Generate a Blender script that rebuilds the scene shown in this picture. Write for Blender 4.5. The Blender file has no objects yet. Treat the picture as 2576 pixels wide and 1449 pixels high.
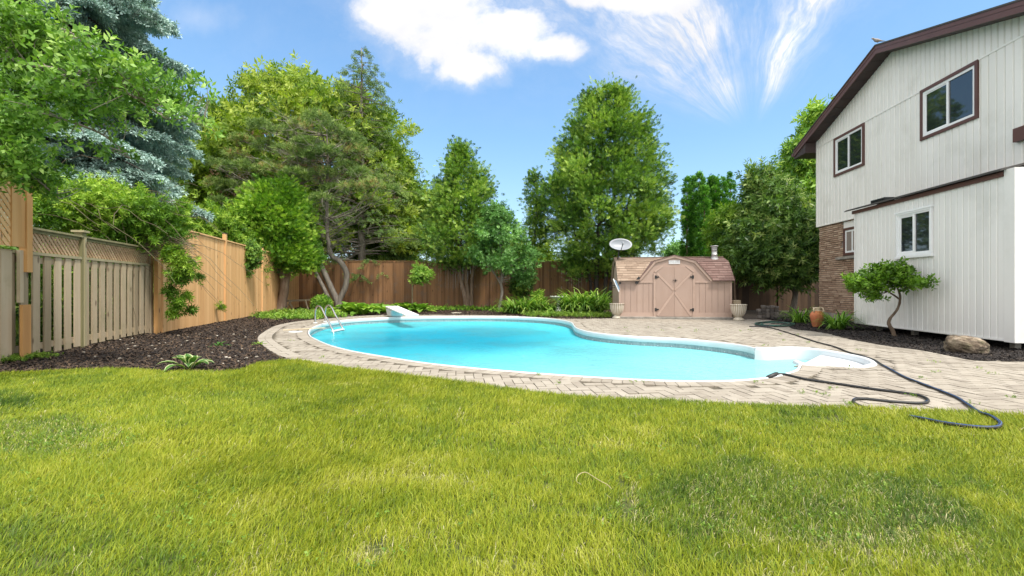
import bpy, bmesh, math, random
import numpy as np
from mathutils import Vector, Matrix

random.seed(5)
RG = np.random.default_rng(11)
sc = bpy.context.scene
C = sc.collection

# ---------------------------------------------------------------- camera, sky, sun, exposure
EYE = 1.0
cam_d = bpy.data.cameras.new("Camera")
cam = bpy.data.objects.new("Camera", cam_d)
C.objects.link(cam)
cam.location = (0, 0, EYE)
cam.rotation_euler = (math.radians(90), 0, 0)
cam_d.sensor_width = 36
cam_d.lens = 16.07
cam_d.clip_start = 0.05
cam_d.clip_end = 3000
sc.camera = cam

SUN_EL = math.radians(60)
SUN_AZ = math.radians(134)          # from +Y, positive towards +X
sd = Vector((math.sin(SUN_AZ) * math.cos(SUN_EL), math.cos(SUN_AZ) * math.cos(SUN_EL), math.sin(SUN_EL)))
sun_d = bpy.data.lights.new("Sun", 'SUN')
sun_d.energy = 2.55
sun_d.angle = math.radians(8)
sun_d.color = (1.0, 0.95, 0.87)
sun = bpy.data.objects.new("Sun", sun_d)
C.objects.link(sun)
sun.rotation_euler = (-sd).to_track_quat('-Z', 'Y').to_euler()
sun.location = (0, 0, 30)

sc.view_settings.view_transform = 'Standard'
sc.view_settings.look = 'None'
sc.view_settings.exposure = 0.95
sc.view_settings.gamma = 1.0
sc.view_settings.use_curve_mapping = False
sc.render.engine = 'CYCLES'
sc.cycles.max_bounces = 6
sc.cycles.diffuse_bounces = 3
sc.cycles.glossy_bounces = 3
sc.cycles.transmission_bounces = 4
sc.cycles.transparent_max_bounces = 6
sc.cycles.caustics_reflective = False
sc.cycles.caustics_refractive = False
sc.cycles.sample_clamp_indirect = 6


class NT:
    """tiny helper to write node maths"""
    def __init__(s, tree):
        s.t = tree

    def node(s, typ, **kw):
        n = s.t.nodes.new(typ)
        for k, v in kw.items():
            setattr(n, k, v)
        return n

    def put(s, inp, v):
        if isinstance(v, bpy.types.NodeSocket):
            s.t.links.new(v, inp)
        else:
            inp.default_value = v

    def m(s, op, a, b=0.0, c=0.0, clamp=False):
        n = s.node('ShaderNodeMath', operation=op, use_clamp=clamp)
        s.put(n.inputs[0], a)
        s.put(n.inputs[1], b)
        s.put(n.inputs[2], c)
        return n.outputs[0]

    def comb(s, x, y, z=0.0):
        n = s.node('ShaderNodeCombineXYZ')
        s.put(n.inputs[0], x); s.put(n.inputs[1], y); s.put(n.inputs[2], z)
        return n.outputs[0]

    def noise(s, vec, scale=5, detail=4, rough=.55, dist=0.0, out=0):
        n = s.node('ShaderNodeTexNoise')
        s.put(n.inputs['Vector'], vec)
        n.inputs['Scale'].default_value = scale
        n.inputs['Detail'].default_value = detail
        n.inputs['Roughness'].default_value = rough
        n.inputs['Distortion'].default_value = dist
        return n.outputs[out]

    def step(s, v, a, b):
        n = s.node('ShaderNodeMapRange', interpolation_type='SMOOTHSTEP')
        s.put(n.inputs[0], v)
        n.inputs[1].default_value = a; n.inputs[2].default_value = b
        n.inputs[3].default_value = 0; n.inputs[4].default_value = 1
        return n.outputs[0]

    def mix(s, f, a, b):
        n = s.node('ShaderNodeMix', data_type='RGBA')
        s.put(n.inputs[0], f); s.put(n.inputs[6], a); s.put(n.inputs[7], b)
        return n.outputs[2]


F, CX, CY = 1150.0, 1288.0, 724.5

world = bpy.data.worlds.new("World")
sc.world = world
world.use_nodes = True
wt = world.node_tree
wt.nodes.clear()
w = NT(wt)
out = w.node('ShaderNodeOutputWorld')
bg = w.node('ShaderNodeBackground')
bg.inputs[1].default_value = 0.15
wt.links.new(bg.outputs[0], out.inputs[0])
sky = w.node('ShaderNodeTexSky', sky_type='NISHITA')
sky.sun_disc = False
sky.sun_elevation = SUN_EL
sky.sun_rotation = SUN_AZ
sky.altitude = 200
sky.air_density = 1.0
sky.dust_density = 0.4
sky.ozone_density = 2.5
tc = w.node('ShaderNodeTexCoord')
sep = w.node('ShaderNodeSeparateXYZ')
wt.links.new(tc.outputs['Generated'], sep.inputs[0])
dx, dy, dz = sep.outputs
ysafe = w.m('MAXIMUM', dy, 0.05)
u = w.m('DIVIDE', dx, ysafe)
v = w.m('DIVIDE', dz, ysafe)
front = w.step(dy, 0.1, 0.3)
uv = w.comb(u, v)


def su(px): return (px - CX) / F
def sv(py): return (CY - py) / F


# heap clouds: soft ellipses broken by noise
nz1 = w.noise(uv, 6.5, 8, .6, .3)
nz2 = w.noise(w.comb(w.m('ADD', u, 3.1), v), 16, 6, .62)
body = None
for (px, py, rx, ry) in ((1060, 20, 190, 120), (1140, 100, 170, 100), (1290, 85, 150, 85), (1395, 118, 110, 50), (1180, 160, 110, 70), (950, 30, 90, 70), (1120, -60, 280, 110), (1560, 0, 150, 50), (1480, -10, 120, 50), (1680, 10, 160, 60)):
    a = w.m('DIVIDE', w.m('SUBTRACT', u, su(px)), rx / F)
    b = w.m('DIVIDE', w.m('SUBTRACT', v, sv(py)), ry / F)
    d = w.m('SQRT', w.m('ADD', w.m('MULTIPLY', a, a), w.m('MULTIPLY', b, b)))
    e = w.m('SUBTRACT', 1.0, d)
    body = e if body is None else w.m('MAXIMUM', body, e)
bn = w.m('ADD', body, w.m('ADD', w.m('MULTIPLY', w.m('SUBTRACT', nz1, .5), 1.25), w.m('MULTIPLY', w.m('SUBTRACT', nz2, .5), .9)))
cum = w.step(bn, 0.0, 0.6)
veil = w.m('MULTIPLY', w.step(bn, -0.35, 0.45), .3)
cum = w.m('MAXIMUM', cum, veil)
# fan of high cirrus streaks
ax, ay = su(1888), sv(350)
ru = w.m('SUBTRACT', u, ax)
rv = w.m('SUBTRACT', v, ay)
rad = w.m('SQRT', w.m('ADD', w.m('MULTIPLY', ru, ru), w.m('MULTIPLY', rv, rv)))
ang = w.m('ARCTAN2', ru, w.m('MAXIMUM', rv, 0.002))
warp = w.m('MULTIPLY', w.m('SUBTRACT', w.noise(uv, 3.2, 5, .6), .5), .34)
ang = w.m('ADD', ang, warp)
cloudy = w.noise(uv, 5.0, 5, .6, .2)
streak = w.noise(w.comb(w.m('MULTIPLY', ang, 5), w.m('MULTIPLY', rad, 3)), 1.8, 8, .7, .4)
fine = w.noise(w.comb(w.m('MULTIPLY', w.m('ADD', ang, w.m('MULTIPLY', cloudy, .25)), 14), w.m('MULTIPLY', rad, 9)), 1.5, 5, .65)


def lobe(center, width):
    d = w.m('DIVIDE', w.m('SUBTRACT', ang, center), width)
    return w.m('DIVIDE', 1.0, w.m('ADD', 1.0, w.m('POWER', w.m('MULTIPLY', d, d), 1.6)))


arms = w.m('ADD', w.m('MULTIPLY', lobe(0.40, .13), 1.1), w.m('MULTIPLY', lobe(-0.45, .2), 1.0))
arms = w.m('ADD', arms, w.m('MULTIPLY', lobe(-.85, .22), .6))
arms = w.m('ADD', arms, w.m('MULTIPLY', lobe(0.0, .3), .22))
fade = w.m('MULTIPLY', w.step(rad, 0.02, 0.2), w.step(rv, 0.0, 0.05))
st = w.m('ADD', w.m('MULTIPLY', streak, 1.0), w.m('MULTIPLY', fine, .45))
cir = w.m('MULTIPLY', w.m('MULTIPLY', arms, fade), w.m('MULTIPLY_ADD', w.step(st, .5, 1.05), .75, .22))
cir = w.m('MULTIPLY', w.m('MULTIPLY', cir, w.step(cloudy, .22, .6)), 1.6, clamp=True)
# faint wisps upper left
wl = w.m('SUBTRACT', 1.0, w.m('SQRT', w.m('ADD', w.m('POWER', w.m('DIVIDE', w.m('SUBTRACT', u, su(500)), .14), 2.0), w.m('POWER', w.m('DIVIDE', w.m('SUBTRACT', v, sv(45)), .08), 2.0))))
wl = w.m('MULTIPLY', w.step(w.m('ADD', wl, w.m('MULTIPLY', w.m('SUBTRACT', cloudy, .5), 2.0)), 0.1, 1.3), .3)
cov_f = w.m('MULTIPLY', w.m('MAXIMUM', w.m('MAXIMUM', cum, cir), wl), front)
# broken bright cloud added out of view, behind and beside, as neutral fill
up = w.m('MAXIMUM', dz, 0.06)
pv = w.comb(w.m('DIVIDE', dx, up), w.m('DIVIDE', dy, up))
nb = w.noise(pv, 0.9, 7, .6, .3)
back = w.step(w.m('SUBTRACT', w.m('MULTIPLY', w.m('ABSOLUTE', dx), .6), w.m('MULTIPLY', dy, .8)), -0.06, 0.2)
cov_b = w.m('MULTIPLY', w.m('MULTIPLY', w.step(nb, .34, .50), back), w.step(dz, 0.0, .12))
cov = w.m('MAXIMUM', cov_f, w.m('MULTIPLY', cov_b, .9), clamp=True)
hs = w.node('ShaderNodeHueSaturation')
hs.inputs['Saturation'].default_value = 1.12
hs.inputs['Value'].default_value = 1.12
wt.links.new(sky.outputs[0], hs.inputs['Color'])
tint = w.mix(1.0, hs.outputs[0], (1, 1, 1, 1))
tint.node.blend_type = 'MULTIPLY'
tint.node.inputs[7].default_value = (1.08, 1.19, 1.28, 1)
shade = w.m('MULTIPLY_ADD', w.noise(uv, 3.0, 5, .6), 2.4, 2.4)
ccol = w.node('ShaderNodeCombineColor')
wt.links.new(shade, ccol.inputs[0])
wt.links.new(w.m('MULTIPLY', shade, 1.0), ccol.inputs[1])
wt.links.new(w.m('MULTIPLY', shade, 1.03), ccol.inputs[2])
# soften the glare along the horizon
den = w.node('ShaderNodeVectorMath', operation='MULTIPLY_ADD')
wt.links.new(tint, den.inputs[0])
den.inputs[1].default_value = (.145, .12, .105)
den.inputs[2].default_value = (1, 1, 1)
dv = w.node('ShaderNodeVectorMath', operation='DIVIDE')
wt.links.new(tint, dv.inputs[0]); wt.links.new(den.outputs[0], dv.inputs[1])
cc2 = w.mix(back, ccol.outputs[0], (8.6, 8.2, 7.7, 1))
final = w.mix(cov, dv.outputs[0], cc2)
wt.links.new(final, bg.inputs[0])

# ---------------------------------------------------------------- measuring helpers (world metres)


def G(px, py, z=0.0):
    Y = (EYE - z) * F / (py - CY)
    return ((px - CX) / F * Y, Y)


def P3(px, py, Y):
    return ((px - CX) / F * Y, Y, EYE + (CY - py) / F * Y)


class Plane:
    def __init__(s, ox, oy, ux, uy):
        l = math.hypot(ux, uy)
        s.o = (ox, oy); s.u = (ux / l, uy / l)

    def at(s, px, py):
        r = (px - CX) / F
        t = (r * s.o[1] - s.o[0]) / (s.u[0] - r * s.u[1])
        Y = s.o[1] + t * s.u[1]
        return t, EYE + (CY - py) / F * Y


# ---------------------------------------------------------------- materials
MATS = {}


def base_mat(name):
    m = bpy.data.materials.new(name)
    m.use_nodes = True
    t = m.node_tree
    t.nodes.clear()
    n = NT(t)
    o = n.node('ShaderNodeOutputMaterial')
    p = n.node('ShaderNodeBsdfPrincipled')
    t.links.new(p.outputs[0], o.inputs[0])
    return m, t, n, o, p


def ramp(n, fac, stops):
    r = n.node('ShaderNodeValToRGB')
    e = r.color_ramp.elements
    while len(e) > 1:
        e.remove(e[-1])
    e[0].position = stops[0][0]; e[0].color = (*stops[0][1], 1)
    for p, c in stops[1:]:
        k = e.new(p); k.color = (*c, 1)
    n.put(r.inputs[0], fac)
    return r.outputs[0]


def pm(name, stops, rough=.6, scale=(4, 4, 4), rw=.5, detail=5, bump=.0, bscale=None, metal=0.0, spec=.5, dirt=None, dscale=1.2, bdist=.01, coat=0.0, amp=1.0, knots=False):
    """principled material: colour ramp driven by the per-piece attribute 'rnd' and stretched noise"""
    if name in MATS:
        return MATS[name]
    m, t, n, o, p = base_mat(name)
    tc = n.node('ShaderNodeTexCoord')
    mp = n.node('ShaderNodeMapping')
    mp.inputs['Scale'].default_value = scale
    t.links.new(tc.outputs['Object'], mp.inputs[0])
    at = n.node('ShaderNodeAttribute', attribute_name='rnd')
    off = n.node('ShaderNodeVectorMath', operation='ADD')
    t.links.new(mp.outputs[0], off.inputs[0])
    sc_ = n.node('ShaderNodeVectorMath', operation='SCALE')
    sc_.inputs[0].default_value = (37, 19, 53)
    t.links.new(at.outputs['Fac'], sc_.inputs['Scale'])
    t.links.new(sc_.outputs[0], off.inputs[1])
    nz = n.noise(off.outputs[0], 1.0, detail, .6)
    nz = n.m('MULTIPLY_ADD', n.m('SUBTRACT', nz, .5), 1.9 * amp, .5)
    f = n.m('ADD', n.m('MULTIPLY', at.outputs['Fac'], rw), n.m('MULTIPLY', nz, 1 - rw), clamp=True)
    col = ramp(n, f, stops)
    if dirt:
        dn = n.noise(tc.outputs['Object'], dscale, 5, .65)
        col = n.mix(n.m('MULTIPLY', n.step(dn, .48, .72), dirt[1]), col, (*dirt[0], 1))
    if knots:
        mk = n.node('ShaderNodeMapping'); mk.inputs['Scale'].default_value = (5, 5, 2.1)
        t.links.new(tc.outputs['Object'], mk.inputs[0])
        ov = n.node('ShaderNodeVectorMath', operation='ADD')
        t.links.new(mk.outputs[0], ov.inputs[0]); t.links.new(sc_.outputs[0], ov.inputs[1])
        vo = n.node('ShaderNodeTexVoronoi'); t.links.new(ov.outputs[0], vo.inputs['Vector']); vo.inputs['Scale'].default_value = 1.0
        kf = n.m('SUBTRACT', 1.0, n.step(vo.outputs['Distance'], .06, .15))
        kc = n.mix(1.0, col, (.32, .26, .22, 1)); kc.node.blend_type = 'MULTIPLY'
        col = n.mix(n.m('MULTIPLY', kf, .85), col, kc)
    t.links.new(col, p.inputs['Base Color'])
    p.inputs['Roughness'].default_value = rough
    p.inputs['Metallic'].default_value = metal
    p.inputs['Specular IOR Level'].default_value = spec
    p.inputs['Coat Weight'].default_value = coat
    if bump:
        b = n.node('ShaderNodeBump')
        b.inputs['Strength'].default_value = bump
        b.inputs['Distance'].default_value = bdist
        hv = nz
        if bscale:
            hv = n.noise(tc.outputs['Object'], bscale, 6, .65)
        t.links.new(hv, b.inputs['Height'])
        t.links.new(b.outputs[0], p.inputs['Normal'])
    MATS[name] = m
    return m


def leaf_mat(name, stops, trans=.35, rough=.5, tint=(1.15, 1.25, .5), spec=.3):
    if name in MATS:
        return MATS[name]
    m, t, n, o, p = base_mat(name)
    at = n.node('ShaderNodeAttribute', attribute_name='rnd')
    col = ramp(n, at.outputs['Fac'], stops)
    t.links.new(col, p.inputs['Base Color'])
    p.inputs['Roughness'].default_value = rough
    p.inputs['Specular IOR Level'].default_value = spec
    tr = n.node('ShaderNodeBsdfTranslucent')
    tn = n.mix(1.0, col, (*tint, 1))
    tn.node.blend_type = 'MULTIPLY'
    t.links.new(tn, tr.inputs[0])
    mx = n.node('ShaderNodeMixShader')
    mx.inputs[0].default_value = trans
    t.links.new(p.outputs[0], mx.inputs[1])
    t.links.new(tr.outputs[0], mx.inputs[2])
    t.links.new(mx.outputs[0], o.inputs[0])
    MATS[name] = m
    return m


# ---------------------------------------------------------------- object helpers
def root_loc(o):
    l = Vector((0, 0, 0))
    while o is not None:
        l = l + o.location
        o = o.parent
    return l


def tag(o, label=None, cat=None, group=None, kind=None):
    if label: o['label'] = label
    if cat: o['category'] = cat
    if group: o['group'] = group
    if kind: o['kind'] = kind
    return o


def thing(name, label, cat, loc=(0, 0, 0), group=None):
    o = bpy.data.objects.new(name, None)
    C.objects.link(o)
    o.location = loc
    o.empty_display_size = .1
    return tag(o, label, cat, group)


def link_mesh(name, me, mat, parent=None, loc=None):
    me.materials.append(mat)
    o = bpy.data.objects.new(name, me)
    C.objects.link(o)
    if parent is not None:
        o.parent = parent
        d = root_loc(parent)
        me.transform(Matrix.Translation(-d))
    elif loc is not None:
        me.transform(Matrix.Translation(-Vector(loc)))
        o.location = loc
    return o


def quads(name, Q, rnd, mat, parent=None, loc=None):
    """Q (M,4,3) separate quads"""
    M = len(Q)
    me = bpy.data.meshes.new(name)
    me.vertices.add(M * 4)
    me.vertices.foreach_set('co', np.ascontiguousarray(Q, dtype=np.float32).ravel())
    me.loops.add(M * 4)
    me.loops.foreach_set('vertex_index', np.arange(M * 4, dtype=np.int32))
    me.polygons.add(M)
    me.polygons.foreach_set('loop_start', np.arange(0, M * 4, 4, dtype=np.int32))
    me.polygons.foreach_set('loop_total', np.full(M, 4, dtype=np.int32))
    a = me.attributes.new('rnd', 'FLOAT', 'FACE')
    a.data.foreach_set('value', np.asarray(rnd, dtype=np.float32))
    me.update(calc_edges=True)
    return link_mesh(name, me, mat, parent, loc)


class MB:
    def __init__(s):
        s.v = []; s.f = []; s.r = []; s.sm = []

    def poly(s, pts, r=None, smooth=False):
        k = len(s.v)
        s.v.extend([tuple(p) for p in pts])
        s.f.append(list(range(k, k + len(pts))))
        s.r.append(random.random() if r is None else r); s.sm.append(smooth)

    def hexa(s, b, t, r=None):
        """b, t: 4 bottom / 4 top points (same winding)"""
        r = random.random() if r is None else r
        k = len(s.v)
        s.v.extend([tuple(p) for p in b]); s.v.extend([tuple(p) for p in t])
        n = len(b)
        fs = [list(range(k + n - 1, k - 1, -1)), list(range(k + n, k + 2 * n))]
        for i in range(n):
            j = (i + 1) % n
            fs.append([k + i, k + j, k + n + j, k + n + i])
        for f in fs:
            s.f.append(f); s.r.append(r); s.sm.append(False)

    def box(s, c, d, rz=0.0, r=None, tilt=None):
        x, y, z = d[0] / 2, d[1] / 2, d[2] / 2
        M = Matrix.Rotation(rz, 3, 'Z')
        if tilt:
            M = M @ Matrix.Rotation(tilt[0], 3, 'X') @ Matrix.Rotation(tilt[1], 3, 'Y')
        c = Vector(c)
        f = lambda a, b_, e: c + M @ Vector((a, b_, e))
        s.hexa([f(-x, -y, -z), f(x, -y, -z), f(x, y, -z), f(-x, y, -z)],
               [f(-x, -y, z), f(x, -y, z), f(x, y, z), f(-x, y, z)], r)

    def bar(s, a, b, wd, ht, up=(0, 0, 1), r=None):
        a, b = Vector(a), Vector(b)
        d = (b - a).normalized()
        sd_ = d.cross(Vector(up))
        if sd_.length < 1e-4: sd_ = d.cross(Vector((1, 0, 0)))
        sd_.normalize()
        u_ = sd_.cross(d).normalized()
        o = [(-1, -1), (1, -1), (1, 1), (-1, 1)]
        s.hexa([a + sd_ * (wd / 2 * i) + u_ * (ht / 2 * j) for i, j in o],
               [b + sd_ * (wd / 2 * i) + u_ * (ht / 2 * j) for i, j in o], r)

    def tube(s, pts, rad, n=8, r=None, wob=0.0, cap=True, flat=1.0):
        pts = [Vector(p) for p in pts]
        if not hasattr(rad, '__len__'): rad = [rad] * len(pts)
        r = random.random() if r is None else r
        k = len(s.v)
        pu = None
        for i, p in enumerate(pts):
            d = (pts[min(i + 1, len(pts) - 1)] - pts[max(i - 1, 0)]).normalized()
            if pu is None:
                pu = d.cross(Vector((0.3, 1, 0.1))).normalized()
            x = (pu - d * pu.dot(d)).normalized()
            pu = x
            y = d.cross(x)
            for j in range(n):
                a = 2 * math.pi * j / n
                q = rad[i] * (1 + wob * random.uniform(-1, 1))
                s.v.append(tuple(p + x * math.cos(a) * q + y * math.sin(a) * q * flat))
        for i in range(len(pts) - 1):
            for j in range(n):
                a = k + i * n + j; b = k + i * n + (j + 1) % n
                s.f.append([a, b, b + n, a + n]); s.r.append(r); s.sm.append(True)
        if cap:
            s.f.append([k + j for j in range(n - 1, -1, -1)]); s.r.append(r); s.sm.append(False)
            s.f.append([k + (len(pts) - 1) * n + j for j in range(n)]); s.r.append(r); s.sm.append(False)

    def lathe(s, c, prof, n=28, r=None, flute=None, smooth=True):
        """prof: list of (radius, z)"""
        r = .5 if r is None else r
        k = len(s.v)
        for i, (q, z) in enumerate(prof):
            for j in range(n):
                a = 2 * math.pi * j / n
                qq = q
                if flute: qq = q * (1 + flute[i] * (abs(math.cos(a * flute[-1] / 2)) - .5))
                s.v.append((c[0] + qq * math.cos(a), c[1] + qq * math.sin(a), c[2] + z))
        for i in range(len(prof) - 1):
            for j in range(n):
                a = k + i * n + j; b = k + i * n + (j + 1) % n
                s.f.append([a, b, b + n, a + n]); s.r.append(r); s.sm.append(smooth)

    def build(s, name, mat, parent=None, loc=None, bevel=0.0, seg=1):
        me = bpy.data.meshes.new(name)
        me.from_pydata(s.v, [], s.f)
        a = me.attributes.new('rnd', 'FLOAT', 'FACE')
        a.data.foreach_set('value', np.asarray(s.r, dtype=np.float32))
        me.polygons.foreach_set('use_smooth', s.sm)
        me.update()
        bm = bmesh.new(); bm.from_mesh(me)
        bmesh.ops.recalc_face_normals(bm, faces=bm.faces)
        if bevel:
            bmesh.ops.bevel(bm, geom=[e for e in bm.edges if len(e.link_faces) == 2 and e.calc_face_angle(0) > .5], offset=bevel, segments=seg, affect='EDGES', clamp_overlap=True)
        bm.to_mesh(me); bm.free()
        return link_mesh(name, me, mat, parent, loc)


def copy_tree(o, parent=None):
    c = o.copy(); C.objects.link(c); c.parent = parent
    for ch in list(o.children):
        copy_tree(ch, c)
    return c


def spline(pts, n=8, closed=False):
    """Catmull-Rom through 2-D/3-D points"""
    P = [np.array(p, float) for p in pts]
    out_ = []
    N = len(P)
    rng = range(N) if closed else range(N - 1)
    for i in rng:
        if closed:
            p0, p1, p2, p3 = P[(i - 1) % N], P[i], P[(i + 1) % N], P[(i + 2) % N]
        else:
            p0, p1, p2, p3 = P[max(i - 1, 0)], P[i], P[i + 1], P[min(i + 2, N - 1)]
        # centripetal-ish: plain CR is fine for even points
        for k in range(n):
            t = k / n
            out_.append(.5 * ((2 * p1) + (-p0 + p2) * t + (2 * p0 - 5 * p1 + 4 * p2 - p3) * t * t + (-p0 + 3 * p1 - 3 * p2 + p3) * t ** 3))
    if not closed: out_.append(P[-1])
    return out_


def resample(pts, step, closed=True):
    P = np.array(pts)
    if closed: P = np.vstack([P, P[:1]])
    seg = np.linalg.norm(np.diff(P, axis=0), axis=1)
    s_ = np.concatenate([[0], np.cumsum(seg)])
    n = max(3, int(s_[-1] / step))
    tt = np.linspace(0, s_[-1], n + (0 if closed else 1), endpoint=not closed)
    return np.stack([np.interp(tt, s_, P[:, i]) for i in range(P.shape[1])], 1)


def inside(poly, x, y):
    """vectorised point in polygon"""
    poly = np.asarray(poly)[:, :2]
    x = np.asarray(x, float); y = np.asarray(y, float)
    c = np.zeros(x.shape, bool)
    j = len(poly) - 1
    for i in range(len(poly)):
        xi, yi = poly[i]; xj, yj = poly[j]
        if yi != yj:
            m = ((yi > y) != (yj > y)) & (x < (xj - xi) * (y - yi) / (yj - yi) + xi)
            c ^= m
        j = i
    return c


def dist_to(poly, x, y, closed=True):
    P = np.asarray(poly)[:, :2]
    x = np.asarray(x, float); y = np.asarray(y, float)
    d = np.full(x.shape, 1e9)
    n = len(P)
    for i in range(n if closed else n - 1):
        a = P[i]; b = P[(i + 1) % n]
        ab = b - a
        L = max((ab ** 2).sum(), 1e-12)
        t = np.clip(((x - a[0]) * ab[0] + (y - a[1]) * ab[1]) / L, 0, 1)
        d = np.minimum(d, np.hypot(x - a[0] - t * ab[0], y - a[1] - t * ab[1]))
    return d


_H = np.random.default_rng(3).random((256, 256))


def vnoise(x, y):
    xi = np.floor(x).astype(int); yi = np.floor(y).astype(int)
    fx = x - xi; fy = y - yi
    fx = fx * fx * (3 - 2 * fx); fy = fy * fy * (3 - 2 * fy)
    h = lambda a, b: _H[a % 256, b % 256]
    return (h(xi, yi) * (1 - fx) * (1 - fy) + h(xi + 1, yi) * fx * (1 - fy) + h(xi, yi + 1) * (1 - fx) * fy + h(xi + 1, yi + 1) * fx * fy)


def fbm(x, y, o=3):
    s_ = 0; a = .5; t = 0
    for k in range(o):
        s_ = s_ + a * vnoise(x * 2 ** k + 17 * k, y * 2 ** k + 5 * k); t += a; a *= .5
    return s_ / t


def offset_loop(P, d):
    """P (n,2) closed; positive d outward for a counter-clockwise loop"""
    P = np.asarray(P)
    t = np.roll(P, -1, 0) - np.roll(P, 1, 0)
    t /= np.linalg.norm(t, axis=1)[:, None] + 1e-9
    nrm = np.stack([t[:, 1], -t[:, 0]], 1)
    return P + nrm * d


def sheet(name, outer, z, mat, hole=None, kind='structure', parent=None):
    bm = bmesh.new()
    def loop(pts):
        vs = [bm.verts.new((p[0], p[1], z)) for p in pts]
        return [bm.edges.new((vs[i], vs[(i + 1) % len(vs)])) for i in range(len(vs))]
    e = loop(outer)
    if hole is not None: e += loop(hole)
    bmesh.ops.triangle_fill(bm, edges=e, use_beauty=True, normal=(0, 0, 1))
    for f in bm.faces:
        if f.normal.z < 0: f.normal_flip()
    me = bpy.data.meshes.new(name)
    bm.to_mesh(me); bm.free()
    o = link_mesh(name, me, mat, parent)
    if kind: o['kind'] = kind
    return o


# ---------------------------------------------------------------- outlines on the ground
far = [(783, 849), (777, 840), (779, 832), (788, 825), (803, 818.5), (825, 812.5), (866, 806.5), (923, 802.2), (994, 799.2), (1060, 797.6), (1124, 796.9), (1207, 796.7), (1275, 797.3), (1340, 799.5), (1390, 803.1), (1422, 808), (1438, 813), (1443, 819.5),
       (1449, 826), (1463, 831.5), (1485, 836.8), (1533, 843), (1598, 848.2), (1697, 853), (1780, 860), (1840, 867), (1878, 873), (1900, 879)]
stair_edge_far = G(1900, 879)
lip = [(2006, 913), (2011, 920), (2006, 930), (1995, 937), (1966, 946), (1930, 953), (1871, 959), (1811, 961.4), (1728, 962), (1611, 958.3), (1468, 950.5), (1338, 941), (1205, 930), (1072, 915.9), (968, 899.5), (890, 886), (838, 873), (804, 860)]
far_w = [G(*p) for p in far]
lip_w = [G(*p) for p in lip]
pool_main = resample([tuple(p) for p in spline(far_w, 6)] + [tuple(p) for p in spline(lip_w, 6)], .12)
# stair recess (fibreglass unit): outline from the far coping end round the tip and back to the near lip
st_out = [(1900, 878.5), (1925, 880.2), (1955, 878.8), (1989, 878), (2020, 879), (2049, 881.9), (2080, 886.5), (2108, 891.4), (2140, 897.6), (2167, 904), (2184, 911), (2191, 917.5), (2186, 921.5), (2170, 925), (2140, 925), (2100, 922), (2060, 921), (2034, 921), (2018, 917), (2008, 912.5)]
st_w = [tuple(p) for p in spline([G(*p) for p in st_out], 5)]
area = lambda P: .5 * sum(P[i][0] * P[(i + 1) % len(P)][1] - P[(i + 1) % len(P)][0] * P[i][1] for i in range(len(P)))
# full opening = pool + stair
far_full = [tuple(p) for p in spline(far_w, 6)]
lip_full = [tuple(p) for p in spline(lip_w, 6)]
opening = resample(far_full[:-1] + st_w + lip_full[1:], .12)
if area(opening) < 0: opening = opening[::-1]
if area(pool_main) < 0: pool_main = pool_main[::-1]

deck_left = [(713, 903), (682, 888), (662, 873), (650, 862), (646.5, 854), (652, 845), (664, 836.5), (690, 822), (729, 813), (776, 807), (820, 802.6), (890, 796), (981, 792.9), (1046, 792.5), (1160, 793.2), (1275, 794.6), (1338, 798), (1416, 803), (1470, 803.5), (1533, 802.4)]
deck_right = [(1842, 806.5), (1885, 805), (1940, 808), (1985, 813), (1990, 828), (2064, 837.3), (2138, 855), (2227, 871.5), (2316, 883.3), (2405, 901), (2464, 910), (2576, 912), (2700, 915)]
lawn_edge = [(749, 907), (786, 912), (864, 923.7), (942, 932.8), (1046, 945.8), (1124, 956), (1205, 966.7), (1275, 976), (1338, 985), (1468, 997), (1598, 1003.4), (1728, 1009), (1878, 1017), (1960, 1020), (2108, 1024.4), (2257, 1030.3), (2405, 1035), (2576, 1046.6), (2800, 1060)]
lawn_left = [(0, 938), (133, 931.7), (311, 927), (400, 934), (489, 934), (600, 931.7), (644, 916), (711, 907)]
GH = .035
lawn_line = [G(px, py, GH) for px, py in lawn_left + lawn_edge]
lawn_line = [tuple(p) for p in spline(lawn_line, 4)]
lawn_poly = [(-11, 5.35)] + lawn_line + [(9.5, lawn_line[-1][1]), (9.5, -5), (-11, -5)]
deck_line_l = [tuple(p) for p in spline([G(*p) for p in deck_left], 4)]
deck_line_r = [tuple(p) for p in spline([G(*p) for p in deck_right], 3)]
lawn_deck = [p for p in lawn_line if p[0] > G(713, 905, GH)[0]]
deck_poly = deck_line_l + deck_line_r + [(9.5, 6.05), (9.5, 2.6)] + [(x, y - .06) for x, y in reversed(lawn_deck)]

# ---------------------------------------------------------------- ground
m_soil = pm('soil', [(0, (.035, .026, .02)), (.5, (.07, .052, .038)), (1, (.13, .1, .075))], .95, (9, 9, 9), 0, bump=.8, bdist=.03)
m_thatch = pm('thatch', [(0, (.03, .045, .010)), (.5, (.07, .085, .018)), (1, (.15, .13, .05))], .95, (14, 14, 14), 0, bump=.6, bdist=.02)
m_mulch = pm('mulch', [(0, (.012, .009, .007)), (.5, (.035, .025, .02)), (1, (.09, .062, .045))], .95, (30, 30, 30), .2, bump=1.0, bdist=.03)
m_chip = pm('mulch_chip', [(0, (.016, .011, .010)), (.5, (.044, .029, .019)), (.85, (.10, .064, .038)), (1, (.20, .13, .075))], .9, (20, 20, 20), .85)
m_chip_dark = pm('mulch_chip_dark', [(0, (.010, .008, .008)), (.6, (.024, .019, .017)), (.9, (.05, .038, .03)), (1, (.12, .09, .06))], .9, (20, 20, 20), .85)
m_joint = pm('joint_sand', [(0, (.06, .05, .035)), (1, (.13, .11, .075))], .95, (20, 20, 20), 0)

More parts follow.
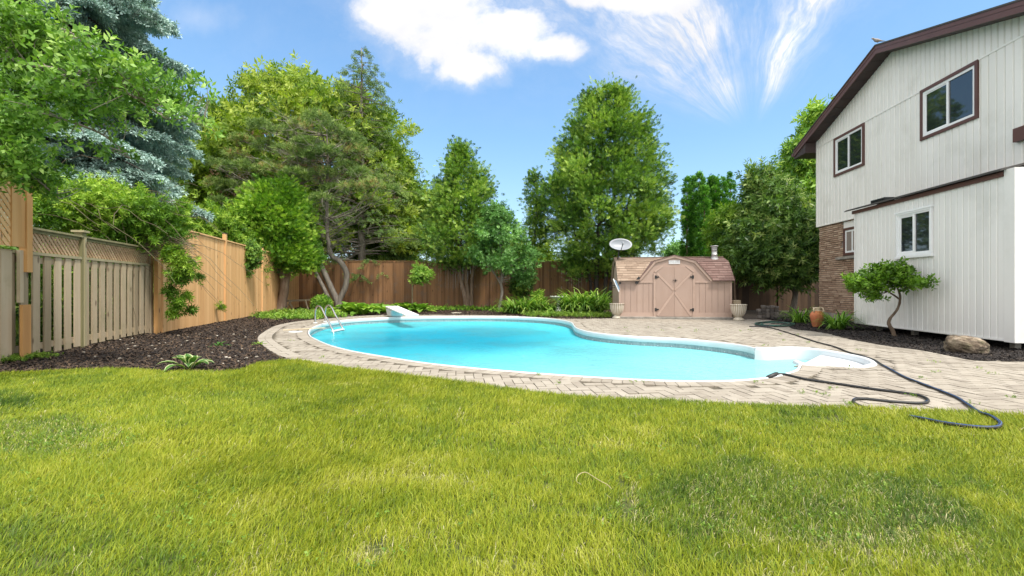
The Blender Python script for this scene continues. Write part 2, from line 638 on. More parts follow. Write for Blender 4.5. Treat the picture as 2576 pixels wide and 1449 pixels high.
R_ = 900
big = [(R_ * math.cos(a), R_ * math.sin(a) + 5) for a in np.linspace(0, 2 * math.pi, 48, endpoint=False)]
sheet('ground', big, -0.012, m_soil, hole=offset_loop(opening, .018))
sheet('lawn', lawn_poly, 0.018, m_thatch)

# mulch beds
fence_x = lambda Y: -5.39 - .235 * Y
old_x = lambda Y: -5.073 - .285 * Y
bed_left = [p for p in lawn_line if p[0] <= G(745, 907, GH)[0] + .001]
bed_back_right = [(5.6, 14.75), (5.6, 23.3), (-10.9, 23.3), (fence_x(18), 18), (fence_x(12), 12), (old_x(10.1), 10.1), (old_x(7), 7), (old_x(5.2), 5.2)]
bed1 = bed_left + deck_line_l[1:] + [(3.6, 15.0)] + bed_back_right
sheet('mulch_bed', bed1, -0.004, m_mulch)
br = deck_line_r[9:]
bed2 = br + [(9.0, br[-1][1]), (9.6, 8), (10.4, 16), (8.4, 15.2)]
sheet('mulch_bed', bed2, 0.016, m_mulch)


def scatter(poly, n, ymax=None):
    P = np.array(poly)
    x0, y0 = P[:, 0].min(), P[:, 1].min(); x1, y1 = P[:, 0].max(), P[:, 1].max()
    xs = []; ys = []; tot = 0
    while tot < n:
        x = RG.uniform(x0, x1, n * 2); y = y0 + (y1 - y0) * RG.random(n * 2) ** 1.6
        k = inside(poly, x, y)
        xs.append(x[k]); ys.append(y[k]); tot += k.sum()
    return np.concatenate(xs)[:n], np.concatenate(ys)[:n]


def chips(poly, n, name, mt=None):
    x, y = scatter(poly, n)
    L = RG.uniform(.010, .042, n) * (1 + .04 * y); W_ = RG.uniform(.005, .013, n) * (1 + .07 * y)
    a = RG.uniform(0, 6.28, n); t = RG.normal(0, .35, n)
    d = np.stack([np.cos(a) * np.cos(t), np.sin(a) * np.cos(t), np.sin(t)], 1)
    s_ = np.stack([-np.sin(a), np.cos(a), RG.normal(0, .5, n)], 1)
    z = RG.uniform(.004, .03, n)
    c = np.stack([x, y, z], 1)
    Q = np.stack([c - d * L[:, None] / 2 - s_ * W_[:, None] / 2, c + d * L[:, None] / 2 - s_ * W_[:, None] / 3,
                  c + d * L[:, None] / 2 + s_ * W_[:, None] / 2, c - d * L[:, None] / 2 + s_ * W_[:, None] / 3], 1)
    o = quads(name, Q, RG.random(n), mt or m_chip)
    tag(o, 'dark shredded bark mulch covering the planting bed', 'mulch', kind='stuff')


chips([p for p in bed1], 85000, 'mulch_chips')
chips(bed2, 45000, 'mulch_chips', m_chip_dark)

# ---------------------------------------------------------------- paving: every paver modelled in one deck mesh
m_paver = pm('paver', [(0, (.205, .175, .14)), (.45, (.315, .278, .225)), (.8, (.36, .322, .265)), (1, (.25, .218, .178))], .9, (5, 5, 5), .55, bump=.5, bscale=140, bdist=.002, dirt=((.22, .19, .15), .55), dscale=.9)
sheet('paving_base', deck_poly, 0.001, m_joint, hole=offset_loop(opening, .02))


def pavers():
    mb = MB()
    ring_in, ring_out = .034, .235
    th = math.radians(7)
    ct, st_ = math.cos(th), math.sin(th)
    L, Wd, g = .2, .1, .0085
    dp = np.array(deck_poly)
    cx, cy, ln = [], [], []
    i0 = np.arange(-70, 130)
    cand = []
    for r in range(-60, 260):
        for c_ in range(-100, 170):
            k = (c_ - r) % 4
            x, y = c_ * Wd, r * Wd
            if k == 0: cand.append((x + Wd, y + Wd / 2, 0))        # horizontal brick covers c, c+1
            elif k == 3: cand.append((x + Wd / 2, y + Wd, 1))      # vertical brick covers r, r+1
    cand = np.array(cand)
    X = cand[:, 0] * ct - cand[:, 1] * st_; Y = cand[:, 0] * st_ + cand[:, 1] * ct
    ok = (Y > 2.4) & (Y < 17) & (X > -9) & (X < 9.4)
    cand, X, Y = cand[ok], X[ok], Y[ok]
    ok = (inside(dp, X, Y) | ((dist_to(dp, X, Y) < .16) & (X > -2.8) & (Y < 15))) & ~inside(opening, X, Y)
    cand, X, Y = cand[ok], X[ok], Y[ok]
    d = dist_to(opening, X, Y)
    de = dist_to(dp, X, Y)
    ok = (d > ring_out + .03) & ((de > .05) | (X > -2.8))
    left_band = (X < -3.2) & (Y < 13)
    ok &= ~(left_band & (de < .30))
    for (k, x, y) in zip(cand[ok], X[ok], Y[ok]):
        hl, hw = (L / 2 - g / 2, Wd / 2 - g / 2) if k[2] == 0 else (Wd / 2 - g / 2, L / 2 - g / 2)
        a = random.gauss(0, .012); c2, s2 = math.cos(th + a), math.sin(th + a)
        z0 = .012 + random.gauss(0, .0018)
        tx, ty = random.gauss(0, .006), random.gauss(0, .006)
        pts = []
        for (p, q) in ((-hl, -hw), (hl, -hw), (hl, hw), (-hl, hw)):
            pts.append((x + p * c2 - q * s2, y + p * s2 + q * c2, z0 + p * tx + q * ty))
        low = [(p[0], p[1], 0.0) for p in pts]
        r = random.random()
        mb.poly(pts, r)
        for i in range(4):
            j = (i + 1) % 4
            mb.poly([low[i], low[j], pts[j], pts[i]], r)
    # soldier course round the pool
    def ring(P, w0, w1, pitch, closed=True, test=None):
        R2 = resample(P, pitch, closed)
        a_ = offset_loop(R2, w0); b_ = offset_loop(R2, w1)
        n = len(R2)
        for i in range(n if closed else n - 1):
            j = (i + 1) % n
            f = .03
            q = [a_[i] * (1 - f) + a_[j] * f, a_[j] * (1 - f) + a_[i] * f, b_[j] * (1 - f) + b_[i] * f, b_[i] * (1 - f) + b_[j] * f]
            if test and not test(*(sum(q) / 4)): continue
            z0 = .013 + random.gauss(0, .0015)
            r = random.random()
            pts = [(p[0], p[1], z0) for p in q]
            low = [(p[0], p[1], 0.0) for p in q]
            mb.poly(pts, r)
            for k in range(4):
                mb.poly([low[k], low[(k + 1) % 4], pts[(k + 1) % 4], pts[k]], r)
    ring(opening, ring_in, ring_out, .105, True, lambda x, y: inside(dp, np.array([x]), np.array([y]))[0] and not inside(opening, np.array([x]), np.array([y]))[0])
    # double border along the left outer edge
    edge = [p for p in deck_line_l if p[0] < -3.0 and p[1] < 14.2]
    E = resample(edge, .21, False)
    def off_open(P, d_):
        t = np.gradient(P, axis=0); t /= np.linalg.norm(t, axis=1)[:, None]
        return P + np.stack([t[:, 1], -t[:, 0]], 1) * d_
    for (w0, w1) in ((.01, .13), (.135, .255)):
        a_, b_ = off_open(E, w0), off_open(E, w1)
        for i in range(len(E) - 1):
            f = .02
            q = [a_[i] * (1 - f) + a_[i + 1] * f, a_[i + 1] * (1 - f) + a_[i] * f, b_[i + 1] * (1 - f) + b_[i] * f, b_[i] * (1 - f) + b_[i + 1] * f]
            z0 = .02 + random.gauss(0, .002)
            r = random.uniform(.7, 1)
            pts = [(p[0], p[1], z0) for p in q]
            low = [(p[0], p[1], 0.0) for p in q]
            mb.poly(pts, r)
            for k in range(4):
                mb.poly([low[k], low[(k + 1) % 4], pts[(k + 1) % 4], pts[k]], r)
    me = bpy.data.meshes.new('paving')
    me.from_pydata(mb.v, [], mb.f)
    a = me.attributes.new('rnd', 'FLOAT', 'FACE'); a.data.foreach_set('value', np.array(mb.r, np.float32))
    o = link_mesh('paving', me, m_paver)
    o['kind'] = 'structure'


pavers()

# ---------------------------------------------------------------- pool
WZ = -0.165
m_white = pm('coping_white', [(0, (.62, .66, .69)), (1, (.72, .75, .77))], .35, (3, 3, 3), .1, dirt=((.6, .62, .6), .4), dscale=3)
m_band = pm('liner_band', [(0, (.17, .24, .26)), (.5, (.26, .34, .36)), (1, (.38, .47, .48))], .4, (30, 30, 8), 0)
m_liner = pm('liner', [(0, (.10, .50, .62)), (1, (.2, .68, .78))], .5, (2, 2, 2), 0)
m_step = pm('stair_white', [(0, (.56, .60, .63)), (1, (.68, .71, .73))], .3, (2, 2, 2), .1)

pool = thing('swimming_pool', 'kidney shaped swimming pool with bright turquoise water set in the paving', 'pool', (0, 10, 0))


def loft(name, loops, mat, closed=True, parent=pool, rnd=.5, smooth=True):
    me = bpy.data.meshes.new(name)
    n = len(loops[0][0])
    V = []; Fc = []
    for (P, z) in loops:
        for i, p in enumerate(P):
            V.append((p[0], p[1], z if not hasattr(z, '__len__') else z[i]))
    for k in range(len(loops) - 1):
        for i in range(n if closed else n - 1):
            j = (i + 1) % n
            Fc.append((k * n + i, k * n + j, (k + 1) * n + j, (k + 1) * n + i))
    me.from_pydata(V, [], Fc)
    a = me.attributes.new('rnd', 'FLOAT', 'FACE'); a.data.foreach_set('value', np.full(len(Fc), rnd, np.float32))
    if smooth: me.polygons.foreach_set('use_smooth', [True] * len(Fc))
    bm = bmesh.new(); bm.from_mesh(me); bmesh.ops.recalc_face_normals(bm, faces=bm.faces); bm.to_mesh(me); bm.free()
    return link_mesh(name, me, mat, parent)


# coping along pool sides only (open curve: near lip end -> clockwise ... -> far coping end)
cop_line = resample(lip_full + far_full, .1, False)
def off_open(P, d_):
    t = np.gradient(P, axis=0); t /= np.linalg.norm(t, axis=1)[:, None] + 1e-9
    return P + np.stack([t[:, 1], -t[:, 0]], 1) * d_
sgn = 1.0
tst = off_open(cop_line, .1)
if inside(opening, tst[:, 0], tst[:, 1]).mean() > .5: sgn = -1.0
O_ = lambda d_: off_open(cop_line, d_ * sgn)
loft('coping', [(O_(.022), -.01), (O_(.022), .012), (O_(.018), .020), (O_(.008), .023), (O_(-.004), .020), (O_(-.010), .010), (O_(-.012), -.082), (O_(-.004), -.09), (O_(.01), -.09)], m_white, closed=False)
loft('liner_band', [(O_(.004), -.085), (O_(.004), -.30)], m_band, closed=False)
loft('liner_wall', [(O_(.0), -.30), (O_(.0), -1.3)], m_liner, closed=False)
sheet('pool_floor', offset_loop(pool_main, .03), -1.3, m_liner, kind=None, parent=pool)
# little beads of the liner pattern
mb = MB()
bl = resample(far_full, .26, False)
blo = off_open(bl, -.0)
tt = off_open(bl, .012)
ins = inside(opening, tt[:, 0], tt[:, 1]).mean() > .5
blo = off_open(bl, .004 if ins else -.004)
for p in blo:
    mb.box((p[0], p[1], -.146), (.014, .014, .010), random.random(), .9)
mb.build('liner_beads', m_white, pool)['kind'] = 'stuff'

# stair unit
stl = resample(st_w, .08, False)
s2 = 1.0
tst = off_open(stl, .08)
cen = np.mean(stl, 0)
def soff(d_):
    t = np.gradient(stl, axis=0); t /= np.linalg.norm(t, axis=1)[:, None] + 1e-9
    nn = np.stack([t[:, 1], -t[:, 0]], 1)
    return stl + nn * d_ * ssg
ssg = 1.0
if np.linalg.norm(soff(.1) - cen, axis=1).mean() < np.linalg.norm(stl - cen, axis=1).mean(): ssg = -1.0
loft('stair_rim', [(soff(.07), -.01), (soff(.068), .015), (soff(.05), .032), (soff(.025), .038), (soff(.0), .033), (soff(-.015), .02), (soff(-.02), -.01), (soff(-.03), -.16), (soff(-.03), -.30)], m_step, closed=False)
# treads: nested shelves inside the recess
def shelf(poly, z, name):
    sheet(name, poly, z, m_step, kind=None, parent=pool)
full_st = [tuple(p) for p in soff(-.03)]
tip = np.array(G(2191, 917)); mouth = np.array(((G(1900, 879)[0] + G(2008, 914)[0]) / 2, (G(1900, 879)[1] + G(2008, 914)[1]) / 2))
ax_ = (mouth - tip) / np.linalg.norm(mouth - tip)
Lst = np.linalg.norm(mouth - tip)
fs = np.array(full_st)
tl = (fs - tip) @ ax_
def clip_poly(P, lo):
    """keep points whose distance along the axis from the tip is >= lo"""
    out_ = []
    n = len(P)
    for i in range(n):
        a, b = P[i], P[(i + 1) % n]
        ta, tb = (a - tip) @ ax_ - lo, (b - tip) @ ax_ - lo
        if ta >= 0: out_.append(tuple(a))
        if (ta >= 0) != (tb >= 0):
            k = ta / (ta - tb); out_.append(tuple(a + (b - a) * k))
    return out_
def clip_hi(P, hi):
    out_ = []
    n = len(P)
    for i in range(n):
        a, b = P[i], P[(i + 1) % n]
        ta, tb = hi - (a - tip) @ ax_, hi - (b - tip) @ ax_
        if ta >= 0: out_.append(tuple(a))
        if (ta >= 0) != (tb >= 0):
            k = ta / (ta - tb); out_.append(tuple(a + (b - a) * k))
    return out_
stepsz = [(-.8, Lst * .64, -.05), (Lst * .64, Lst * .82, -.19), (Lst * .82, Lst * 1.0, -.38), (Lst, Lst * 1.3, -.6)]
tr0 = None
for (a, b, z) in stepsz:
    P = clip_hi(np.array(clip_poly(fs, a)), b)
    if len(P) > 2:
        if area(P) < 0: P = P[::-1]
        sheet('stair_tread', P, z, m_step, kind=None, parent=pool)
mb = MB()
nx_ = Vector((-ax_[1], ax_[0], 0))
for (a, b, z), (_, _, z2) in zip(stepsz[:-1], stepsz[1:]):
    c0 = Vector((tip[0] + ax_[0] * b, tip[1] + ax_[1] * b, 0))
    # riser spans the recess where it is cut
    ts = [t for t in np.linspace(-1.5, 1.5, 121) if inside(fs, [c0.x + nx_.x * t], [c0.y + nx_.y * t])[0]]
    if ts:
        p, q = c0 + nx_ * (min(ts) - .02), c0 + nx_ * (max(ts) + .02)
        mb.poly([(p.x, p.y, z2), (q.x, q.y, z2), (q.x, q.y, z), (p.x, p.y, z)], .5)
mb.build('stair_riser', m_step, pool)

# water
def water_mat():
    m, t, n, o, p = base_mat('pool_water')
    tc = n.node('ShaderNodeTexCoord')
    geo = n.node('ShaderNodeNewGeometry')
    s_ = n.node('ShaderNodeSeparateXYZ'); t.links.new(geo.outputs['Position'], s_.inputs[0])
    # deep end around the diving board, shallow by the stairs
    a = n.m('DIVIDE', n.m('SUBTRACT', s_.outputs[0], -1.7), 3.4)
    b = n.m('DIVIDE', n.m('SUBTRACT', s_.outputs[1], 10.6), 3.6)
    d = n.m('SQRT', n.m('ADD', n.m('MULTIPLY', a, a), n.m('MULTIPLY', b, b)))
    nz = n.noise(geo.outputs['Position'], .6, 3, .5)
    f = n.step(n.m('ADD', d, n.m('MULTIPLY', n.m('SUBTRACT', nz, .5), .5)), .2, 1.3)
    shal = n.step(n.m('ADD', n.m('MULTIPLY', s_.outputs[0], .5), n.m('MULTIPLY', s_.outputs[1], -.5)), -5.0, -1.3)
    deep = n.mix(f, (.006, .29, .42, 1), (.08, .56, .63, 1))
    col = n.mix(shal, deep, (.27, .66, .68, 1))
    # stretched coordinates for the surface ripples
    mp = n.node('ShaderNodeMapping'); mp.inputs['Scale'].default_value = (1.0, 1.35, 1); t.links.new(geo.outputs['Position'], mp.inputs[0])
    dif = n.node('ShaderNodeBsdfDiffuse'); t.links.new(col, dif.inputs[0])
    tr = n.node('ShaderNodeBsdfTransparent'); tr.inputs[0].default_value = (.75, .95, 1, 1)
    bodym = n.node('ShaderNodeMixShader'); bodym.inputs[0].default_value = .22
    t.links.new(dif.outputs[0], bodym.inputs[1]); t.links.new(tr.outputs[0], bodym.inputs[2])
    gl = n.node('ShaderNodeBsdfGlossy'); gl.inputs['Roughness'].default_value = .03
    r1 = n.noise(mp.outputs[0], 3.0, 3, .5, .6)
    r2 = n.noise(mp.outputs[0], 8, 4, .6, .8)
    hgt = n.m('ADD', n.m('MULTIPLY', r1, .6), n.m('MULTIPLY', r2, .55))
    pat = n.step(n.noise(geo.outputs['Position'], .45, 3, .5), .38, .62)
    bp = n.node('ShaderNodeBump'); t.links.new(n.m('MULTIPLY_ADD', pat, .7, .3), bp.inputs['Strength']); bp.inputs['Distance'].default_value = .34
    t.links.new(hgt, bp.inputs['Height'])
    t.links.new(bp.outputs[0], gl.inputs['Normal'])
    fr = n.node('ShaderNodeFresnel'); fr.inputs[0].default_value = 1.33
    t.links.new(bp.outputs[0], fr.inputs['Normal'])
    mx = n.node('ShaderNodeMixShader')
    fk = n.m('MINIMUM', fr.outputs[0], .5)
    t.links.new(fk, mx.inputs[0]); t.links.new(bodym.outputs[0], mx.inputs[1]); t.links.new(gl.outputs[0], mx.inputs[2])
    t.links.new(mx.outputs[0], o.inputs[0])
    return m


wp = offset_loop(opening, .0)
wo = sheet('water', wp, WZ, water_mat())
wo.data.polygons.foreach_set('use_smooth', [True] * len(wo.data.polygons))

# ---------------------------------------------------------------- house
NX, NY = -.9944, .1054           # wall normal, facing the yard


def HM(Y, off, z):               # main wall plane
    return (8.44 + .106 * Y + off * NX, Y + off * NY, z)


def HE(Y, off, z):               # extension wall plane
    return (7.07 + .106 * Y + off * NX, Y + off * NY, z)


def hbox(mb, fn, y0, y1, z0, z1, o0, o1, r=None):
    mb.hexa([fn(y0, o0, z0), fn(y1, o0, z0), fn(y1, o1, z0), fn(y0, o1, z0)],
            [fn(y0, o0, z1), fn(y1, o0, z1), fn(y1, o1, z1), fn(y0, o1, z1)], r)


m_siding = pm('siding', [(0, (.70, .69, .65)), (.5, (.76, .75, .72)), (1, (.80, .79, .76))], .55, (3, 3, .5), .45, bump=.15, bscale=60, bdist=.002, dirt=((.50, .49, .44), .35), dscale=1.1)
m_siding_ext = pm('siding_extension', [(0, (.66, .655, .635)), (.5, (.72, .715, .695)), (1, (.76, .755, .735))], .5, (3, 3, .5), .45, bump=.15, bscale=60, bdist=.002, dirt=((.44, .44, .41), .35), dscale=.9)
m_groove = pm('siding_groove', [(0, (.47, .46, .42)), (1, (.54, .53, .49))], .8)
m_brown = pm('brown_trim', [(0, (.085, .036, .030)), (1, (.125, .055, .045))], .5, (3, 3, 3), .3)
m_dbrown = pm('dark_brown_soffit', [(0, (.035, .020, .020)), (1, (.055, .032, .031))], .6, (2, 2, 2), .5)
m_wframe = pm('window_white', [(0, (.72, .74, .75)), (1, (.82, .83, .84))], .4)
m_roof = pm('roof_shingle', [(0, (.04, .038, .036)), (1, (.09, .085, .08))], .9, (8, 8, 8), .3)
m_glass = pm('window_glass', [(0, (.012, .016, .02)), (1, (.02, .026, .03))], .03, spec=1.0)
m_black = pm('black_metal', [(0, (.008, .008, .009)), (1, (.02, .02, .02))], .5)
m_conc = pm('concrete', [(0, (.16, .15, .13)), (.5, (.26, .24, .21)), (1, (.36, .34, .3))], .9, (5, 5, 5), 0, bump=.5, bscale=40)
m_brick = pm('brick', [(0, (.24, .15, .10)), (.4, (.36, .245, .17)), (.75, (.44, .315, .225)), (1, (.52, .40, .30))], .92, (25, 25, 25), .75, bump=.9, bscale=55, bdist=.01)
m_mortar = pm('mortar', [(0, (.17, .14, .12)), (1, (.26, .22, .19))], .95, (30, 30, 30), 0)

RIDGE_Y, RIDGE_Z, SL_B, SL_F = 11.64, 7.02, .357, .315


def roof_z(Y):
    return RIDGE_Z - (SL_B * (Y - RIDGE_Y) if Y > RIDGE_Y else SL_F * (RIDGE_Y - Y))


house = thing('house', 'two storey house with pale vertical siding, brown roof trim and a brick corner', 'house', HM(11.6, 0, 0))
Y_FAR, Y_NEAR = 15.03, 8.0
wins_m = [(12.66, 14.06, 4.40, 5.585), (9.20, 10.68, 4.43, 5.605)]

# structural walls (closed body behind the cladding)
mb = MB()
D = 8.5
def bodypoly(off0, off1, z0):
    ys = [Y_NEAR - 2.6, Y_NEAR, RIDGE_Y, Y_FAR - .03]
    return ys
fr = [HM(Y_NEAR - .3, -.12, 0), HM(Y_FAR - .08, -.12, 0), HM(Y_FAR - .08, -.12, roof_z(Y_FAR)), HM(RIDGE_Y, -.12, RIDGE_Z), HM(Y_NEAR - .3, -.12, roof_z(Y_NEAR - .3))]
bk = [(p[0] + 8.5 * .9944, p[1] - 8.5 * .1054, p[2]) for p in fr]
mb.hexa(fr, bk, .5)
f1 = [HM(Y_NEAR - .3, -.001, 2.99), HM(Y_FAR - .0, -.001, 2.99), HM(Y_FAR - .0, -.001, roof_z(Y_FAR)), HM(RIDGE_Y, -.001, RIDGE_Z), HM(Y_NEAR - .3, -.001, roof_z(Y_NEAR - .3))]
f2 = [(p[0] + .115 * .9944, p[1] - .115 * .1054, p[2]) for p in f1]
mb.hexa(f1, f2, .5)
mb.build('wall', m_groove, house)

# vertical ribbed siding boards
def siding(fn, y0, y1, z0, topf, wins, pitch, mat, name, parent, gap=.014, thick=.014):
    mb = MB()
    n = int(round((y1 - y0) / pitch)); pw = (y1 - y0) / n
    for i in range(n):
        a, b = y0 + i * pw + gap / 2, y0 + (i + 1) * pw - gap / 2
        cuts = sorted(set([a, b] + [c for wv in wins for c in wv[:2] if a < c < b]))
        rr = random.random()
        for c0, c1 in zip(cuts[:-1], cuts[1:]):
            mid = (c0 + c1) / 2
            segs = [(z0, None)]
            for (wa, wb, wz0, wz1) in wins:
                if wa <= mid <= wb:
                    segs = [(z0, wz0), (wz1, None)]
            for (za, zb) in segs:
                t0, t1 = (topf(c0), topf(c1)) if zb is None else (zb, zb)
                if min(t0, t1) - za < .01: continue
                # raised board with slightly sloping shoulders
                sh = min(.012, (c1 - c0) * .2)
                mb.hexa([fn(c0, 0, za), fn(c1, 0, za), fn(c1 - sh, thick, za), fn(c0 + sh, thick, za)],
                        [fn(c0, 0, t0), fn(c1, 0, t1), fn(c1 - sh, thick, t1), fn(c0 + sh, thick, t0)], rr)
    return mb.build(name, mat, parent)


SEAM = 5.60
siding(HM, Y_NEAR, Y_FAR, 3.02, lambda y: min(SEAM - .015, roof_z(y)), wins_m, .168, m_siding, 'siding', house)
siding(HM, Y_NEAR, Y_FAR - .02, SEAM + .02, lambda y: roof_z(y) - .01, [], .135, m_siding, 'gable_siding', house)
mb = MB()
hbox(mb, HM, Y_NEAR, Y_FAR, SEAM - .015, SEAM + .02, 0, .026)
hbox(mb, HM, Y_NEAR, Y_FAR + .01, 2.99, 3.02, -.04, .028)
hbox(mb, HM, Y_FAR - .05, Y_FAR + .01, 3.02, roof_z(Y_FAR) + .02, -.02, .03)
mb.build('seam_trim', m_siding, house)
# brick below
mb = MB()
hbox(mb, HM, 12.2, Y_FAR - .06, 0, 2.99, -.10, -.055)
mb.build('brick_backing', m_mortar, house)
mb = MB()
bwin = (12.9, 13.70, 1.90, 2.99)
row = 0; z = .05
while z < 2.97:
    hh = .062
    y = 12.2 + (.12 if row % 2 else 0) - .24
    while y < Y_FAR - .06:
        L_ = random.choice((.2, .24, .28))
        a, b = max(y, 12.2), min(y + L_ - .012, Y_FAR - .065)
        mid = (a + b) / 2
        if not (bwin[0] < mid < bwin[1] and bwin[2] < z + .03 < bwin[3]) and b - a > .03:
            if a < bwin[1] < b and bwin[2] < z < bwin[3]: a = bwin[1]
            o1 = -.035 + random.uniform(0, .022)
            d_ = random.uniform(-.008, .008)
            r = random.random()
            mb.hexa([HM(a, -.06, z), HM(b, -.06, z), HM(b, o1 + d_, z + random.uniform(0, .008)), HM(a, o1 - d_, z + random.uniform(0, .008))],
                    [HM(a, -.06, z + hh - .012), HM(b, -.06, z + hh - .012), HM(b, o1 + d_, z + hh - .012 - random.uniform(0, .01)), HM(a, o1 - d_, z + hh - .012 - random.uniform(0, .006))], r)
        y += L_
    z += hh; row += 1
mb.build('brick_wall', m_brick, house)


def window(fn, y0, y1, z0, z1, parent, brown=True, fw=.055, split=.5, depth=.045):
    """slider window: outer casing, white frame, sashes, panes"""
    wn = None
    mb = MB()
    b = .07 if brown else .035
    d = depth
    for (a0, a1, c0, c1) in ((y0, y1, z1 - b, z1), (y0, y1, z0, z0 + b), (y0, y0 + b, z0 + b, z1 - b), (y1 - b, y1, z0 + b, z1 - b)):
        hbox(mb, fn, a0, a1, c0, c1, -.012, d)
    if not brown:
        hbox(mb, fn, y0 - .02, y1 + .02, z0 - .045, z0, .0, d + .02)
        hbox(mb, fn, y0 - .02, y1 + .02, z1, z1 + .035, .0, d + .012)
    wn = mb.build('window', m_brown if brown else m_wframe, parent)
    i0, i1, k0, k1 = y0 + b, y1 - b, z0 + b, z1 - b
    mb = MB()
    e = fw
    for (a0, a1, c0, c1) in ((i0, i1, k1 - e, k1), (i0, i1, k0, k0 + e), (i0, i0 + e, k0 + e, k1 - e), (i1 - e, i1, k0 + e, k1 - e)):
        hbox(mb, fn, a0, a1, c0, c1, -.012, d * .62)
    m_ = i0 + (i1 - i0) * split
    hbox(mb, fn, m_ - .028, m_ + .028, k0 + e, k1 - e, -.012, d * .55)
    # the sliding sash sits a step further in, on the far half
    for (a0, a1, c0, c1) in ((m_ + .028, i1 - e, k1 - e - .03, k1 - e), (m_ + .028, i1 - e, k0 + e, k0 + e + .03), (i1 - e - .03, i1 - e, k0 + e + .03, k1 - e - .03)):
        hbox(mb, fn, a0, a1, c0, c1, -.012, d * .3)
    mb.build('frame', m_wframe, wn)
    for (a0, a1) in ((i0 + e, m_ - .028), (m_ + .028, i1 - e)):
        mb = MB()
        mb.hexa([fn(a0, -.012, k0 + e), fn(a1, -.012, k0 + e), fn(a1, .004, k0 + e), fn(a0, .004, k0 + e)],
                [fn(a0, -.012, k1 - e), fn(a1, -.012, k1 - e), fn(a1, .004, k1 - e), fn(a0, .004, k1 - e)], .5)
        mb.build('pane', m_glass, wn)
    return wn


for wv in wins_m:
    window(HM, *wv, house)
# ground floor window in the brick, with its stone sill and a strip of siding above
HB = lambda Y, off, z: HM(Y, off - .075, z)
window(HB, 12.92, 13.70, 1.97, 2.78, house)
mb = MB()
hbox(mb, HM, 12.92, 13.70, 2.78, 2.985, -.09, -.045)
mb.build('siding_panel', m_siding, house)
mb = MB()
hbox(mb, HM, 12.6, 13.95, 1.86, 1.93, -.06, .045)
mb.build('sill', m_conc, house)

# rake boards, soffit and roof
OV = .36
YE = 15.75
def rake(mb, off0, off1, dz0, dz1, yb=YE, yf=Y_NEAR - .6):
    for (a, b) in ((RIDGE_Y, yb), (yf, RIDGE_Y)):
        za, zb = roof_z(a), roof_z(b)
        mb.hexa([HM(a, off0, za + dz0), HM(b, off0, zb + dz0), HM(b, off1, zb + dz0), HM(a, off1, za + dz0)],
                [HM(a, off0, za + dz1), HM(b, off0, zb + dz1), HM(b, off1, zb + dz1), HM(a, off1, za + dz1)], .5)
mb = MB(); rake(mb, OV, OV + .025, -.035, .155)
rake(mb, OV + .026, OV + .034, .08, .165)
mb.build('fascia', m_brown, house)
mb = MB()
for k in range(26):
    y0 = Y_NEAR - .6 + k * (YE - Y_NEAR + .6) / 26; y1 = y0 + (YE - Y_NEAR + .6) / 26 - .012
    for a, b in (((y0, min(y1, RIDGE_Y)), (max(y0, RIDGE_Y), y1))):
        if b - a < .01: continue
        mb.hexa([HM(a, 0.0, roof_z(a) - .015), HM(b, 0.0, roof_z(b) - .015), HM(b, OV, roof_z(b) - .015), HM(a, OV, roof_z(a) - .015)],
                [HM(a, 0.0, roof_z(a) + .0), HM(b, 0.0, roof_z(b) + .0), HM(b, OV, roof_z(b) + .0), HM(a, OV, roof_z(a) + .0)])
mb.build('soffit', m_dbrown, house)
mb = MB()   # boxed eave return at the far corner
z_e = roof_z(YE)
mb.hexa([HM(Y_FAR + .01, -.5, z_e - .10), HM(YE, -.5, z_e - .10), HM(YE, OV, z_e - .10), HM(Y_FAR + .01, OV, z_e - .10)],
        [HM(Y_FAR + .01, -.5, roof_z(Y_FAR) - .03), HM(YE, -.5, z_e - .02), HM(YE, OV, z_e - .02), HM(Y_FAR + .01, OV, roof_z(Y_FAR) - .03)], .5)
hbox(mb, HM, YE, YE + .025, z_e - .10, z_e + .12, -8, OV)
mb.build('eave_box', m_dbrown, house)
mb = MB()
hbox(mb, HM, YE + .02, YE + .13, z_e + .0, z_e + .11, -8, OV + .03)
mb.build('gutter', m_brown, house)
mb = MB()
hbox(mb, HM, Y_NEAR - .73, Y_NEAR - .6, roof_z(Y_NEAR - .6) + .0, roof_z(Y_NEAR - .6) + .12, -8, OV + .03)
mb.build('gutter', m_brown, house)
mb = MB(); rake(mb, -8.5, OV + .05, .166, .20)
mb.build('roof', m_roof, house)
mb = MB()   # small brown wall box seen at the picture's edge
hbox(mb, HM, 8.1, 8.42, 3.68, 3.93, 0.016, .10)
mb.build('wall_box', m_brown, house)
mb = MB()
hbox(mb, HM, Y_NEAR, 12.2, 0, .9, -.35, -.30)
hbox(mb, HM, 12.2, Y_FAR - .1, -.05, .22, -.05, -.02)
mb.build('foundation', m_conc, house)

# extension: raised box with a lean-to roof
ext = thing('extension', 'raised white sided lean-to extension with a single slider window and dark gap beneath', 'house extension', HE(9, 0, .17))
EN, EF, EZ0, EZ1 = 7.11, 10.97, .165, 2.775
wins_e = [(8.66, 9.57, 1.65, 2.54)]
mb = MB()
def HEd(Y, off, z):
    return HE(Y, off, z)
hbox(mb, HE, EN, EF, EZ0 + .01, EZ1 + .02, -1.36, -.001)
mb.build('wall', m_groove, ext)
siding(HE, EN + .15, EF - .05, EZ0 + .02, lambda y: EZ1, wins_e, .126, m_siding_ext, 'siding', ext, gap=.009, thick=.012)
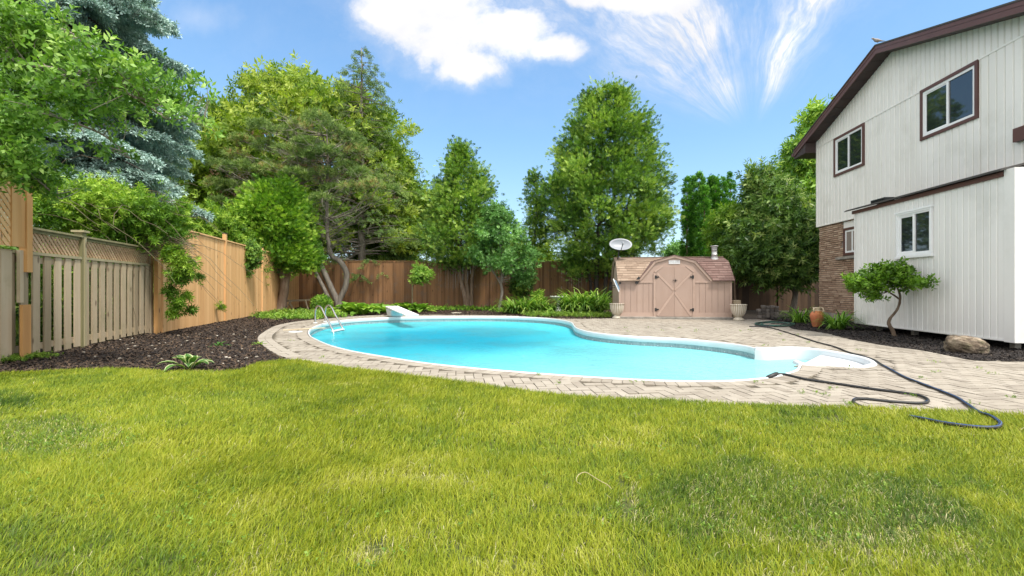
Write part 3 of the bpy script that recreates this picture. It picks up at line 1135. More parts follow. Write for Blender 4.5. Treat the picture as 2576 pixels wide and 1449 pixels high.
# end wall towards the camera
def HN(t, off, z):               # t along the end wall away from the yard
    x, y, _ = HE(EN, 0, z)
    return (x + t * .9944 + off * -.1054, y - t * .1054 - off * .9944, z)
mb = MB()
for k in range(8):
    a, b = .15 + k * .15 + .005, .15 + (k + 1) * .15 - .005
    top = lambda t: EZ1 + t * .26
    mb.hexa([HN(a, -.02, EZ0 + .02), HN(b, -.02, EZ0 + .02), HN(b - .01, .012, EZ0 + .02), HN(a + .01, .012, EZ0 + .02)],
            [HN(a, -.02, top(a)), HN(b, -.02, top(b)), HN(b - .01, .012, top(b)), HN(a + .01, .012, top(a))])
mb.build('end_siding', m_siding_ext, ext)
mb = MB()
hbox(mb, HE, EN - .022, EN + .15, EZ0 - .02, EZ1 + .10, -.02, .024)
mb.hexa([HN(.0, .0, EZ0 - .02), HN(.14, .0, EZ0 - .02), HN(.14, .022, EZ0 - .02), HN(.0, .022, EZ0 - .02)],
        [HN(.0, .0, EZ1 + .1), HN(.14, .0, EZ1 + .1), HN(.14, .022, EZ1 + .1), HN(.0, .022, EZ1 + .1)])
hbox(mb, HE, EF - .05, EF, EZ0, EZ1 + .02, -.02, .022)
hbox(mb, HE, EN + .15, EF - .05, EZ0 - .01, EZ0 + .02, -.02, .028)
mb.build('corner_trim', m_siding_ext, ext)
window(HE, *wins_e[0], ext, brown=False, fw=.035)
mb = MB()
hbox(mb, HE, EN + .16, EF + .05, EZ1 + .0, EZ1 + .075, 0.013, .045)
mb.build('fascia', m_brown, ext)
mb = MB()
mb.hexa([HE(EN + .1, .12, EZ1 + .078), HE(EF + .22, .12, EZ1 + .078), HE(EF + .22, -1.34, EZ1 + .44), HE(EN + .1, -1.34, EZ1 + .44)],
        [HE(EN + .1, .12, EZ1 + .10), HE(EF + .22, .12, EZ1 + .10), HE(EF + .22, -1.34, EZ1 + .46), HE(EN + .1, -1.34, EZ1 + .46)], .2)
mb.hexa([HE(EN + .1, .10, EZ1 + .102), HE(EF + .2, .10, EZ1 + .102), HE(EF + .2, -1.34, EZ1 + .462), HE(EN + .1, -1.34, EZ1 + .462)],
        [HE(EN + .1, .10, EZ1 + .118), HE(EF + .2, .10, EZ1 + .118), HE(EF + .2, -1.34, EZ1 + .475), HE(EN + .1, -1.34, EZ1 + .475)], .8)
mb.build('roof', m_roof, ext)
mb = MB()
hbox(mb, HE, 10.0, 10.45, EZ1 + .13, EZ1 + .215, -.22, -.02)
for k in range(9):
    hbox(mb, HE, 10.02 + k * .047, 10.04 + k * .047, EZ1 + .12, EZ1 + .20, -.02, -.008)
mb.build('roof_vent', m_black, ext)
for yy in (10.55, 9.5, 8.4, 7.4):
    mb = MB()
    hbox(mb, HE, yy, yy + .09, -.02, EZ0 + .01, -.35, -.26)
    mb.build('support_post', m_conc, ext)

# ---------------------------------------------------------------- fences
def wood(name, a, b, c, d, dirt=None, rw=.6):
    return pm(name, [(0, a), (.35, b), (.7, c), (1, d)], .8, (7, 7, .45), rw, detail=7, bump=.35, bdist=.004, dirt=dirt, dscale=2.2, knots=True)
m_wold = wood('weathered_wood', (.21, .16, .10), (.33, .26, .165), (.44, .355, .24), (.54, .46, .34), dirt=((.22, .20, .10), .35))
m_wnew = wood('cedar_fence', (.46, .245, .095), (.60, .345, .145), (.70, .43, .20), (.78, .52, .27), rw=.45)
m_wbrown = wood('brown_fence', (.13, .065, .028), (.22, .112, .048), (.32, .165, .07), (.38, .225, .11), dirt=((.16, .13, .10), .5), rw=.62)
m_worange = wood('orange_timber', (.38, .19, .065), (.52, .28, .10), (.62, .36, .15), (.70, .45, .22), rw=.3)
m_lat = wood('lattice_wood', (.25, .16, .09), (.36, .24, .14), (.44, .31, .19), (.5, .38, .25))
m_lat_new = wood('lattice_cedar', (.50, .27, .11), (.62, .36, .15), (.70, .44, .21), (.76, .52, .28))
m_green = wood('mossy_wood', (.13, .125, .055), (.22, .20, .10), (.31, .27, .16), (.38, .34, .22))


def run(x0y0, x1y1):
    a = Vector((x0y0[0], x0y0[1])); b = Vector((x1y1[0], x1y1[1]))
    d = (b - a); L = d.length; d.normalize()
    n = Vector((d.y, -d.x))        # right hand side when walking a->b (towards the yard for the left fences)
    def f(t, off, z):
        p = a + d * t + n * off
        return (p.x, p.y, z)
    return f, L


def fbox(mb, f, t0, t1, o0, o1, z0, z1, r=None):
    mb.hexa([f(t0, o0, z0), f(t1, o0, z0), f(t1, o1, z0), f(t0, o1, z0)],
            [f(t0, o0, z1), f(t1, o0, z1), f(t1, o1, z1), f(t0, o1, z1)], r)


def lattice(mb, f, t0, t1, z0, z1, off, pitch=.062, wd=.036, th=.009):
    """two crossed layers of laths clipped to the panel"""
    H_ = z1 - z0; L = t1 - t0
    for layer, sg in ((0, 1), (1, -1)):
        o0 = off + layer * (th + .001); o1 = o0 + th
        k = -H_ - .1
        while k < L + H_ + .1:
            # lath centre line: t = k + s*z ; vertical width
            r = random.random()
            hw = wd * .7071
            pts = []
            def tz(zz, e): return (k + e) + sg * (zz if sg == 1 else zz)
            quad = [(tz(0, -hw), 0), (tz(0, hw), 0), (tz(H_, hw), H_), (tz(H_, -hw), H_)]
            # clip by t in [0,L]
            poly = quad
            for lim, sgn_ in ((0, 1), (L, -1)):
                out_ = []
                for i in range(len(poly)):
                    p, q = poly[i], poly[(i + 1) % len(poly)]
                    dp, dq = sgn_ * (p[0] - lim), sgn_ * (q[0] - lim)
                    if dp >= 0: out_.append(p)
                    if (dp >= 0) != (dq >= 0):
                        s_ = dp / (dp - dq)
                        out_.append((p[0] + (q[0] - p[0]) * s_, p[1] + (q[1] - p[1]) * s_))
                poly = out_
                if not poly: break
            if len(poly) >= 3:
                mb.hexa([f(t0 + p[0], o0, z0 + p[1]) for p in poly], [f(t0 + p[0], o1, z0 + p[1]) for p in poly], r)
            k += pitch * 1.4142


# weathered board-on-board fence with lattice top
fo, Lo = run((old_x(5.0), 5.0), (old_x(10.02), 10.02))
tY = lambda Y: (Y - 5.0) * math.hypot(1, .285)
wf = thing('weathered_fence', 'grey weathered board fence with gaps between boards and a crossed lattice strip on top', 'fence', (old_x(7.5), 7.5, 0))
mb = MB()
t = tY(5.0)
k = 0
posts = [tY(6.38), tY(7.68), tY(9.98)]
while t < tY(9.93):
    w_ = .142
    if not any(abs(t + w_ / 2 - p) < .10 for p in posts[1:2]):
        fbox(mb, fo, t, t + w_, .02, .042, .03 + random.uniform(-.02, .02), 1.475)
    t += .235
mb.build('front_boards', m_wold, wf)['label'] = 'grey front boards with brown knots'
mb = MB()
t = tY(5.0) + .118
while t < tY(9.9):
    fbox(mb, fo, t + .03, t + .125, -.062, -.04, .05, 1.45)
    t += .235
mb.build('back_boards', m_wold, wf)
for z0, z1 in ((.10, .19), (1.36, 1.45)):
    mb = MB(); fbox(mb, fo, 0, Lo - .05, -.04, .02, z0, z1); mb.build('rail', m_wold, wf)
mb = MB()
fbox(mb, fo, 0, Lo - .05, -.04, .06, 1.478, 1.52)
fbox(mb, fo, tY(6.42), Lo - .05, -.055, .075, 1.845, 1.875)
fbox(mb, fo, tY(6.42), Lo - .05, .01, .03, 1.80, 1.845)
mb.build('lattice_rails', m_green, wf)
mb = MB()
lattice(mb, fo, tY(6.45), tY(7.64), 1.521, 1.80, -.005)
lattice(mb, fo, tY(7.74), tY(9.93), 1.521, 1.80, -.005)
mb.build('lattice_panel', m_lat, wf)
mb = MB()
fbox(mb, fo, posts[1] - .055, posts[1] + .055, -.05, .065, 0, 1.93)
fbox(mb, fo, posts[1] - .025, posts[1] + .02, .066, .085, .0, 1.85)
fbox(mb, fo, posts[1] - .085, posts[1] + .085, -.08, .10, 1.931, 1.965)
mb.build('post', m_green, wf)
mb = MB(); fbox(mb, fo, posts[2] - .04, posts[2] + .05, -.06, .05, 0, 1.7); mb.build('post', m_wold, wf)

# patched post with tall lattice screen at the picture's edge
ps = thing('lattice_screen', 'tall new cedar lattice screen bolted to a patched post beside the grey fence', 'lattice screen', fo(tY(6.25), .06, 0))
mb = MB(); fbox(mb, fo, tY(6.235), tY(6.30), .072, .11, .80, 1.52); fbox(mb, fo, tY(5.98), tY(6.16), .044, .07, .02, 1.50)
mb.build('grey_post', m_wold, ps)
mb = MB(); fbox(mb, fo, tY(6.18), tY(6.33), .141, .175, 0.02, .77); mb.build('lower_brace', m_worange, ps)
mb = MB()
fbox(mb, fo, tY(6.30), tY(6.40), .06, .15, 1.22, 2.50)
mb.build('tall_post', m_worange, ps)
mb = MB(); fbox(mb, fo, tY(6.07), tY(6.29), .10, .13, 1.56, 2.45); mb.build('side_board', m_worange, ps)
mb = MB(); fbox(mb, fo, tY(6.22), tY(6.43), .04, .16, 2.501, 2.56); mb.build('post_cap', m_wold, ps)
mb = MB(); lattice(mb, fo, tY(4.2), tY(6.06), 1.56, 2.42, .10, pitch=.075, wd=.052); mb.build('lattice_panel', m_lat_new, ps)
mb = MB(); fbox(mb, fo, tY(4.2), tY(6.06), .09, .135, 2.421, 2.46); mb.build('top_rail', m_worange, ps)

# new cedar fence
fn_, Ln = run((fence_x(10.12), 10.12), (fence_x(23.2), 23.2))
tN = lambda Y: (Y - 10.12) * math.hypot(1, .235)
nf = thing('cedar_fence', 'tall honey coloured new cedar fence of tight upright boards along the left side', 'fence', (fence_x(16), 16, 0))


def close_boards(mb, f, t0, t1, z0, ztop, o0=.0, pw=.14, jitter=.0):
    t = t0
    while t < t1:
        b = min(t + pw - .004, t1)
        fbox(mb, f, t, b, o0 + random.uniform(0, .006), o0 + .02 + random.uniform(0, .006), z0, ztop + random.uniform(-jitter, jitter))
        t += pw
mb = MB(); close_boards(mb, fn_, .12, Ln, .02, 2.40, .0, .112); mb.build('boards', m_wnew, nf)
mb = MB(); fbox(mb, fn_, .08, Ln, -.06, .06, 2.405, 2.44); mb.build('cap_rail', m_wnew, nf)
for Yp, h in ((10.12, 2.62), (13.65, 2.62), (17.2, 2.52), (20.4, 2.5)):
    mb = MB()
    fbox(mb, fn_, tN(Yp) - .05, tN(Yp) + .05, -.03, .065, 0, h)
    p = mb.build('post', m_wnew, nf)
    mb = MB(); fbox(mb, fn_, tN(Yp) - .058, tN(Yp) + .058, -.04, .075, h + .001, h + .025); mb.build('post_cap', m_black, p)
mb = MB(); fbox(mb, fn_, -.20, -.055, -.05, .03, 0, 2.3); mb.build('end_board', m_worange, nf)

# back fence
fb, Lb = run((-10.86, 23.2), (7.0, 23.2))
bf = thing('back_fence', 'brown stained board fence running behind the trees across the back of the yard', 'fence', (-2, 23.2, 0))
mb = MB(); close_boards(mb, fb, 0, Lb, .0, 2.33, 0, .125, .012); mb.build('boards', m_wbrown, bf)
mb = MB(); fbox(mb, fb, 0, Lb, -.05, .05, 2.345, 2.38); mb.build('cap_rail', m_wbrown, bf)
for xx in (-8.4, -5.95, -3.5, -1.05, 1.4, 3.85):
    mb = MB(); fbox(mb, fb, xx + 10.86 - .05, xx + 10.86 + .05, .027, .07, 0, 2.345); mb.build('post', m_wbrown, bf)
fr_, Lr = run((7.0, 20.6), (16.5, 20.2))
rf = thing('side_fence', 'low dark brown board fence between the shed and the brick corner', 'fence', (10, 20.5, 0))
m_wdark = wood('shade_darkened_fence', (.032, .018, .010), (.06, .034, .018), (.09, .052, .027), (.12, .075, .042), rw=.8)  # brown fence wood darkened, the shade on this run put into its colour
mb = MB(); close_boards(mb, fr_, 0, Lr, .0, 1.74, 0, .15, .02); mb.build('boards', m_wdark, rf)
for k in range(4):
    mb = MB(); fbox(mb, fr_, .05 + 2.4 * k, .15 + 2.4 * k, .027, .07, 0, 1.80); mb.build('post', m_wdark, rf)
fs_, Ls = run((7.0, 23.2), (7.0, 20.6))
mb = MB(); close_boards(mb, fs_, 0, Ls, 0, 2.2, -.03, .15, .01); mb.build('return_boards', m_wbrown, rf)

# ---------------------------------------------------------------- garden shed
SO = Vector((3.472, 14.80, 0)); SU = Vector((.9939, -.1103, 0)); SW = Vector((.1103, .9939, 0))
S = lambda u, w_, z: tuple(SO + SU * u + SW * w_ + Vector((0, 0, z)))
shp = Plane(SO.x, SO.y, SU.x, SU.y)
c5 = lambda x, y: (1475.8 + x * .2344, 570.2 + y * .2344)
SF = lambda x, y: shp.at(*c5(x, y))     # -> (u, z) on the shed front


def sbox(mb, u0, u1, w0, w1, z0, z1, r=None):
    mb.hexa([S(u0, w0, z0), S(u1, w0, z0), S(u1, w1, z0), S(u0, w1, z0)],
            [S(u0, w0, z1), S(u1, w0, z1), S(u1, w1, z1), S(u0, w1, z1)], r)


def sprism(mb, pts, w0, w1, r=None):
    mb.hexa([S(u, w0, z) for u, z in pts], [S(u, w1, z) for u, z in pts], r)


m_shed = pm('shed_paint', [(0, (.33, .235, .19)), (.5, (.375, .27, .22)), (1, (.42, .31, .255))], .7, (3, 3, 1), .3, bump=.25, bscale=50, bdist=.003, dirt=((.36, .25, .19), .4), dscale=2.5)
m_shed_trim = pm('shed_trim', [(0, (.38, .27, .215)), (1, (.47, .345, .285))], .7, (3, 3, 3), .3, dirt=((.3, .2, .15), .4), dscale=4)
m_brace_shadow = pm('brace_shadow_brown', [(0, (.20, .13, .10)), (1, (.27, .18, .14))], .8)
m_sh_l = pm('shingle_tan', [(0, (.20, .14, .10)), (.5, (.28, .205, .15)), (1, (.35, .265, .20))], .95, (14, 14, 14), .7, bump=.6, bscale=120, bdist=.004)
m_sh_r = pm('shingle_red', [(0, (.115, .068, .058)), (.5, (.165, .10, .085)), (1, (.21, .14, .12))], .95, (14, 14, 14), .7, bump=.6, bscale=120, bdist=.004)
m_galv = pm('galvanised', [(0, (.34, .35, .35)), (1, (.52, .53, .53))], .5, (8, 8, 3), 0, metal=.45)
WID, DEP = 3.47, 2.0
ZB, ZE = .08, 1.24
shed = thing('garden_shed', 'pinkish tan barn shed with double doors under a half tan, half red shingled roof', 'shed', S(WID / 2, DEP / 2, 0))
mb = MB(); sbox(mb, -.05, WID + .06, -.09, DEP + .05, -.02, ZB); mb.build('slab', m_conc, shed, bevel=.012)
ROOFP = [(-.10, ZE - .02), (.42, 1.84), (1.0, 2.03), (1.58, 1.84), (2.10, ZE - .02)]
mb = MB()
sbox(mb, .02, WID - .02, .02, DEP - .02, ZB, ZE)
mb.hexa([S(.02, w_, z) for w_, z in ((.02, ZE), (.44, 1.80), (1.0, 1.98), (1.56, 1.80), (1.98, ZE))],
        [S(WID - .02, w_, z) for w_, z in ((.02, ZE), (.44, 1.80), (1.0, 1.98), (1.56, 1.80), (1.98, ZE))])
mb.build('wall', m_shed, shed)
# front planks either side of the doors
uL, uR = SF(722, 0)[0], SF(1158, 0)[0]
mb = MB()
def planks(xs, z0, z1):
    us = [SF(x, 0)[0] for x in xs]
    for a, b in zip(us[:-1], us[1:]):
        sbox(mb, a + .004, b - .004, 0, .02, z0, z1)
planks([350, 410, 472, 540, 605, 668, 722], ZB + .14, ZE - .02)
mb.build('plank_siding', m_shed, shed)
mb = MB()
planks([1158, 1208, 1275, 1345, 1410, 1478, 1553], ZB + .14, ZE - .02)
mb.build('plank_siding', m_shed, shed)
mb = MB()
for k in range(12):
    a = .02 + k * (DEP - .04) / 12
    mb.hexa([S(0, a + .004, ZB), S(.02, a + .004, ZB), S(.02, a + .16, ZB), S(0, a + .16, ZB)], [S(0, a + .004, ZE), S(.02, a + .004, ZE), S(.02, a + .16, ZE), S(0, a + .16, ZE)])
mb.build('plank_siding', m_shed, shed)
mb = MB()
sbox(mb, 0, uL - .01, -.014, .0, ZB + .0, ZB + .138)
sbox(mb, uR + .01, WID, -.014, .0, ZB + .0, ZB + .138)
sbox(mb, 0, uL - .01, -.016, .0, ZE - .075, ZE - .015)
sbox(mb, uR + .01, WID, -.016, .0, ZE - .075, ZE - .015)
sbox(mb, -.012, .045, -.018, .05, ZB, ZE - .02); sbox(mb, WID - .045, WID + .012, -.018, .05, ZB, ZE - .02)
for (w0, w1) in ((0.0, .42), (.42, 1.0), (1.0, 1.58), (1.58, 2.0)):
    for uu in (-.03, WID + .005):
        z0 = np.interp(w0, [p[0] for p in ROOFP], [p[1] for p in ROOFP]); z1 = np.interp(w1, [p[0] for p in ROOFP], [p[1] for p in ROOFP])
        mb.hexa([S(uu, w0, z0 - .07), S(uu + .025, w0, z0 - .07), S(uu + .025, w1, z1 - .07), S(uu, w1, z1 - .07)],
                [S(uu, w0, z0), S(uu + .025, w0, z0), S(uu + .025, w1, z1), S(uu, w1, z1)])
mb.build('trim', m_shed_trim, shed)
# roofs: overlapping shingle courses following the gambrel profile
pl = np.array(ROOFP); sg_ = np.hypot(np.diff(pl[:, 0]), np.diff(pl[:, 1])); cum_ = np.concatenate([[0], np.cumsum(sg_)])
def rp(s_, lift=0.0):
    w_ = np.interp(s_, cum_, pl[:, 0]); z = np.interp(s_, cum_, pl[:, 1])
    return w_, z + lift
def shingles(mb, u0, u1, s0, s1, flip=False, tab=.24, course=.105):
    n = int((s1 - s0) / course)
    for k in range(n + 1):
        a = s0 + k * course if not flip else s1 - k * course
        b = min(a + course * 1.25, s1) if not flip else max(a - course * 1.25, s0)
        u = u0 - random.uniform(0, tab)
        while u < u1:
            x0, x1 = max(u, u0), min(u + tab - .006, u1)
            if not flip:
                zz_ = rp(a)[1] + .03
                gl_ = np.interp(zz_, [dor[0][1], dor[1][1], dor[2][1]], [dor[0][0], dor[1][0], dor[2][0]])
                gr_ = np.interp(zz_, [dor[4][1], dor[3][1], dor[2][1]], [dor[4][0], dor[3][0], dor[2][0]])
                if zz_ < dor[2][1]:
                    mid_ = (x0 + x1) / 2
                    if mid_ < (gl_ + gr_) / 2: x1 = min(x1, gl_)
                    else: x0 = max(x0, gr_)
            if x1 - x0 > .01:
                w0, z0 = rp(a); w1, z1 = rp(b)
                l0 = .022 + random.uniform(0, .005); sg2 = -1 if not flip else 1
                mb.hexa([S(x0, w0 + sg2 * .004, z0 + .002), S(x1, w0 + sg2 * .004, z0 + .002), S(x1, w1, z1 + .001), S(x0, w1, z1 + .001)],
                        [S(x0, w0 + sg2 * .008, z0 + l0), S(x1, w0 + sg2 * .008, z0 + l0), S(x1, w1, z1 + .010), S(x0, w1, z1 + .010)])
            u += tab * random.choice((1, 1, .6))
half = cum_[2]
dor = [SF(560, 572), SF(728, 372), SF(940, 312), SF(1163, 372), SF(1348, 578)]
mb = MB(); shingles(mb, -.06, 1.9, 0, half); shingles(mb, -.06, 1.9, half, cum_[-1], flip=True); mb.build('tan_roof', m_sh_l, shed)['label'] = 'faded tan shingles'
mb = MB(); shingles(mb, 1.9, WID + .07, 0, half); shingles(mb, 1.9, WID + .07, half, cum_[-1], flip=True)
mb.build('red_roof', m_sh_r, shed)['label'] = 'newer brick red shingles'
mb = MB(); sbox(mb, -.06, WID + .07, .93, 1.07, 2.045, 2.06); mb.build('ridge_cap', m_sh_l, shed)
# cross gable over the doors
dor = [SF(560, 572), SF(728, 372), SF(940, 312), SF(1163, 372), SF(1348, 578)]
mb = MB()
sprism(mb, [(dor[0][0] + .04, ZE - .02), (dor[4][0] - .04, ZE - .02)] + [(p[0] + (.03 if i == 0 else -.03 if i == 4 else 0), p[1] - .02) for i, p in reversed(list(enumerate(dor)))], -.006, .85)
mb.build('gable_wall', m_shed, shed)
mb = MB()
for a, b in zip(dor[:-1], dor[1:]):
    d = Vector((b[0] - a[0], b[1] - a[1])).normalized(); n = Vector((-d.y, d.x))
    e0, e1 = -.0, .0
    q = lambda p, k: (p[0] + n.x * k, p[1] + n.y * k)
    sprism(mb, [q(a, -.055), q(b, -.055), q(b, .012), q(a, .012)], -.045, -.008)
mb.build('gable_trim', m_shed_trim, shed)
mb = MB()
for i, (a, b) in enumerate(zip(dor[:-1], dor[1:])):
    d = Vector((b[0] - a[0], b[1] - a[1])).normalized(); n = Vector((-d.y, d.x))
    q = lambda p, k: (p[0] + n.x * k, p[1] + n.y * k)
    sprism(mb, [q(a, .013), q(b, .013), q(b, .03), q(a, .03)], -.06, 1.0 - (abs(a[1] + b[1]) / 2 < 1.7) * .55, .3)
mb.build('gable_roof', m_sh_r, shed)
# louvred vent
v0, v1 = SF(880, 400), SF(1000, 360)
mb = MB()
sbox(mb, v0[0], v1[0], -.02, -.007, v0[1], v0[1] + .012); sbox(mb, v0[0], v1[0], -.02, -.007, v1[1] - .012, v1[1])
for k in range(6):
    z = v0[1] + .014 + k * (v1[1] - v0[1] - .03) / 6
    mb.hexa([S(v0[0], -.018, z), S(v1[0], -.018, z), S(v1[0], -.007, z + .008), S(v0[0], -.007, z + .008)], [S(v0[0], -.018, z + .003), S(v1[0], -.018, z + .003), S(v1[0], -.007, z + .012), S(v0[0], -.007, z + .012)])
for uu in (v0[0], (v0[0] + v1[0]) / 2, v1[0] - .008): sbox(mb, uu, uu + .008, -.022, -.007, v0[1] + .012, v1[1] - .012)
mb.build('vent', m_wframe, shed)
# doors
uc = SF(938, 0)[0]
d0, d1 = SF(742, 0)[0], SF(1135, 0)[0]
zt = SF(938, 432)[1]; zs = SF(742, 497)[1]
tl_, tr_ = SF(820, 432)[0], SF(1058, 432)[0]
for side in (0, 1):
    if side == 0: pts = [(d0, ZB + .01), (uc - .003, ZB + .01), (uc - .003, zt), (tl_, zt), (d0, zs)]
    else: pts = [(uc + .003, ZB + .01), (d1, ZB + .01), (d1, zs), (tr_, zt), (uc + .003, zt)]
    mb = MB(); sprism(mb, pts, -.028, -.007)
    dr = mb.build('door', m_shed, shed)
    mb = MB()
    zm = SF(938, 690)[1]
    e = d0 if side == 0 else d1; ic = uc - .012 if side == 0 else uc + .012; ee = e + (.05 if side == 0 else -.05)
    for (pa, pb) in (((ee, zs - .02), (ic, zm + .02)), ((ee, ZB + .04), (ic, zm - .05))):
        a = Vector(S(pa[0], -.031, pa[1])); b = Vector(S(pb[0], -.031, pb[1]))
        mb.bar(a, b, .07, .009, up=SW)
    br_ = mb.build('brace', m_shed_trim, dr)
    mb = MB()
    for (pa, pb) in (((ee, zs - .02), (ic, zm + .02)), ((ee, ZB + .04), (ic, zm - .05))):
        mb.bar(Vector(S(pa[0], -.0295, pa[1])), Vector(S(pb[0], -.0295, pb[1])), .079, .003, up=SW)
    mb.build('brace_shadow_line', m_brace_shadow, br_)  # darker strip behind each brace, its shadow gap put into colour
    for zh in ((SF(750, 541)[1]), (SF(750, 889)[1])):
        mb = MB()
        s_ = 1 if side == 0 else -1
        x0 = e - s_ * .035
        lo, hi = min(x0, x0 + s_ * .12), max(x0, x0 + s_ * .12)
        sbox(mb, lo, hi, -.046, -.036, zh - .022, zh + .022)
        sbox(mb, min(e - s_ * .035, e + s_ * .02), max(e - s_ * .035, e + s_ * .02), -.047, -.036, zh - .05, zh + .05)
        mb.build('hinge', m_black, dr)
    if side == 1:
        mb = MB()
        zl = SF(950, 575)[1]
        sbox(mb, uc - .05, uc + .09, -.05, -.038, zl - .008, zl + .008)
        mb.tube([S(uc + .03, -.04, zl + .03), S(uc + .03, -.075, zl), S(uc + .03, -.04, zl - .05)], .01, 6)
        mb.build('latch', m_black, dr)
mb = MB()
for (a, b, pa, pb) in (((d0 - .075, ZB), (d0 - .006, zs), (d0 - .04, zs + .03), (tl_ - .01, zt + .03)), ((d1 + .006, ZB), (d1 + .075, zs), (d1 + .04, zs + .03), (tr_ + .01, zt + .03))):
    mb = MB()
    sbox(mb, a[0], b[0], -.034, -.007, a[1], b[1])
    mb.bar(S(pa[0], -.02, pa[1]), S(pb[0], -.02, pb[1]), .05, .026, up=SW)
    mb.build('door_casing', m_shed_trim, shed)
# metal flue with flashing
fc = P3(1797, 640, 15.25)
mb = MB()
zb_ = 1.93
ztop = P3(1797, 618.5, 15.25)[2]
mb.lathe((fc[0], fc[1], 0), [(.14, zb_), (.13, zb_ + .02), (.085, zb_ + .17), (.10, zb_ + .175), (.10, zb_ + .185), (.083, zb_ + .19), (.083, zb_ + .33), (.09, zb_ + .335), (.083, zb_ + .345), (.083, ztop - .1), (.095, ztop - .095), (.095, ztop - .075), (.085, ztop - .07), (.085, ztop - .03), (.125, ztop - .025), (.125, ztop), (.0, ztop + .005)], 24)
mb.box((fc[0], fc[1] - .06, zb_ + .005), (.5, .34, .012), 0, tilt=(.32, 0))
mb.build('flue', m_galv, shed)
# broken corner of black underlay hanging from the gable edge
mb = MB()
a = SF(545, 560); b = SF(528, 615)
sprism(mb, [(a[0] - .05, a[1] - .02), (a[0] + .03, a[1] + .08), (a[0] + .07, a[1] + .04), (b[0] + .06, b[1] + .0), (b[0] - .04, b[1] + .01)], -.085, -.065)
mb.build('loose_flashing', m_black, shed)

# satellite dishes
m_dish = pm('dish_grey', [(0, (.22, .24, .27)), (1, (.28, .30, .33))], .4)
m_blue = pm('pale_blue', [(0, (.13, .27, .42)), (1, (.25, .42, .6))], .5, (12, 12, 12), 0)
dc = Vector(P3(1561.6, 614.3, 15.35))
dish = thing('satellite_dish', 'wide grey oval satellite dish on a bent mast above the shed roof', 'satellite dish', (dc.x, dc.y, 1.95))
mb = MB()
rings, seg = 7, 36
Mx = Matrix.Rotation(math.radians(-28), 3, 'X')
def dpt(r, a, back=0.0):
    p = Vector((r * .385 * math.cos(a), -(.09 * (1 - r * r)) * -1 + back, r * .23 * math.sin(a)))
    return dc + Mx @ p
base_i = len(mb.v)
for bk_ in (0.0, .012):
    for i in range(rings + 1):
        for j in range(seg):
            mb.v.append(tuple(dpt(max(i, .02) / rings, 2 * math.pi * j / seg, bk_)))
N1 = (rings + 1) * seg
for L_ in (0, 1):
    for i in range(rings):
        for j in range(seg):
            a = L_ * N1 + i * seg + j; b = L_ * N1 + i * seg + (j + 1) % seg
            mb.f.append([a, b, b + seg, a + seg]); mb.r.append(.5); mb.sm.append(True)
for j in range(seg):
    a = rings * seg + j; b = rings * seg + (j + 1) % seg
    mb.f.append([a, b, N1 + b, N1 + a]); mb.r.append(.5); mb.sm.append(False)
mb.f.append([j for j in range(seg)]); mb.r.append(.5); mb.sm.append(False)
mb.build('reflector', m_dish, dish)
mb = MB()
mb.tube([Vector(P3(1554, 652, 15.5)), Vector(P3(1556, 640, 15.5)), dc + Vector((-.02, .16, -.08))], .022, 10)
mb.build('mast', m_black, dish)
mb = MB()
tipf = dc + Vector((-.0, -.30, -.02))
mb.tube([dc + Vector((-.02, .1, -.22)), dc + Vector((-.01, -.1, -.2)), tipf], .012, 8)
mb.build('feed_arm', m_black, dish)
mb = MB(); mb.box(tipf + Vector((0, 0, .03)), (.055, .08, .085), 0, tilt=(-.3, 0)); mb.build('receiver', m_dish, dish, bevel=.008)

d2 = thing('small_dish', 'small white framed dish seen edge-on at the shed corner', 'satellite dish', P3(1551, 717, 14.6))
mb = MB()
a = Vector(P3(1543, 702, 14.6)); b = Vector(P3(1557, 733, 14.6))
mid = (a + b) / 2
ax2 = (b - a).normalized()
mb.bar(a, b, .3, .03, up=Vector((ax2.z, .25, -ax2.x)))
mb.build('rim', m_wframe, d2, bevel=.008)
mb = MB(); mb.bar(a + Vector((.04, 0, .0)) + ax2 * .06, b + Vector((.035, 0, .02)) - ax2 * .05, .25, .025, up=Vector((ax2.z, .25, -ax2.x))); mb.build('face', m_blue, d2)
mb = MB()
mb.tube([Vector(P3(1534, 722, 14.75)), Vector(P3(1540, 719, 14.8)), mid], .012, 6)
mb.tube([Vector(P3(1534, 722, 14.75)), Vector(P3(1545, 724, 14.8)), mid], .01, 6)
mb.build('bracket', m_black, d2)
mb = MB(); mb.box(Vector(P3(1560, 712, 14.75)), (.05, .07, .06)); mb.build('receiver', m_black, d2, bevel=.006)

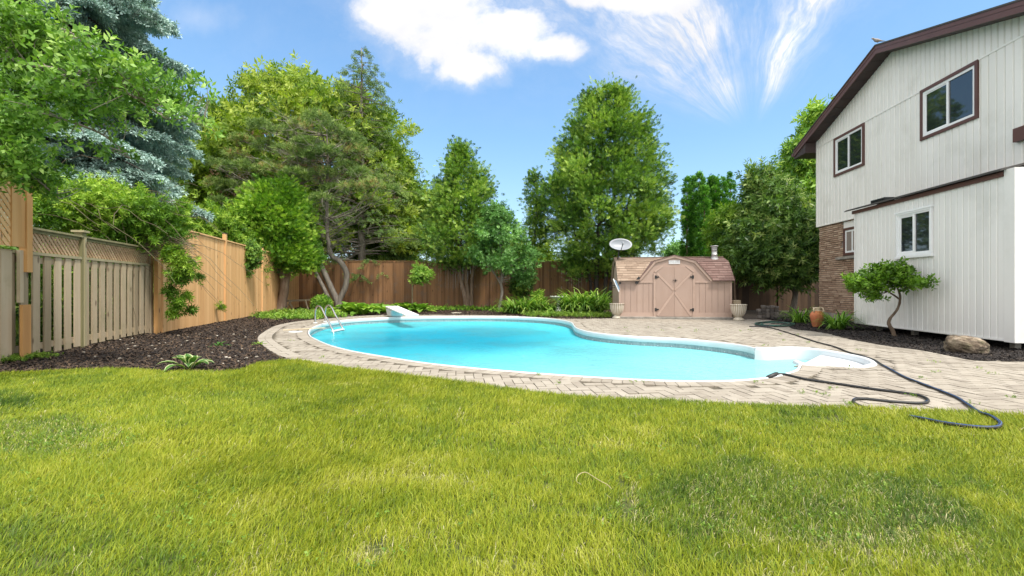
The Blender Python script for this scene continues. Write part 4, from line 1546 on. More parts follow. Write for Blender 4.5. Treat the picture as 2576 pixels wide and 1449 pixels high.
# ---------------------------------------------------------------- things on the paving
m_urn = pm('urn_stone', [(0, (.36, .32, .25)), (.5, (.46, .42, .34)), (1, (.56, .52, .45))], .85, (10, 10, 4), 0, bump=.4, bscale=60, bdist=.003, dirt=((.28, .25, .17), .5), dscale=6)
def urn(px, py, name_lbl, tilt=0.0):
    x, y = G(px, py)
    h = .49
    t = thing('urn_planter', name_lbl, 'planter', (x, y, .012), 'fluted urn planters by the shed')
    mb = MB()
    prof = [(.0, .0), (.15, .0), (.155, .03), (.145, .045), (.135, .06), (.10, .075), (.085, .10), (.095, .115)]
    mb.lathe((x, y, .012), prof, 32)
    mb.build('foot', m_urn, t)
    mb = MB()
    prof = [(.095, .113), (.13, .14), (.178, .22), (.205, .32), (.216, .42), (.22, .455), (.236, .465), (.238, .49), (.215, .49), (.205, .46), (.19, .36), (.15, .25), (.0, .22)]
    fl = [0, .05, .07, .07, .06, .03, 0, 0, 0, 0, 0, 0, 0, 22]
    k = 0
    n = 88
    for i, (q, z) in enumerate(prof):
        for j in range(n):
            a = 2 * math.pi * j / n
            qq = q * (1 + fl[i] * (math.cos(a * 11) ** 2 - .5))
            mb.v.append((x + qq * math.cos(a), y + qq * math.sin(a), .012 + z))
    for i in range(len(prof) - 1):
        for j in range(n):
            a = i * n + j; b = i * n + (j + 1) % n
            rr = .9 if abs(math.cos((j + .5) / n * 2 * math.pi * 11)) > .7 else .25
            mb.f.append([a, b, b + n, a + n]); mb.r.append(rr); mb.sm.append(True)
    mb.build('bowl', m_urn2, t)
m_urn2 = pm('urn_bowl', [(0, (.30, .24, .16)), (.4, (.38, .32, .23)), (.7, (.55, .51, .44)), (1, (.66, .63, .57))], .85, (10, 10, 4), .75, bump=.4, bscale=60, bdist=.003)
urn(1552, 802, 'pale fluted urn planter against the left corner of the shed, beside the lilies')
urn(1858, 807, 'pale fluted urn planter at the right corner of the shed, near the stone pile')

# terracotta jug
m_terra = pm('terracotta', [(0, (.36, .105, .045)), (.6, (.46, .15, .065)), (1, (.55, .22, .11))], .8, (6, 6, 6), 0, bump=.2, bscale=40, bdist=.003)
m_cream = pm('cream_glaze', [(0, (.5, .40, .26)), (1, (.62, .53, .38))], .7, (10, 10, 10), 0)
x, y = G(2055.5, 824)
jug = thing('terracotta_jug', 'orange terracotta jug with cream collar and handles in the mulch bed', 'jug', (x, y, 0))
mb = MB(); mb.lathe((x, y, -.01), [(0, 0), (.085, 0), (.095, .02), (.125, .14), (.150, .24), (.158, .31), (.145, .37), (.10, .42), (.078, .435)], 32); mb.build('body', m_terra, jug)
mb = MB(); mb.lathe((x, y, -.01), [(.079, .434), (.070, .455), (.072, .48), (.094, .505), (.098, .52), (.085, .52), (.06, .49), (0, .46)], 32); mb.build('collar', m_cream, jug)
for s_ in (1, -1):
    mb = MB()
    mb.tube([(x + s_ * .085, y - .03, .50), (x + s_ * .115, y - .05, .485), (x + s_ * .125, y - .055, .43), (x + s_ * .10, y - .05, .385)], [.016, .02, .018, .014], 8)
    mb.build('handle', m_cream, jug)
mb = MB()
for k in range(7):
    a = 2 * math.pi * k / 7
    mb.box((x + .075 + .028 * math.cos(a), y - .128, .27 + .028 * math.sin(a)), (.022, .012, .022), 0, tilt=(0, a))
mb.build('flower_relief', m_cream, jug)

# boulder
m_rock = pm('boulder_rock', [(0, (.05, .038, .026)), (.4, (.15, .11, .075)), (.65, (.27, .21, .15)), (1, (.44, .36, .27))], .92, (7, 7, 14), 0, detail=8, bump=1.0, bscale=22, bdist=.05, dirt=((.13, .13, .06), .7), dscale=7, amp=1.5)
bx, by = G(2456, 893)
bm = bmesh.new()
bmesh.ops.create_icosphere(bm, subdivisions=5, radius=1)
from mathutils import noise as mn
for v_ in bm.verts:
    p = v_.co.copy()
    n1 = mn.noise(p * 1.3 + Vector((4, 2, 1))) * .22 + mn.noise(p * 3.1) * .10 + mn.noise(p * 8) * .035
    n1 += abs(mn.noise(Vector((p.x * 1.4, p.y * 1.4, p.z * 5)))) * .12
    q = p * (1 + n1)
    q.x = math.copysign(abs(q.x) ** .9, q.x); q.z = math.copysign(abs(q.z) ** .8, q.z)
    v_.co = Vector((q.x * .245, q.y * .22, q.z * .165 + .105 + q.x * -.035 - .02 * max(0, mn.noise(Vector((p.x * 2, p.y * 2, p.z * 9))))))
me = bpy.data.meshes.new('boulder'); bm.to_mesh(me); bm.free()
for f_ in me.polygons: f_.use_smooth = True
me.attributes.new('rnd', 'FLOAT', 'FACE')
me.transform(Matrix.Translation((bx, by + .16, 0)))
o = link_mesh('boulder', me, m_rock, None, (bx, by + .16, 0))
tag(o, 'rough brown boulder resting in the mulch under the extension', 'boulder')

# diving board
m_db = pm('board_white', [(0, (.72, .73, .72)), (1, (.82, .83, .82))], .6, (4, 4, 4), 0, bump=.1, bscale=90, bdist=.002)
m_dbb = pm('board_base', [(0, (.55, .62, .66)), (1, (.68, .74, .77))], .45, (3, 3, 3), 0)
p_bl, p_br, p_tl, p_tr = Vector((-4.49, 16.2, .36)), Vector((-4.05, 16.25, .365)), Vector((-3.09, 13.25, .225)), Vector((-2.70, 13.3, .228))
dv_ = thing('diving_board', 'white diving board on a moulded pedestal at the far end of the pool', 'diving board', (-4.15, 15.7, 0))
mb = MB()
dn = Vector((0, 0, -.055))
mb.hexa([p_bl + dn, p_br + dn, p_tr + dn * .7, p_tl + dn * .7], [p_bl, p_br, p_tr, p_tl], .5)
mb.build('board', m_db, dv_, bevel=.012, seg=2)
mb = MB()
ctr = Vector((-4.02, 15.75, 0)); dd_ = (p_tl - p_bl); dd_.z = 0; dd_.normalize(); ss_ = Vector((-dd_.y, dd_.x, 0))
mb.hexa([ctr + dd_ * a + ss_ * b + Vector((0, 0, .0)) for a, b in ((-.38, -.2), (.30, -.2), (.30, .2), (-.38, .2))],
        [ctr + dd_ * a + ss_ * b + Vector((0, 0, z)) for a, b, z in ((-.62, -.23, .312), (.45, -.23, .265), (.45, .23, .265), (-.62, .23, .312))], .5)
mb.build('pedestal', m_dbb, dv_, bevel=.04, seg=3)

# pool ladder
m_steel = pm('stainless', [(0, (.50, .50, .49)), (1, (.62, .62, .60))], .25, metal=.9)
ld = thing('pool_ladder', 'curved stainless steel pool ladder with white tread at the left end of the pool', 'ladder', (-5.3, 13, 0))
for (ox, oy) in ((0, 0), (.06, .54)):
    pb = Vector((-5.53 + ox, 12.85 + oy, .01)); pe = Vector((-4.55 + ox, 11.85 + oy, -.45))
    hd = Vector((pe.x - pb.x, pe.y - pb.y, 0))
    prof = [(0, .0), (-.01, .25), (.02, .40), (.08, .475), (.16, .50), (.26, .475), (.36, .40), (.5, .24), (.72, .02), (.88, -.2), (.9, -.6)]
    pts = [tuple(p) for p in spline([(pb.x + hd.x * a, pb.y + hd.y * a, z) for a, z in prof], 4)]
    mb = MB(); mb.tube(pts, .024, 10, .5); rl = mb.build('rail', m_steel, ld)
    mb = MB(); mb.lathe((pb.x, pb.y, .01), [(.024, .03), (.055, .02), (.06, 0)], 16); mb.build('escutcheon', m_white, rl)
for z, a in ((-.13, .845), (-.38, .89)):
    c0 = Vector((-5.53 + .98 * a, 12.85 - 1.0 * a, z)); c1 = c0 + Vector((.06, .54, 0))
    mb = MB(); mb.bar(c0, c1, .12, .03); mb.build('tread', m_white, ld, bevel=.006)

# skimmer lid and loose coping piece near the ladder
x, y = G(744, 836)
mb = MB(); mb.lathe((x, y, .013), [(.0, .006), (.14, .006), (.15, .0)], 24)
tag(mb.build('skimmer_lid', m_white, loc=(x, y, .013)), 'flat round white skimmer lid set in the paving by the ladder', 'lid')
x, y = G(765, 831)
mb = MB(); mb.bar((x - .42, y - .16, .022), (x + .35, y + .35, .03), .05, .02)
tag(mb.build('coping_strip', m_cream, loc=(x, y, .02)), 'loose pale strip lying across the paving at the pool end', 'strip')

# bird bath
m_bath = pm('bath_stone', [(0, (.42, .45, .40)), (1, (.6, .62, .58))], .8, (12, 12, 12), 0, bump=.5, bscale=70, bdist=.004)
x, y, z = P3(1404.5, 745, 19.2)
bb = thing('bird_bath', 'pale scalloped bird bath rising behind the lilies', 'bird bath', (x, y, 0))
mb = MB()
n = 64
prof = [(.0, .64), (.25, .655), (.33, .70), (.345, .70), (.33, .66), (.24, .59), (.12, .53), (.07, .50)]
prof = [(q, zz - .70 + z) for q, zz in prof]
for i, (q, zz) in enumerate(prof):
    for j in range(n):
        a = 2 * math.pi * j / n
        s_ = 1 + (.04 * math.cos(a * 14) if i in (2, 3, 4) else 0)
        mb.v.append((x + q * s_ * math.cos(a), y + q * s_ * math.sin(a), zz + (.008 * math.cos(a * 14) if i in (2, 3) else 0)))
for i in range(len(prof) - 1):
    for j in range(n):
        a = i * n + j; b = i * n + (j + 1) % n
        mb.f.append([a, b, b + n, a + n]); mb.r.append(random.random()); mb.sm.append(True)
mb.build('bowl', m_bath, bb)
mb = MB(); mb.lathe((x, y, 0), [(.17, 0), (.17, .05), (.11, .09), (.075, .2), (.06, .33), (.075, z - .2)], 20); mb.build('pedestal', m_bath, bb)
mb = MB(); mb.tube([(x + .04, y, z - .07), (x + .04, y, z + .03)], [.03, .012], 8); mb.build('finial', m_bath, bb)

# round stepping stone
x, y = G(1148, 788.3)
mb = MB(); mb.lathe((x, y, 0), [(0, .03), (.2, .03), (.215, .015), (.215, -.01)], 28)
tag(mb.build('stepping_stone', m_urn, loc=(x, y, 0)), 'flat round stepping stone in the back bed mulch', 'stepping stone')

# cobble piles right of the shed
m_cob = pm('cobble', [(0, (.07, .062, .056)), (.5, (.13, .115, .105)), (1, (.24, .215, .19))], .95, (20, 20, 20), .6, bump=.6, bscale=60, bdist=.004)
def cobble_proto():
    mb = MB(); mb.box((0, 0, 0), (.105, .105, .095), 0, r=.5)
    return mb
cells = [(1914.6, 769.8 + 8 * .0 + r * 7.6, r) for r in range(4)]
lbls = {}
stones = []
x0p, y0p = 1903.5, 799.5
k = 0
YC = 15.2
hmap = [3, 3, 4, 4, 4, 2]
hmap = [3, 4, 4, 4, 4]
offs = [0, .06, .0, .05, -.02]
dep_rows = 2
for c_, hgt in enumerate(hmap):
    for r in range(hgt):
        X = (1909.5 - CX) / F * YC + c_ * .142
        Z = .05 + r * .104 + (offs[c_] * .35 if r else 0)
        stones.append((X + random.uniform(-.008, .008), YC + random.uniform(-.03, .03), Z, random.uniform(-.12, .12), 'pile'))
YC2 = 15.35
for c_ in range(6):
    for r in range(2 if c_ not in (0, 5) else 1):
        X = (1961 - CX) / F * YC2 + c_ * .11
        stones.append((X, YC2 + .1 * (c_ % 2), .03 + r * .07, random.uniform(-.3, .3), 'low'))
me0 = {}
for (X, Yy, Z, rz, kind_) in stones:
    mb = MB(); hh = (.122, .11, .090) if kind_ == 'pile' else (.092, .09, .06)
    mb.box((0, 0, 0), tuple(v_ * random.uniform(.93, 1.0) for v_ in hh), 0, r=random.random())
    o = mb.build('cobble', m_cob, bevel=.008)
    o.location = (X, Yy, Z); o.rotation_euler = (0, 0, rz)
    if kind_ == 'pile': tag(o, 'square grey cobble in the neat stack against the side fence', 'cobble', 'stacked grey cobbles')
    else: tag(o, 'small grey cobble in the low loose heap beside the stack', 'cobble', 'low heap of cobbles')
# post stub behind the right urn
x, y, z = P3(1852, 775, 15.0)
mb = MB(); mb.box((x, y, .3), (.24, .15, .6), -.1); 
tag(mb.build('timber_block', m_wold, loc=(x, y, 0), bevel=.01), 'upright wooden block standing behind the right urn', 'timber block')

# hoses
m_hose_k = pm('hose_black', [(0, (.008, .009, .010)), (1, (.02, .021, .022))], .5)
m_hose_b = pm('hose_blue', [(0, (.012, .05, .15)), (1, (.02, .08, .24))], .4)
m_hose_g = pm('hose_green', [(0, (.01, .07, .05)), (1, (.02, .11, .08))], .45)
def hose(pts, rad, zoff=.013):
    W_ = [(*G(p[0], p[1], rad + (p[2] if len(p) > 2 else zoff)), rad + (p[2] if len(p) > 2 else zoff)) for p in pts]
    return [tuple(p) for p in spline(W_, 8)]
def stripe(mb, path, rad, ang_, wd):
    """thin raised stripe running along the hose"""
    for i in range(len(path) - 1):
        a, b = Vector(path[i]), Vector(path[i + 1])
        d = (b - a)
        if d.length < 1e-5: continue
        d.normalize(); s_ = d.cross(Vector((0, 0, 1))).normalized(); u_ = s_.cross(d)
        q = lambda an: s_ * math.cos(an) * rad * 1.02 + u_ * math.sin(an) * rad * 1.02
        mb.poly([a + q(ang_ - wd), a + q(ang_ + wd), b + q(ang_ + wd), b + q(ang_ - wd)], .6)
p1 = hose([(1885, 821), (1935, 824), (1989, 839), (2049, 858.5), (2099, 872), (2132, 885), (2162, 893.5), (2196, 904), (2218, 917), (2241.7, 930), (2275, 948), (2316, 964), (2360.5, 981), (2405, 999), (2435, 1018, .015), (2464, 1037, .03), (2491, 1046, .045), (2510, 1058, .05), (2517, 1067, .05), (2503, 1075, .05), (2452.5, 1074, .045), (2375, 1064, .045), (2330, 1055, .04), (2286, 1047, .03)], .0125)
nk = int(len(p1) * .36)
h1 = thing('garden_hose', 'long black and blue hose running from the mulch bed across the paving onto the lawn', 'hose', p1[nk])
mb = MB(); mb.tube(p1, .0125, 8, .3); mb.build('tube', m_hose_k, h1)
mb = MB()
for an in (math.radians(60), math.radians(115)): stripe(mb, p1[nk:], .0125, an, .24)
mb.build('blue_stripe', m_hose_b, h1)
p2 = hose([(1950, 941), (1977.5, 942), (2025, 953.5), (2108, 965.5), (2197, 978.5), (2286, 990), (2322, 998), (2335, 1008), (2316, 1014), (2241.7, 1010), (2167.5, 1002.6), (2148, 1006), (2150, 1014), (2164, 1021), (2184, 1028), (2220, 1038)], .0125)
h2 = thing('pool_hose', 'black hose with a thick nozzle end dipping over the pool edge, looped near the lawn', 'hose', p2[20])
mb = MB(); mb.tube(p2, .0125, 8, .3); mb.build('tube', m_hose_k, h2)
mb = MB(); stripe(mb, p2[int(len(p2) * .48):int(len(p2) * .75)], .0125, math.radians(75), .3); mb.build('blue_stripe', m_hose_b, h2)
a = Vector((*G(1956, 940, .04), .045)); b = Vector((*G(1931, 945.5, .035), .015))
mb = MB(); mb.tube([a, a + (b - a) * .12, a + (b - a) * .2, b], [.014, .02, .023, .023], 10, .5); mb.build('nozzle', m_hose_k, h2)
# tangled coil
ct_ = thing('hose_coil', 'tangled heap of green and black hose lying at the corner of the mulch bed', 'hose', (*G(1950, 818), 0))
mbk, mbg = MB(), MB()
for k in range(7):
    c_ = (1950 + random.uniform(-14, 14), 816 + random.uniform(-3, 3))
    rx, ry = random.uniform(28, 48), random.uniform(3, 6)
    pts = [G(c_[0] + rx * math.cos(a + k), c_[1] + ry * math.sin(a + k), .02 + .008 * (k % 4)) for a in np.linspace(0, 5.2, 11)]
    pts = spline([(p[0], p[1], .022 + .012 * (k % 4)) for p in pts], 4)
    (mbg if k % 3 == 0 else mbk).tube([tuple(p) for p in pts], .011, 6)
mbk.build('black_loops', m_hose_k, ct_); mbg.build('green_loops', m_hose_g, ct_)

# dove on the ridge
m_dove = pm('dove_grey', [(0, (.20, .18, .165)), (.5, (.30, .27, .25)), (1, (.42, .39, .36))], .9, (20, 20, 20), .3)
bc = P3(2212, 109, 11.55)
rz0 = roof_z(11.64) + .20
prof = [(-.17, .045, .006, .004), (-.12, .05, .017, .008), (-.07, .06, .026, .016), (-.03, .07, .036, .032), (.01, .078, .042, .044), (.05, .088, .038, .044), (.08, .108, .026, .030), (.098, .130, .021, .024), (.118, .140, .019, .020), (.132, .138, .011, .011), (.146, .134, .004, .004), (.155, .132, .001, .001)]
k = 14
mb = MB()
for (a_, zz, ry_, rz_) in prof:
    for j in range(k):
        an = 2 * math.pi * j / k
        mb.v.append((bc[0] - a_ * .97, 11.6 + ry_ * math.cos(an) + a_ * .2, rz0 + zz - .015 + rz_ * math.sin(an)))
for i in range(len(prof) - 1):
    for j in range(k):
        a = i * k + j; b = i * k + (j + 1) % k
        mb.f.append([a, b, b + k, a + k]); mb.r.append(.35 + .3 * (j < 7)); mb.sm.append(True)
for s_ in (-.012, .012):
    mb.tube([(bc[0], 11.6 + s_, rz0 - .003), (bc[0] - .003, 11.6 + s_, rz0 + .03)], .004, 5)
o = mb.build('dove', m_dove, loc=(bc[0], 11.6, rz0))
tag(o, 'grey dove perched on the house ridge end facing left', 'bird')

# weathered trestle lying in the back bed
x0_, y0_ = G(786, 778)
tre = thing('garden_trestle', 'low grey weathered trestle in the shade behind the left cedar trunk', 'trestle', P3(748, 780, 20.2))
mb = MB(); mb.bar(P3(720, 757, 20.2), P3(779, 754.5, 20.3), .07, .09); mb.build('beam', m_wold, tre)
for a, b in (((727, 757), (738, 780)), ((733, 757), (719, 775)), ((768, 755), (775, 779))):
    mb = MB(); mb.bar(P3(*a, 20.15), P3(*b, 20.1), .04, .05); mb.build('leg', m_wold, tre)

# ---------------------------------------------------------------- vegetation
rg = np.random.default_rng(23)


def unit(v): return v / (np.linalg.norm(v, axis=-1, keepdims=True) + 1e-9)


def frames(axis, roll=None, flat=None):
    """rotation matrices (N,3,3) whose columns are x,y,z with z = axis; 'flat' pulls the local y towards a given vector"""
    a = unit(np.asarray(axis, float))
    N = len(a)
    ref = rg.normal(size=(N, 3)) if flat is None else np.asarray(flat, float) + rg.normal(size=(N, 3)) * (.3 if roll is None else roll)
    y = unit(ref - a * (ref * a).sum(1, keepdims=True))
    x = np.cross(y, a)
    return np.stack([x, y, a], 2)


def rh(base, d, L, W_, nrm, mid=.45, curl=0.0):
    base, d, nrm = map(lambda q: np.array(q, float), (base, d, nrm))
    d = d / np.linalg.norm(d)
    s_ = np.cross(d, nrm); s_ /= np.linalg.norm(s_) + 1e-9
    n = np.cross(s_, d)
    return [base, base + d * L * mid + s_ * W_ / 2 + n * curl * L * .3, base + d * L - n * curl * L * .4, base + d * L * mid - s_ * W_ / 2 + n * curl * L * .3]


def T_broad(k=8, L=.5, W_=.28, spread=.9, seed=1):
    r = np.random.default_rng(seed); T = []
    for i in range(k):
        h = (i + .5) / k
        a = i * 2.4 + r.uniform(-.3, .3)
        d = (math.cos(a) * spread, math.sin(a) * spread, .45 + .3 * h)
        T.append(rh((0, 0, h * .7), d, L * r.uniform(.75, 1.2), W_ * r.uniform(.8, 1.1), (math.cos(a + 1.2) * .3, math.sin(a + 1.2) * .3, 1), .45, .15))
    return np.array(T)


def T_spray(k=9, W_=.14, fan=1.0, seed=1, flatn=.1):
    """flat fan like a cedar frond, lying in local xz"""
    r = np.random.default_rng(seed); T = []
    for i in range(k):
        h = i / k
        sd_ = 1 if i % 2 else -1
        a = sd_ * (.75 - .35 * h) * fan
        L = (1 - .55 * abs(h - .35)) * .55
        T.append(rh((0, 0, h * .62), (math.sin(a), r.normal(0, flatn), math.cos(a)), L * r.uniform(.8, 1.15), W_ * r.uniform(.8, 1.2), (0, 1, 0), .55))
    T.append(rh((0, 0, .4), (0, 0, 1), .6, W_, (0, 1, 0), .5))
    return np.array(T)


def T_tuft(k=26, W_=.045, seed=1, cone=1.25):
    """pine tuft: needles radiating forwards"""
    r = np.random.default_rng(seed); T = []
    for i in range(k):
        a = r.uniform(0, 6.28); t = r.uniform(.15, cone)
        d = (math.sin(t) * math.cos(a), math.sin(t) * math.sin(a), math.cos(t))
        T.append(rh((0, 0, r.uniform(0, .35)), d, r.uniform(.6, 1.0) * .7, W_, r.normal(size=3), .5))
    return np.array(T)


def T_twig(k=18, W_=.07, nl=.28, seed=1, droop=0.0):
    """spruce twig: stubby needles all round a short stem along z"""
    r = np.random.default_rng(seed); T = []
    for i in range(k):
        h = i / k; a = i * 2.4
        d = (math.cos(a) * .8, math.sin(a) * .8, .9)
        T.append(rh((0, 0, h * .85), d, nl * (1 - .3 * h), W_, (math.cos(a + 1.57), math.sin(a + 1.57), 0), .5))
    return np.array(T)


def place(T, pos, axis, size, flat=None, roll=None):
    """instances of template T: returns quads and per-quad instance index"""
    if isinstance(T, (list, tuple)):
        outQ = []; outI = []
        idx = rg.integers(0, len(T), len(pos))
        for k, t in enumerate(T):
            m = np.nonzero(idx == k)[0]
            if not len(m): continue
            fl = flat[m] if flat is not None and getattr(flat, 'ndim', 1) == 2 else flat
            Q, I = place(t, pos[m], axis[m], size[m] if hasattr(size, '__len__') else size, fl, roll)
            outQ.append(Q); outI.append(m[I])
        return np.concatenate(outQ), np.concatenate(outI)
    N = len(pos)
    if flat is not None: flat = np.broadcast_to(np.asarray(flat, float), (N, 3))
    Rm = frames(axis, roll, flat)
    sz = np.broadcast_to(np.asarray(size, float), (N,))
    V = np.einsum('nij,kvj->nkvi', Rm, T) * sz[:, None, None, None] + pos[:, None, None, :]
    K = len(T)
    return V.reshape(-1, 4, 3), np.repeat(np.arange(N), K)


def tubeq(paths, radii, n=5):
    """many thin branches as quads"""
    Q = []
    for P, r in zip(paths, radii):
        P = np.asarray(P, float)
        if not hasattr(r, '__len__'): r = np.linspace(r, r * .35, len(P))
        d = np.gradient(P, axis=0); d = unit(d)
        ref = np.array([.31, .2, .93]) if abs(d[0][2]) < .8 else np.array([1., .2, 0])
        x = unit(np.cross(d, ref)); y = np.cross(d, x)
        a = np.linspace(0, 2 * math.pi, n, endpoint=False)
        rg_ = P[:, None, :] + (x[:, None, :] * np.cos(a)[None, :, None] + y[:, None, :] * np.sin(a)[None, :, None]) * np.asarray(r)[:, None, None]
        A = rg_[:-1]; B = rg_[1:]
        q = np.stack([A, np.roll(A, -1, 1), np.roll(B, -1, 1), B], 2)
        Q.append(q.reshape(-1, 4, 3))
    return np.concatenate(Q)


def prof_arr(rows, Y):
    """silhouette rows (py, pxL, pxR) -> z, centre x, radius sorted by z"""
    a = []
    for py, l, r in rows:
        xl, _, z = P3(l, py, Y); xr, _, _ = P3(r, py, Y)
        a.append((z, (xl + xr) / 2, (xr - xl) / 2))
    a.sort()
    return np.array(a)


def crown(rows, Y, ncl, rc, nsp, inner=.45, outw=.8, upb=.5, rnd=.45, lump=.18, flatd=1.0, yoff=0.0, vert=1.0):
    """clumped crown: returns spray positions, axes, clump index, clump centres"""
    A = prof_arr(rows, Y)
    zs = np.linspace(A[0, 0], A[-1, 0], 200)
    Rz = np.interp(zs, A[:, 0], A[:, 2]); Xc = np.interp(zs, A[:, 0], A[:, 1])
    wgt = (Rz + .15) ** 1.15; cdf = np.cumsum(wgt); cdf /= cdf[-1]
    z = np.interp(rg.random(ncl), cdf, zs)
    Rr = np.interp(z, zs, Rz); xc = np.interp(z, zs, Xc)
    th = rg.uniform(0, 2 * math.pi, ncl)
    lum = 1 + lump * (vnoise(th * 2.2 + 7, z * .9) + vnoise(th * 5 + 3, z * 2.1) - 1)
    rr = np.maximum(Rr * lum - rc * .75, .02) * (1 - inner * rg.random(ncl) ** 1.8)
    cx_ = xc + rr * np.cos(th); cy_ = Y + yoff + rr * np.sin(th) * flatd
    cen_ = np.stack([cx_, cy_, z], 1)
    outv = np.stack([np.cos(th), np.sin(th) * flatd, np.full(ncl, upb)], 1)
    rcs = rc * rg.uniform(.6, 1.25, ncl)
    idx = np.repeat(np.arange(ncl), nsp)
    g = rg.normal(size=(len(idx), 3)) * .5
    g[:, 2] *= .8 * vert
    pos = cen_[idx] + g * rcs[idx][:, None]
    ax_2 = outv[idx] * outw + g * .9 + rg.normal(size=(len(idx), 3)) * rnd
    return pos, unit(ax_2), idx, cen_


def shade(I, idx, ncl, a=.5, b=.32, c=.22):
    """colour value: clump tone + spray tone + leaf tone"""
    ct = rg.random(ncl); stn = rg.random(len(idx)); 
    v_ = a * ct[idx][I] + b * stn[I] + c * rg.random(len(I))
    return np.clip((v_ - .52) * 1.85 + .5, 0, 1)


def limbs(trunk, cen_, n, r0=.05, sag=.1):
    """limbs from a trunk polyline (k,3) to chosen clump centres"""
    tr = np.asarray(trunk, float)
    pick = rg.permutation(len(cen_))[:n]
    out_ = []; rad = []
    for i in pick:
        c_ = cen_[i]
        d = np.hypot(tr[:, 0] - c_[0], tr[:, 1] - c_[1])
        want = c_[2] - .6 * d.min() - .15
        k = int(np.argmin(np.abs(tr[:, 2] - want) + .0 * d))
        s_ = tr[k]
        m_ = (s_ + c_) / 2 + np.array([0, 0, -sag * d.min()]) + rg.normal(size=3) * .05 * d.min()
        t = np.linspace(0, 1, 6)[:, None]
        P = (1 - t) ** 2 * s_ + 2 * t * (1 - t) * m_ + t ** 2 * c_
        out_.append(P); rad.append(np.linspace(r0 * (.5 + .5 * rg.random()), .008, 6))
    return out_, rad


def trunk_path(pts, Y, rad, n=10, base=None):
    """pts in picture px at depth Y with optional per-point radius -> smooth path"""
    W_ = [P3(px, py, Y if not hasattr(Y, '__len__') else Y[i]) for i, (px, py) in enumerate(pts)]
    P = spline(W_, 5)
    r = np.interp(np.linspace(0, 1, len(P)), np.linspace(0, 1, len(rad)), rad)
    return np.array(P), r


def bark(name, a, b, c, sc_=(9, 9, 2.5)):
    return pm(name, [(0, a), (.5, b), (1, c)], .9, sc_, .2, detail=8, bump=.9, bdist=.02)
b_grey = bark('bark_grey', (.10, .085, .07), (.23, .20, .165), (.38, .34, .29))
b_brown = bark('bark_brown', (.10, .065, .045), (.23, .155, .105), (.38, .28, .21))
b_dark = bark('bark_dark', (.02, .017, .015), (.05, .04, .035), (.10, .085, .07))
b_olive = bark('bark_olive', (.07, .06, .035), (.15, .12, .07), (.25, .21, .14))

L_cedar = leaf_mat('cedar_leaf', [(0, (0.043, 0.100, 0.019)), (.35, (0.107, 0.224, 0.034)), (.7, (0.201, 0.355, 0.051)), (1, (0.378, 0.520, 0.095))], .25)
L_cedar2 = leaf_mat('bright_cedar_leaf', [(0, (0.051, 0.134, 0.016)), (.35, (0.124, 0.279, 0.029)), (.7, (0.226, 0.413, 0.041)), (1, (0.413, 0.597, 0.083))], .3)
L_walnut = leaf_mat('yellow_green_leaf', [(0, (0.071, 0.144, 0.015)), (.4, (0.159, 0.273, 0.025)), (.75, (0.273, 0.389, 0.043)), (1, (0.416, 0.504, 0.086))], .4)
L_pine = leaf_mat('pine_needle', [(0, (0.083, 0.149, 0.039)), (.4, (0.176, 0.275, 0.066)), (.75, (0.308, 0.418, 0.121)), (.97, (0.440, 0.506, 0.198)), (1, (0.396, 0.242, 0.110))], .2)
L_dead = leaf_mat('dead_needle', [(0, (0.130, 0.078, 0.039)), (1, (0.312, 0.195, 0.104))], .1)
L_blue = leaf_mat('blue_spruce_needle', [(0, (.11, .20, .17)), (.35, (.25, .38, .34)), (.7, (.42, .57, .52)), (1, (.58, .72, .67))], .08, spec=.2)
L_spruce = leaf_mat('dark_spruce_needle', [(0, (0.039, 0.090, 0.028)), (.4, (0.100, 0.185, 0.043)), (.8, (0.213, 0.312, 0.072)), (1, (0.340, 0.425, 0.113))], .1)
L_apple = leaf_mat('apple_leaf', [(0, (0.066, 0.160, 0.022)), (.4, (0.131, 0.281, 0.037)), (.75, (0.225, 0.413, 0.066)), (1, (0.413, 0.600, 0.169))], .35)
L_dog = leaf_mat('dogwood_leaf', [(0, (0.064, 0.154, 0.040)), (.4, (0.118, 0.270, 0.064)), (.8, (0.198, 0.396, 0.108)), (1, (0.342, 0.576, 0.198))], .35)
L_col = leaf_mat('column_cedar_leaf', [(0, (0.031, 0.115, 0.015)), (.4, (0.077, 0.243, 0.026)), (.8, (0.166, 0.410, 0.051)), (1, (0.282, 0.564, 0.090))], .2)
L_buck = leaf_mat('glossy_leaf', [(0, (0.040, 0.098, 0.023)), (.4, (0.103, 0.207, 0.040)), (.8, (0.196, 0.322, 0.069)), (1, (0.391, 0.494, 0.161))], .35, rough=.42)
L_bush = leaf_mat('honeysuckle_leaf', [(0, (0.056, 0.137, 0.013)), (.4, (0.129, 0.266, 0.023)), (.8, (0.241, 0.402, 0.040)), (1, (0.402, 0.564, 0.081))], .35)
L_hosta = leaf_mat('hosta_leaf', [(0, (.09, .20, .025)), (.4, (.19, .36, .045)), (.8, (.33, .50, .08)), (1, (.48, .60, .18))], .3, rough=.42)
L_lily = leaf_mat('lily_leaf', [(0, (.05, .13, .015)), (.4, (.12, .26, .03)), (.8, (.25, .42, .06)), (1, (.45, .56, .16))], .35)
L_weed = leaf_mat('weed_leaf', [(0, (0.065, 0.143, 0.016)), (.5, (0.169, 0.286, 0.033)), (1, (0.338, 0.468, 0.078))], .3)

CED = [T_spray(10, .09, 1.0, s_) for s_ in (1, 2, 3)]
BRD = [T_broad(8, .5, .26, .9, s_) for s_ in (1, 2, 3)]
BRDN = [T_broad(9, .6, .17, .8, s_) for s_ in (4, 5, 6)]
TUF = [T_tuft(24, .05, s_) for s_ in (1, 2)]
TWG = [T_twig(14, .10, .33, s_) for s_ in (1, 2)]


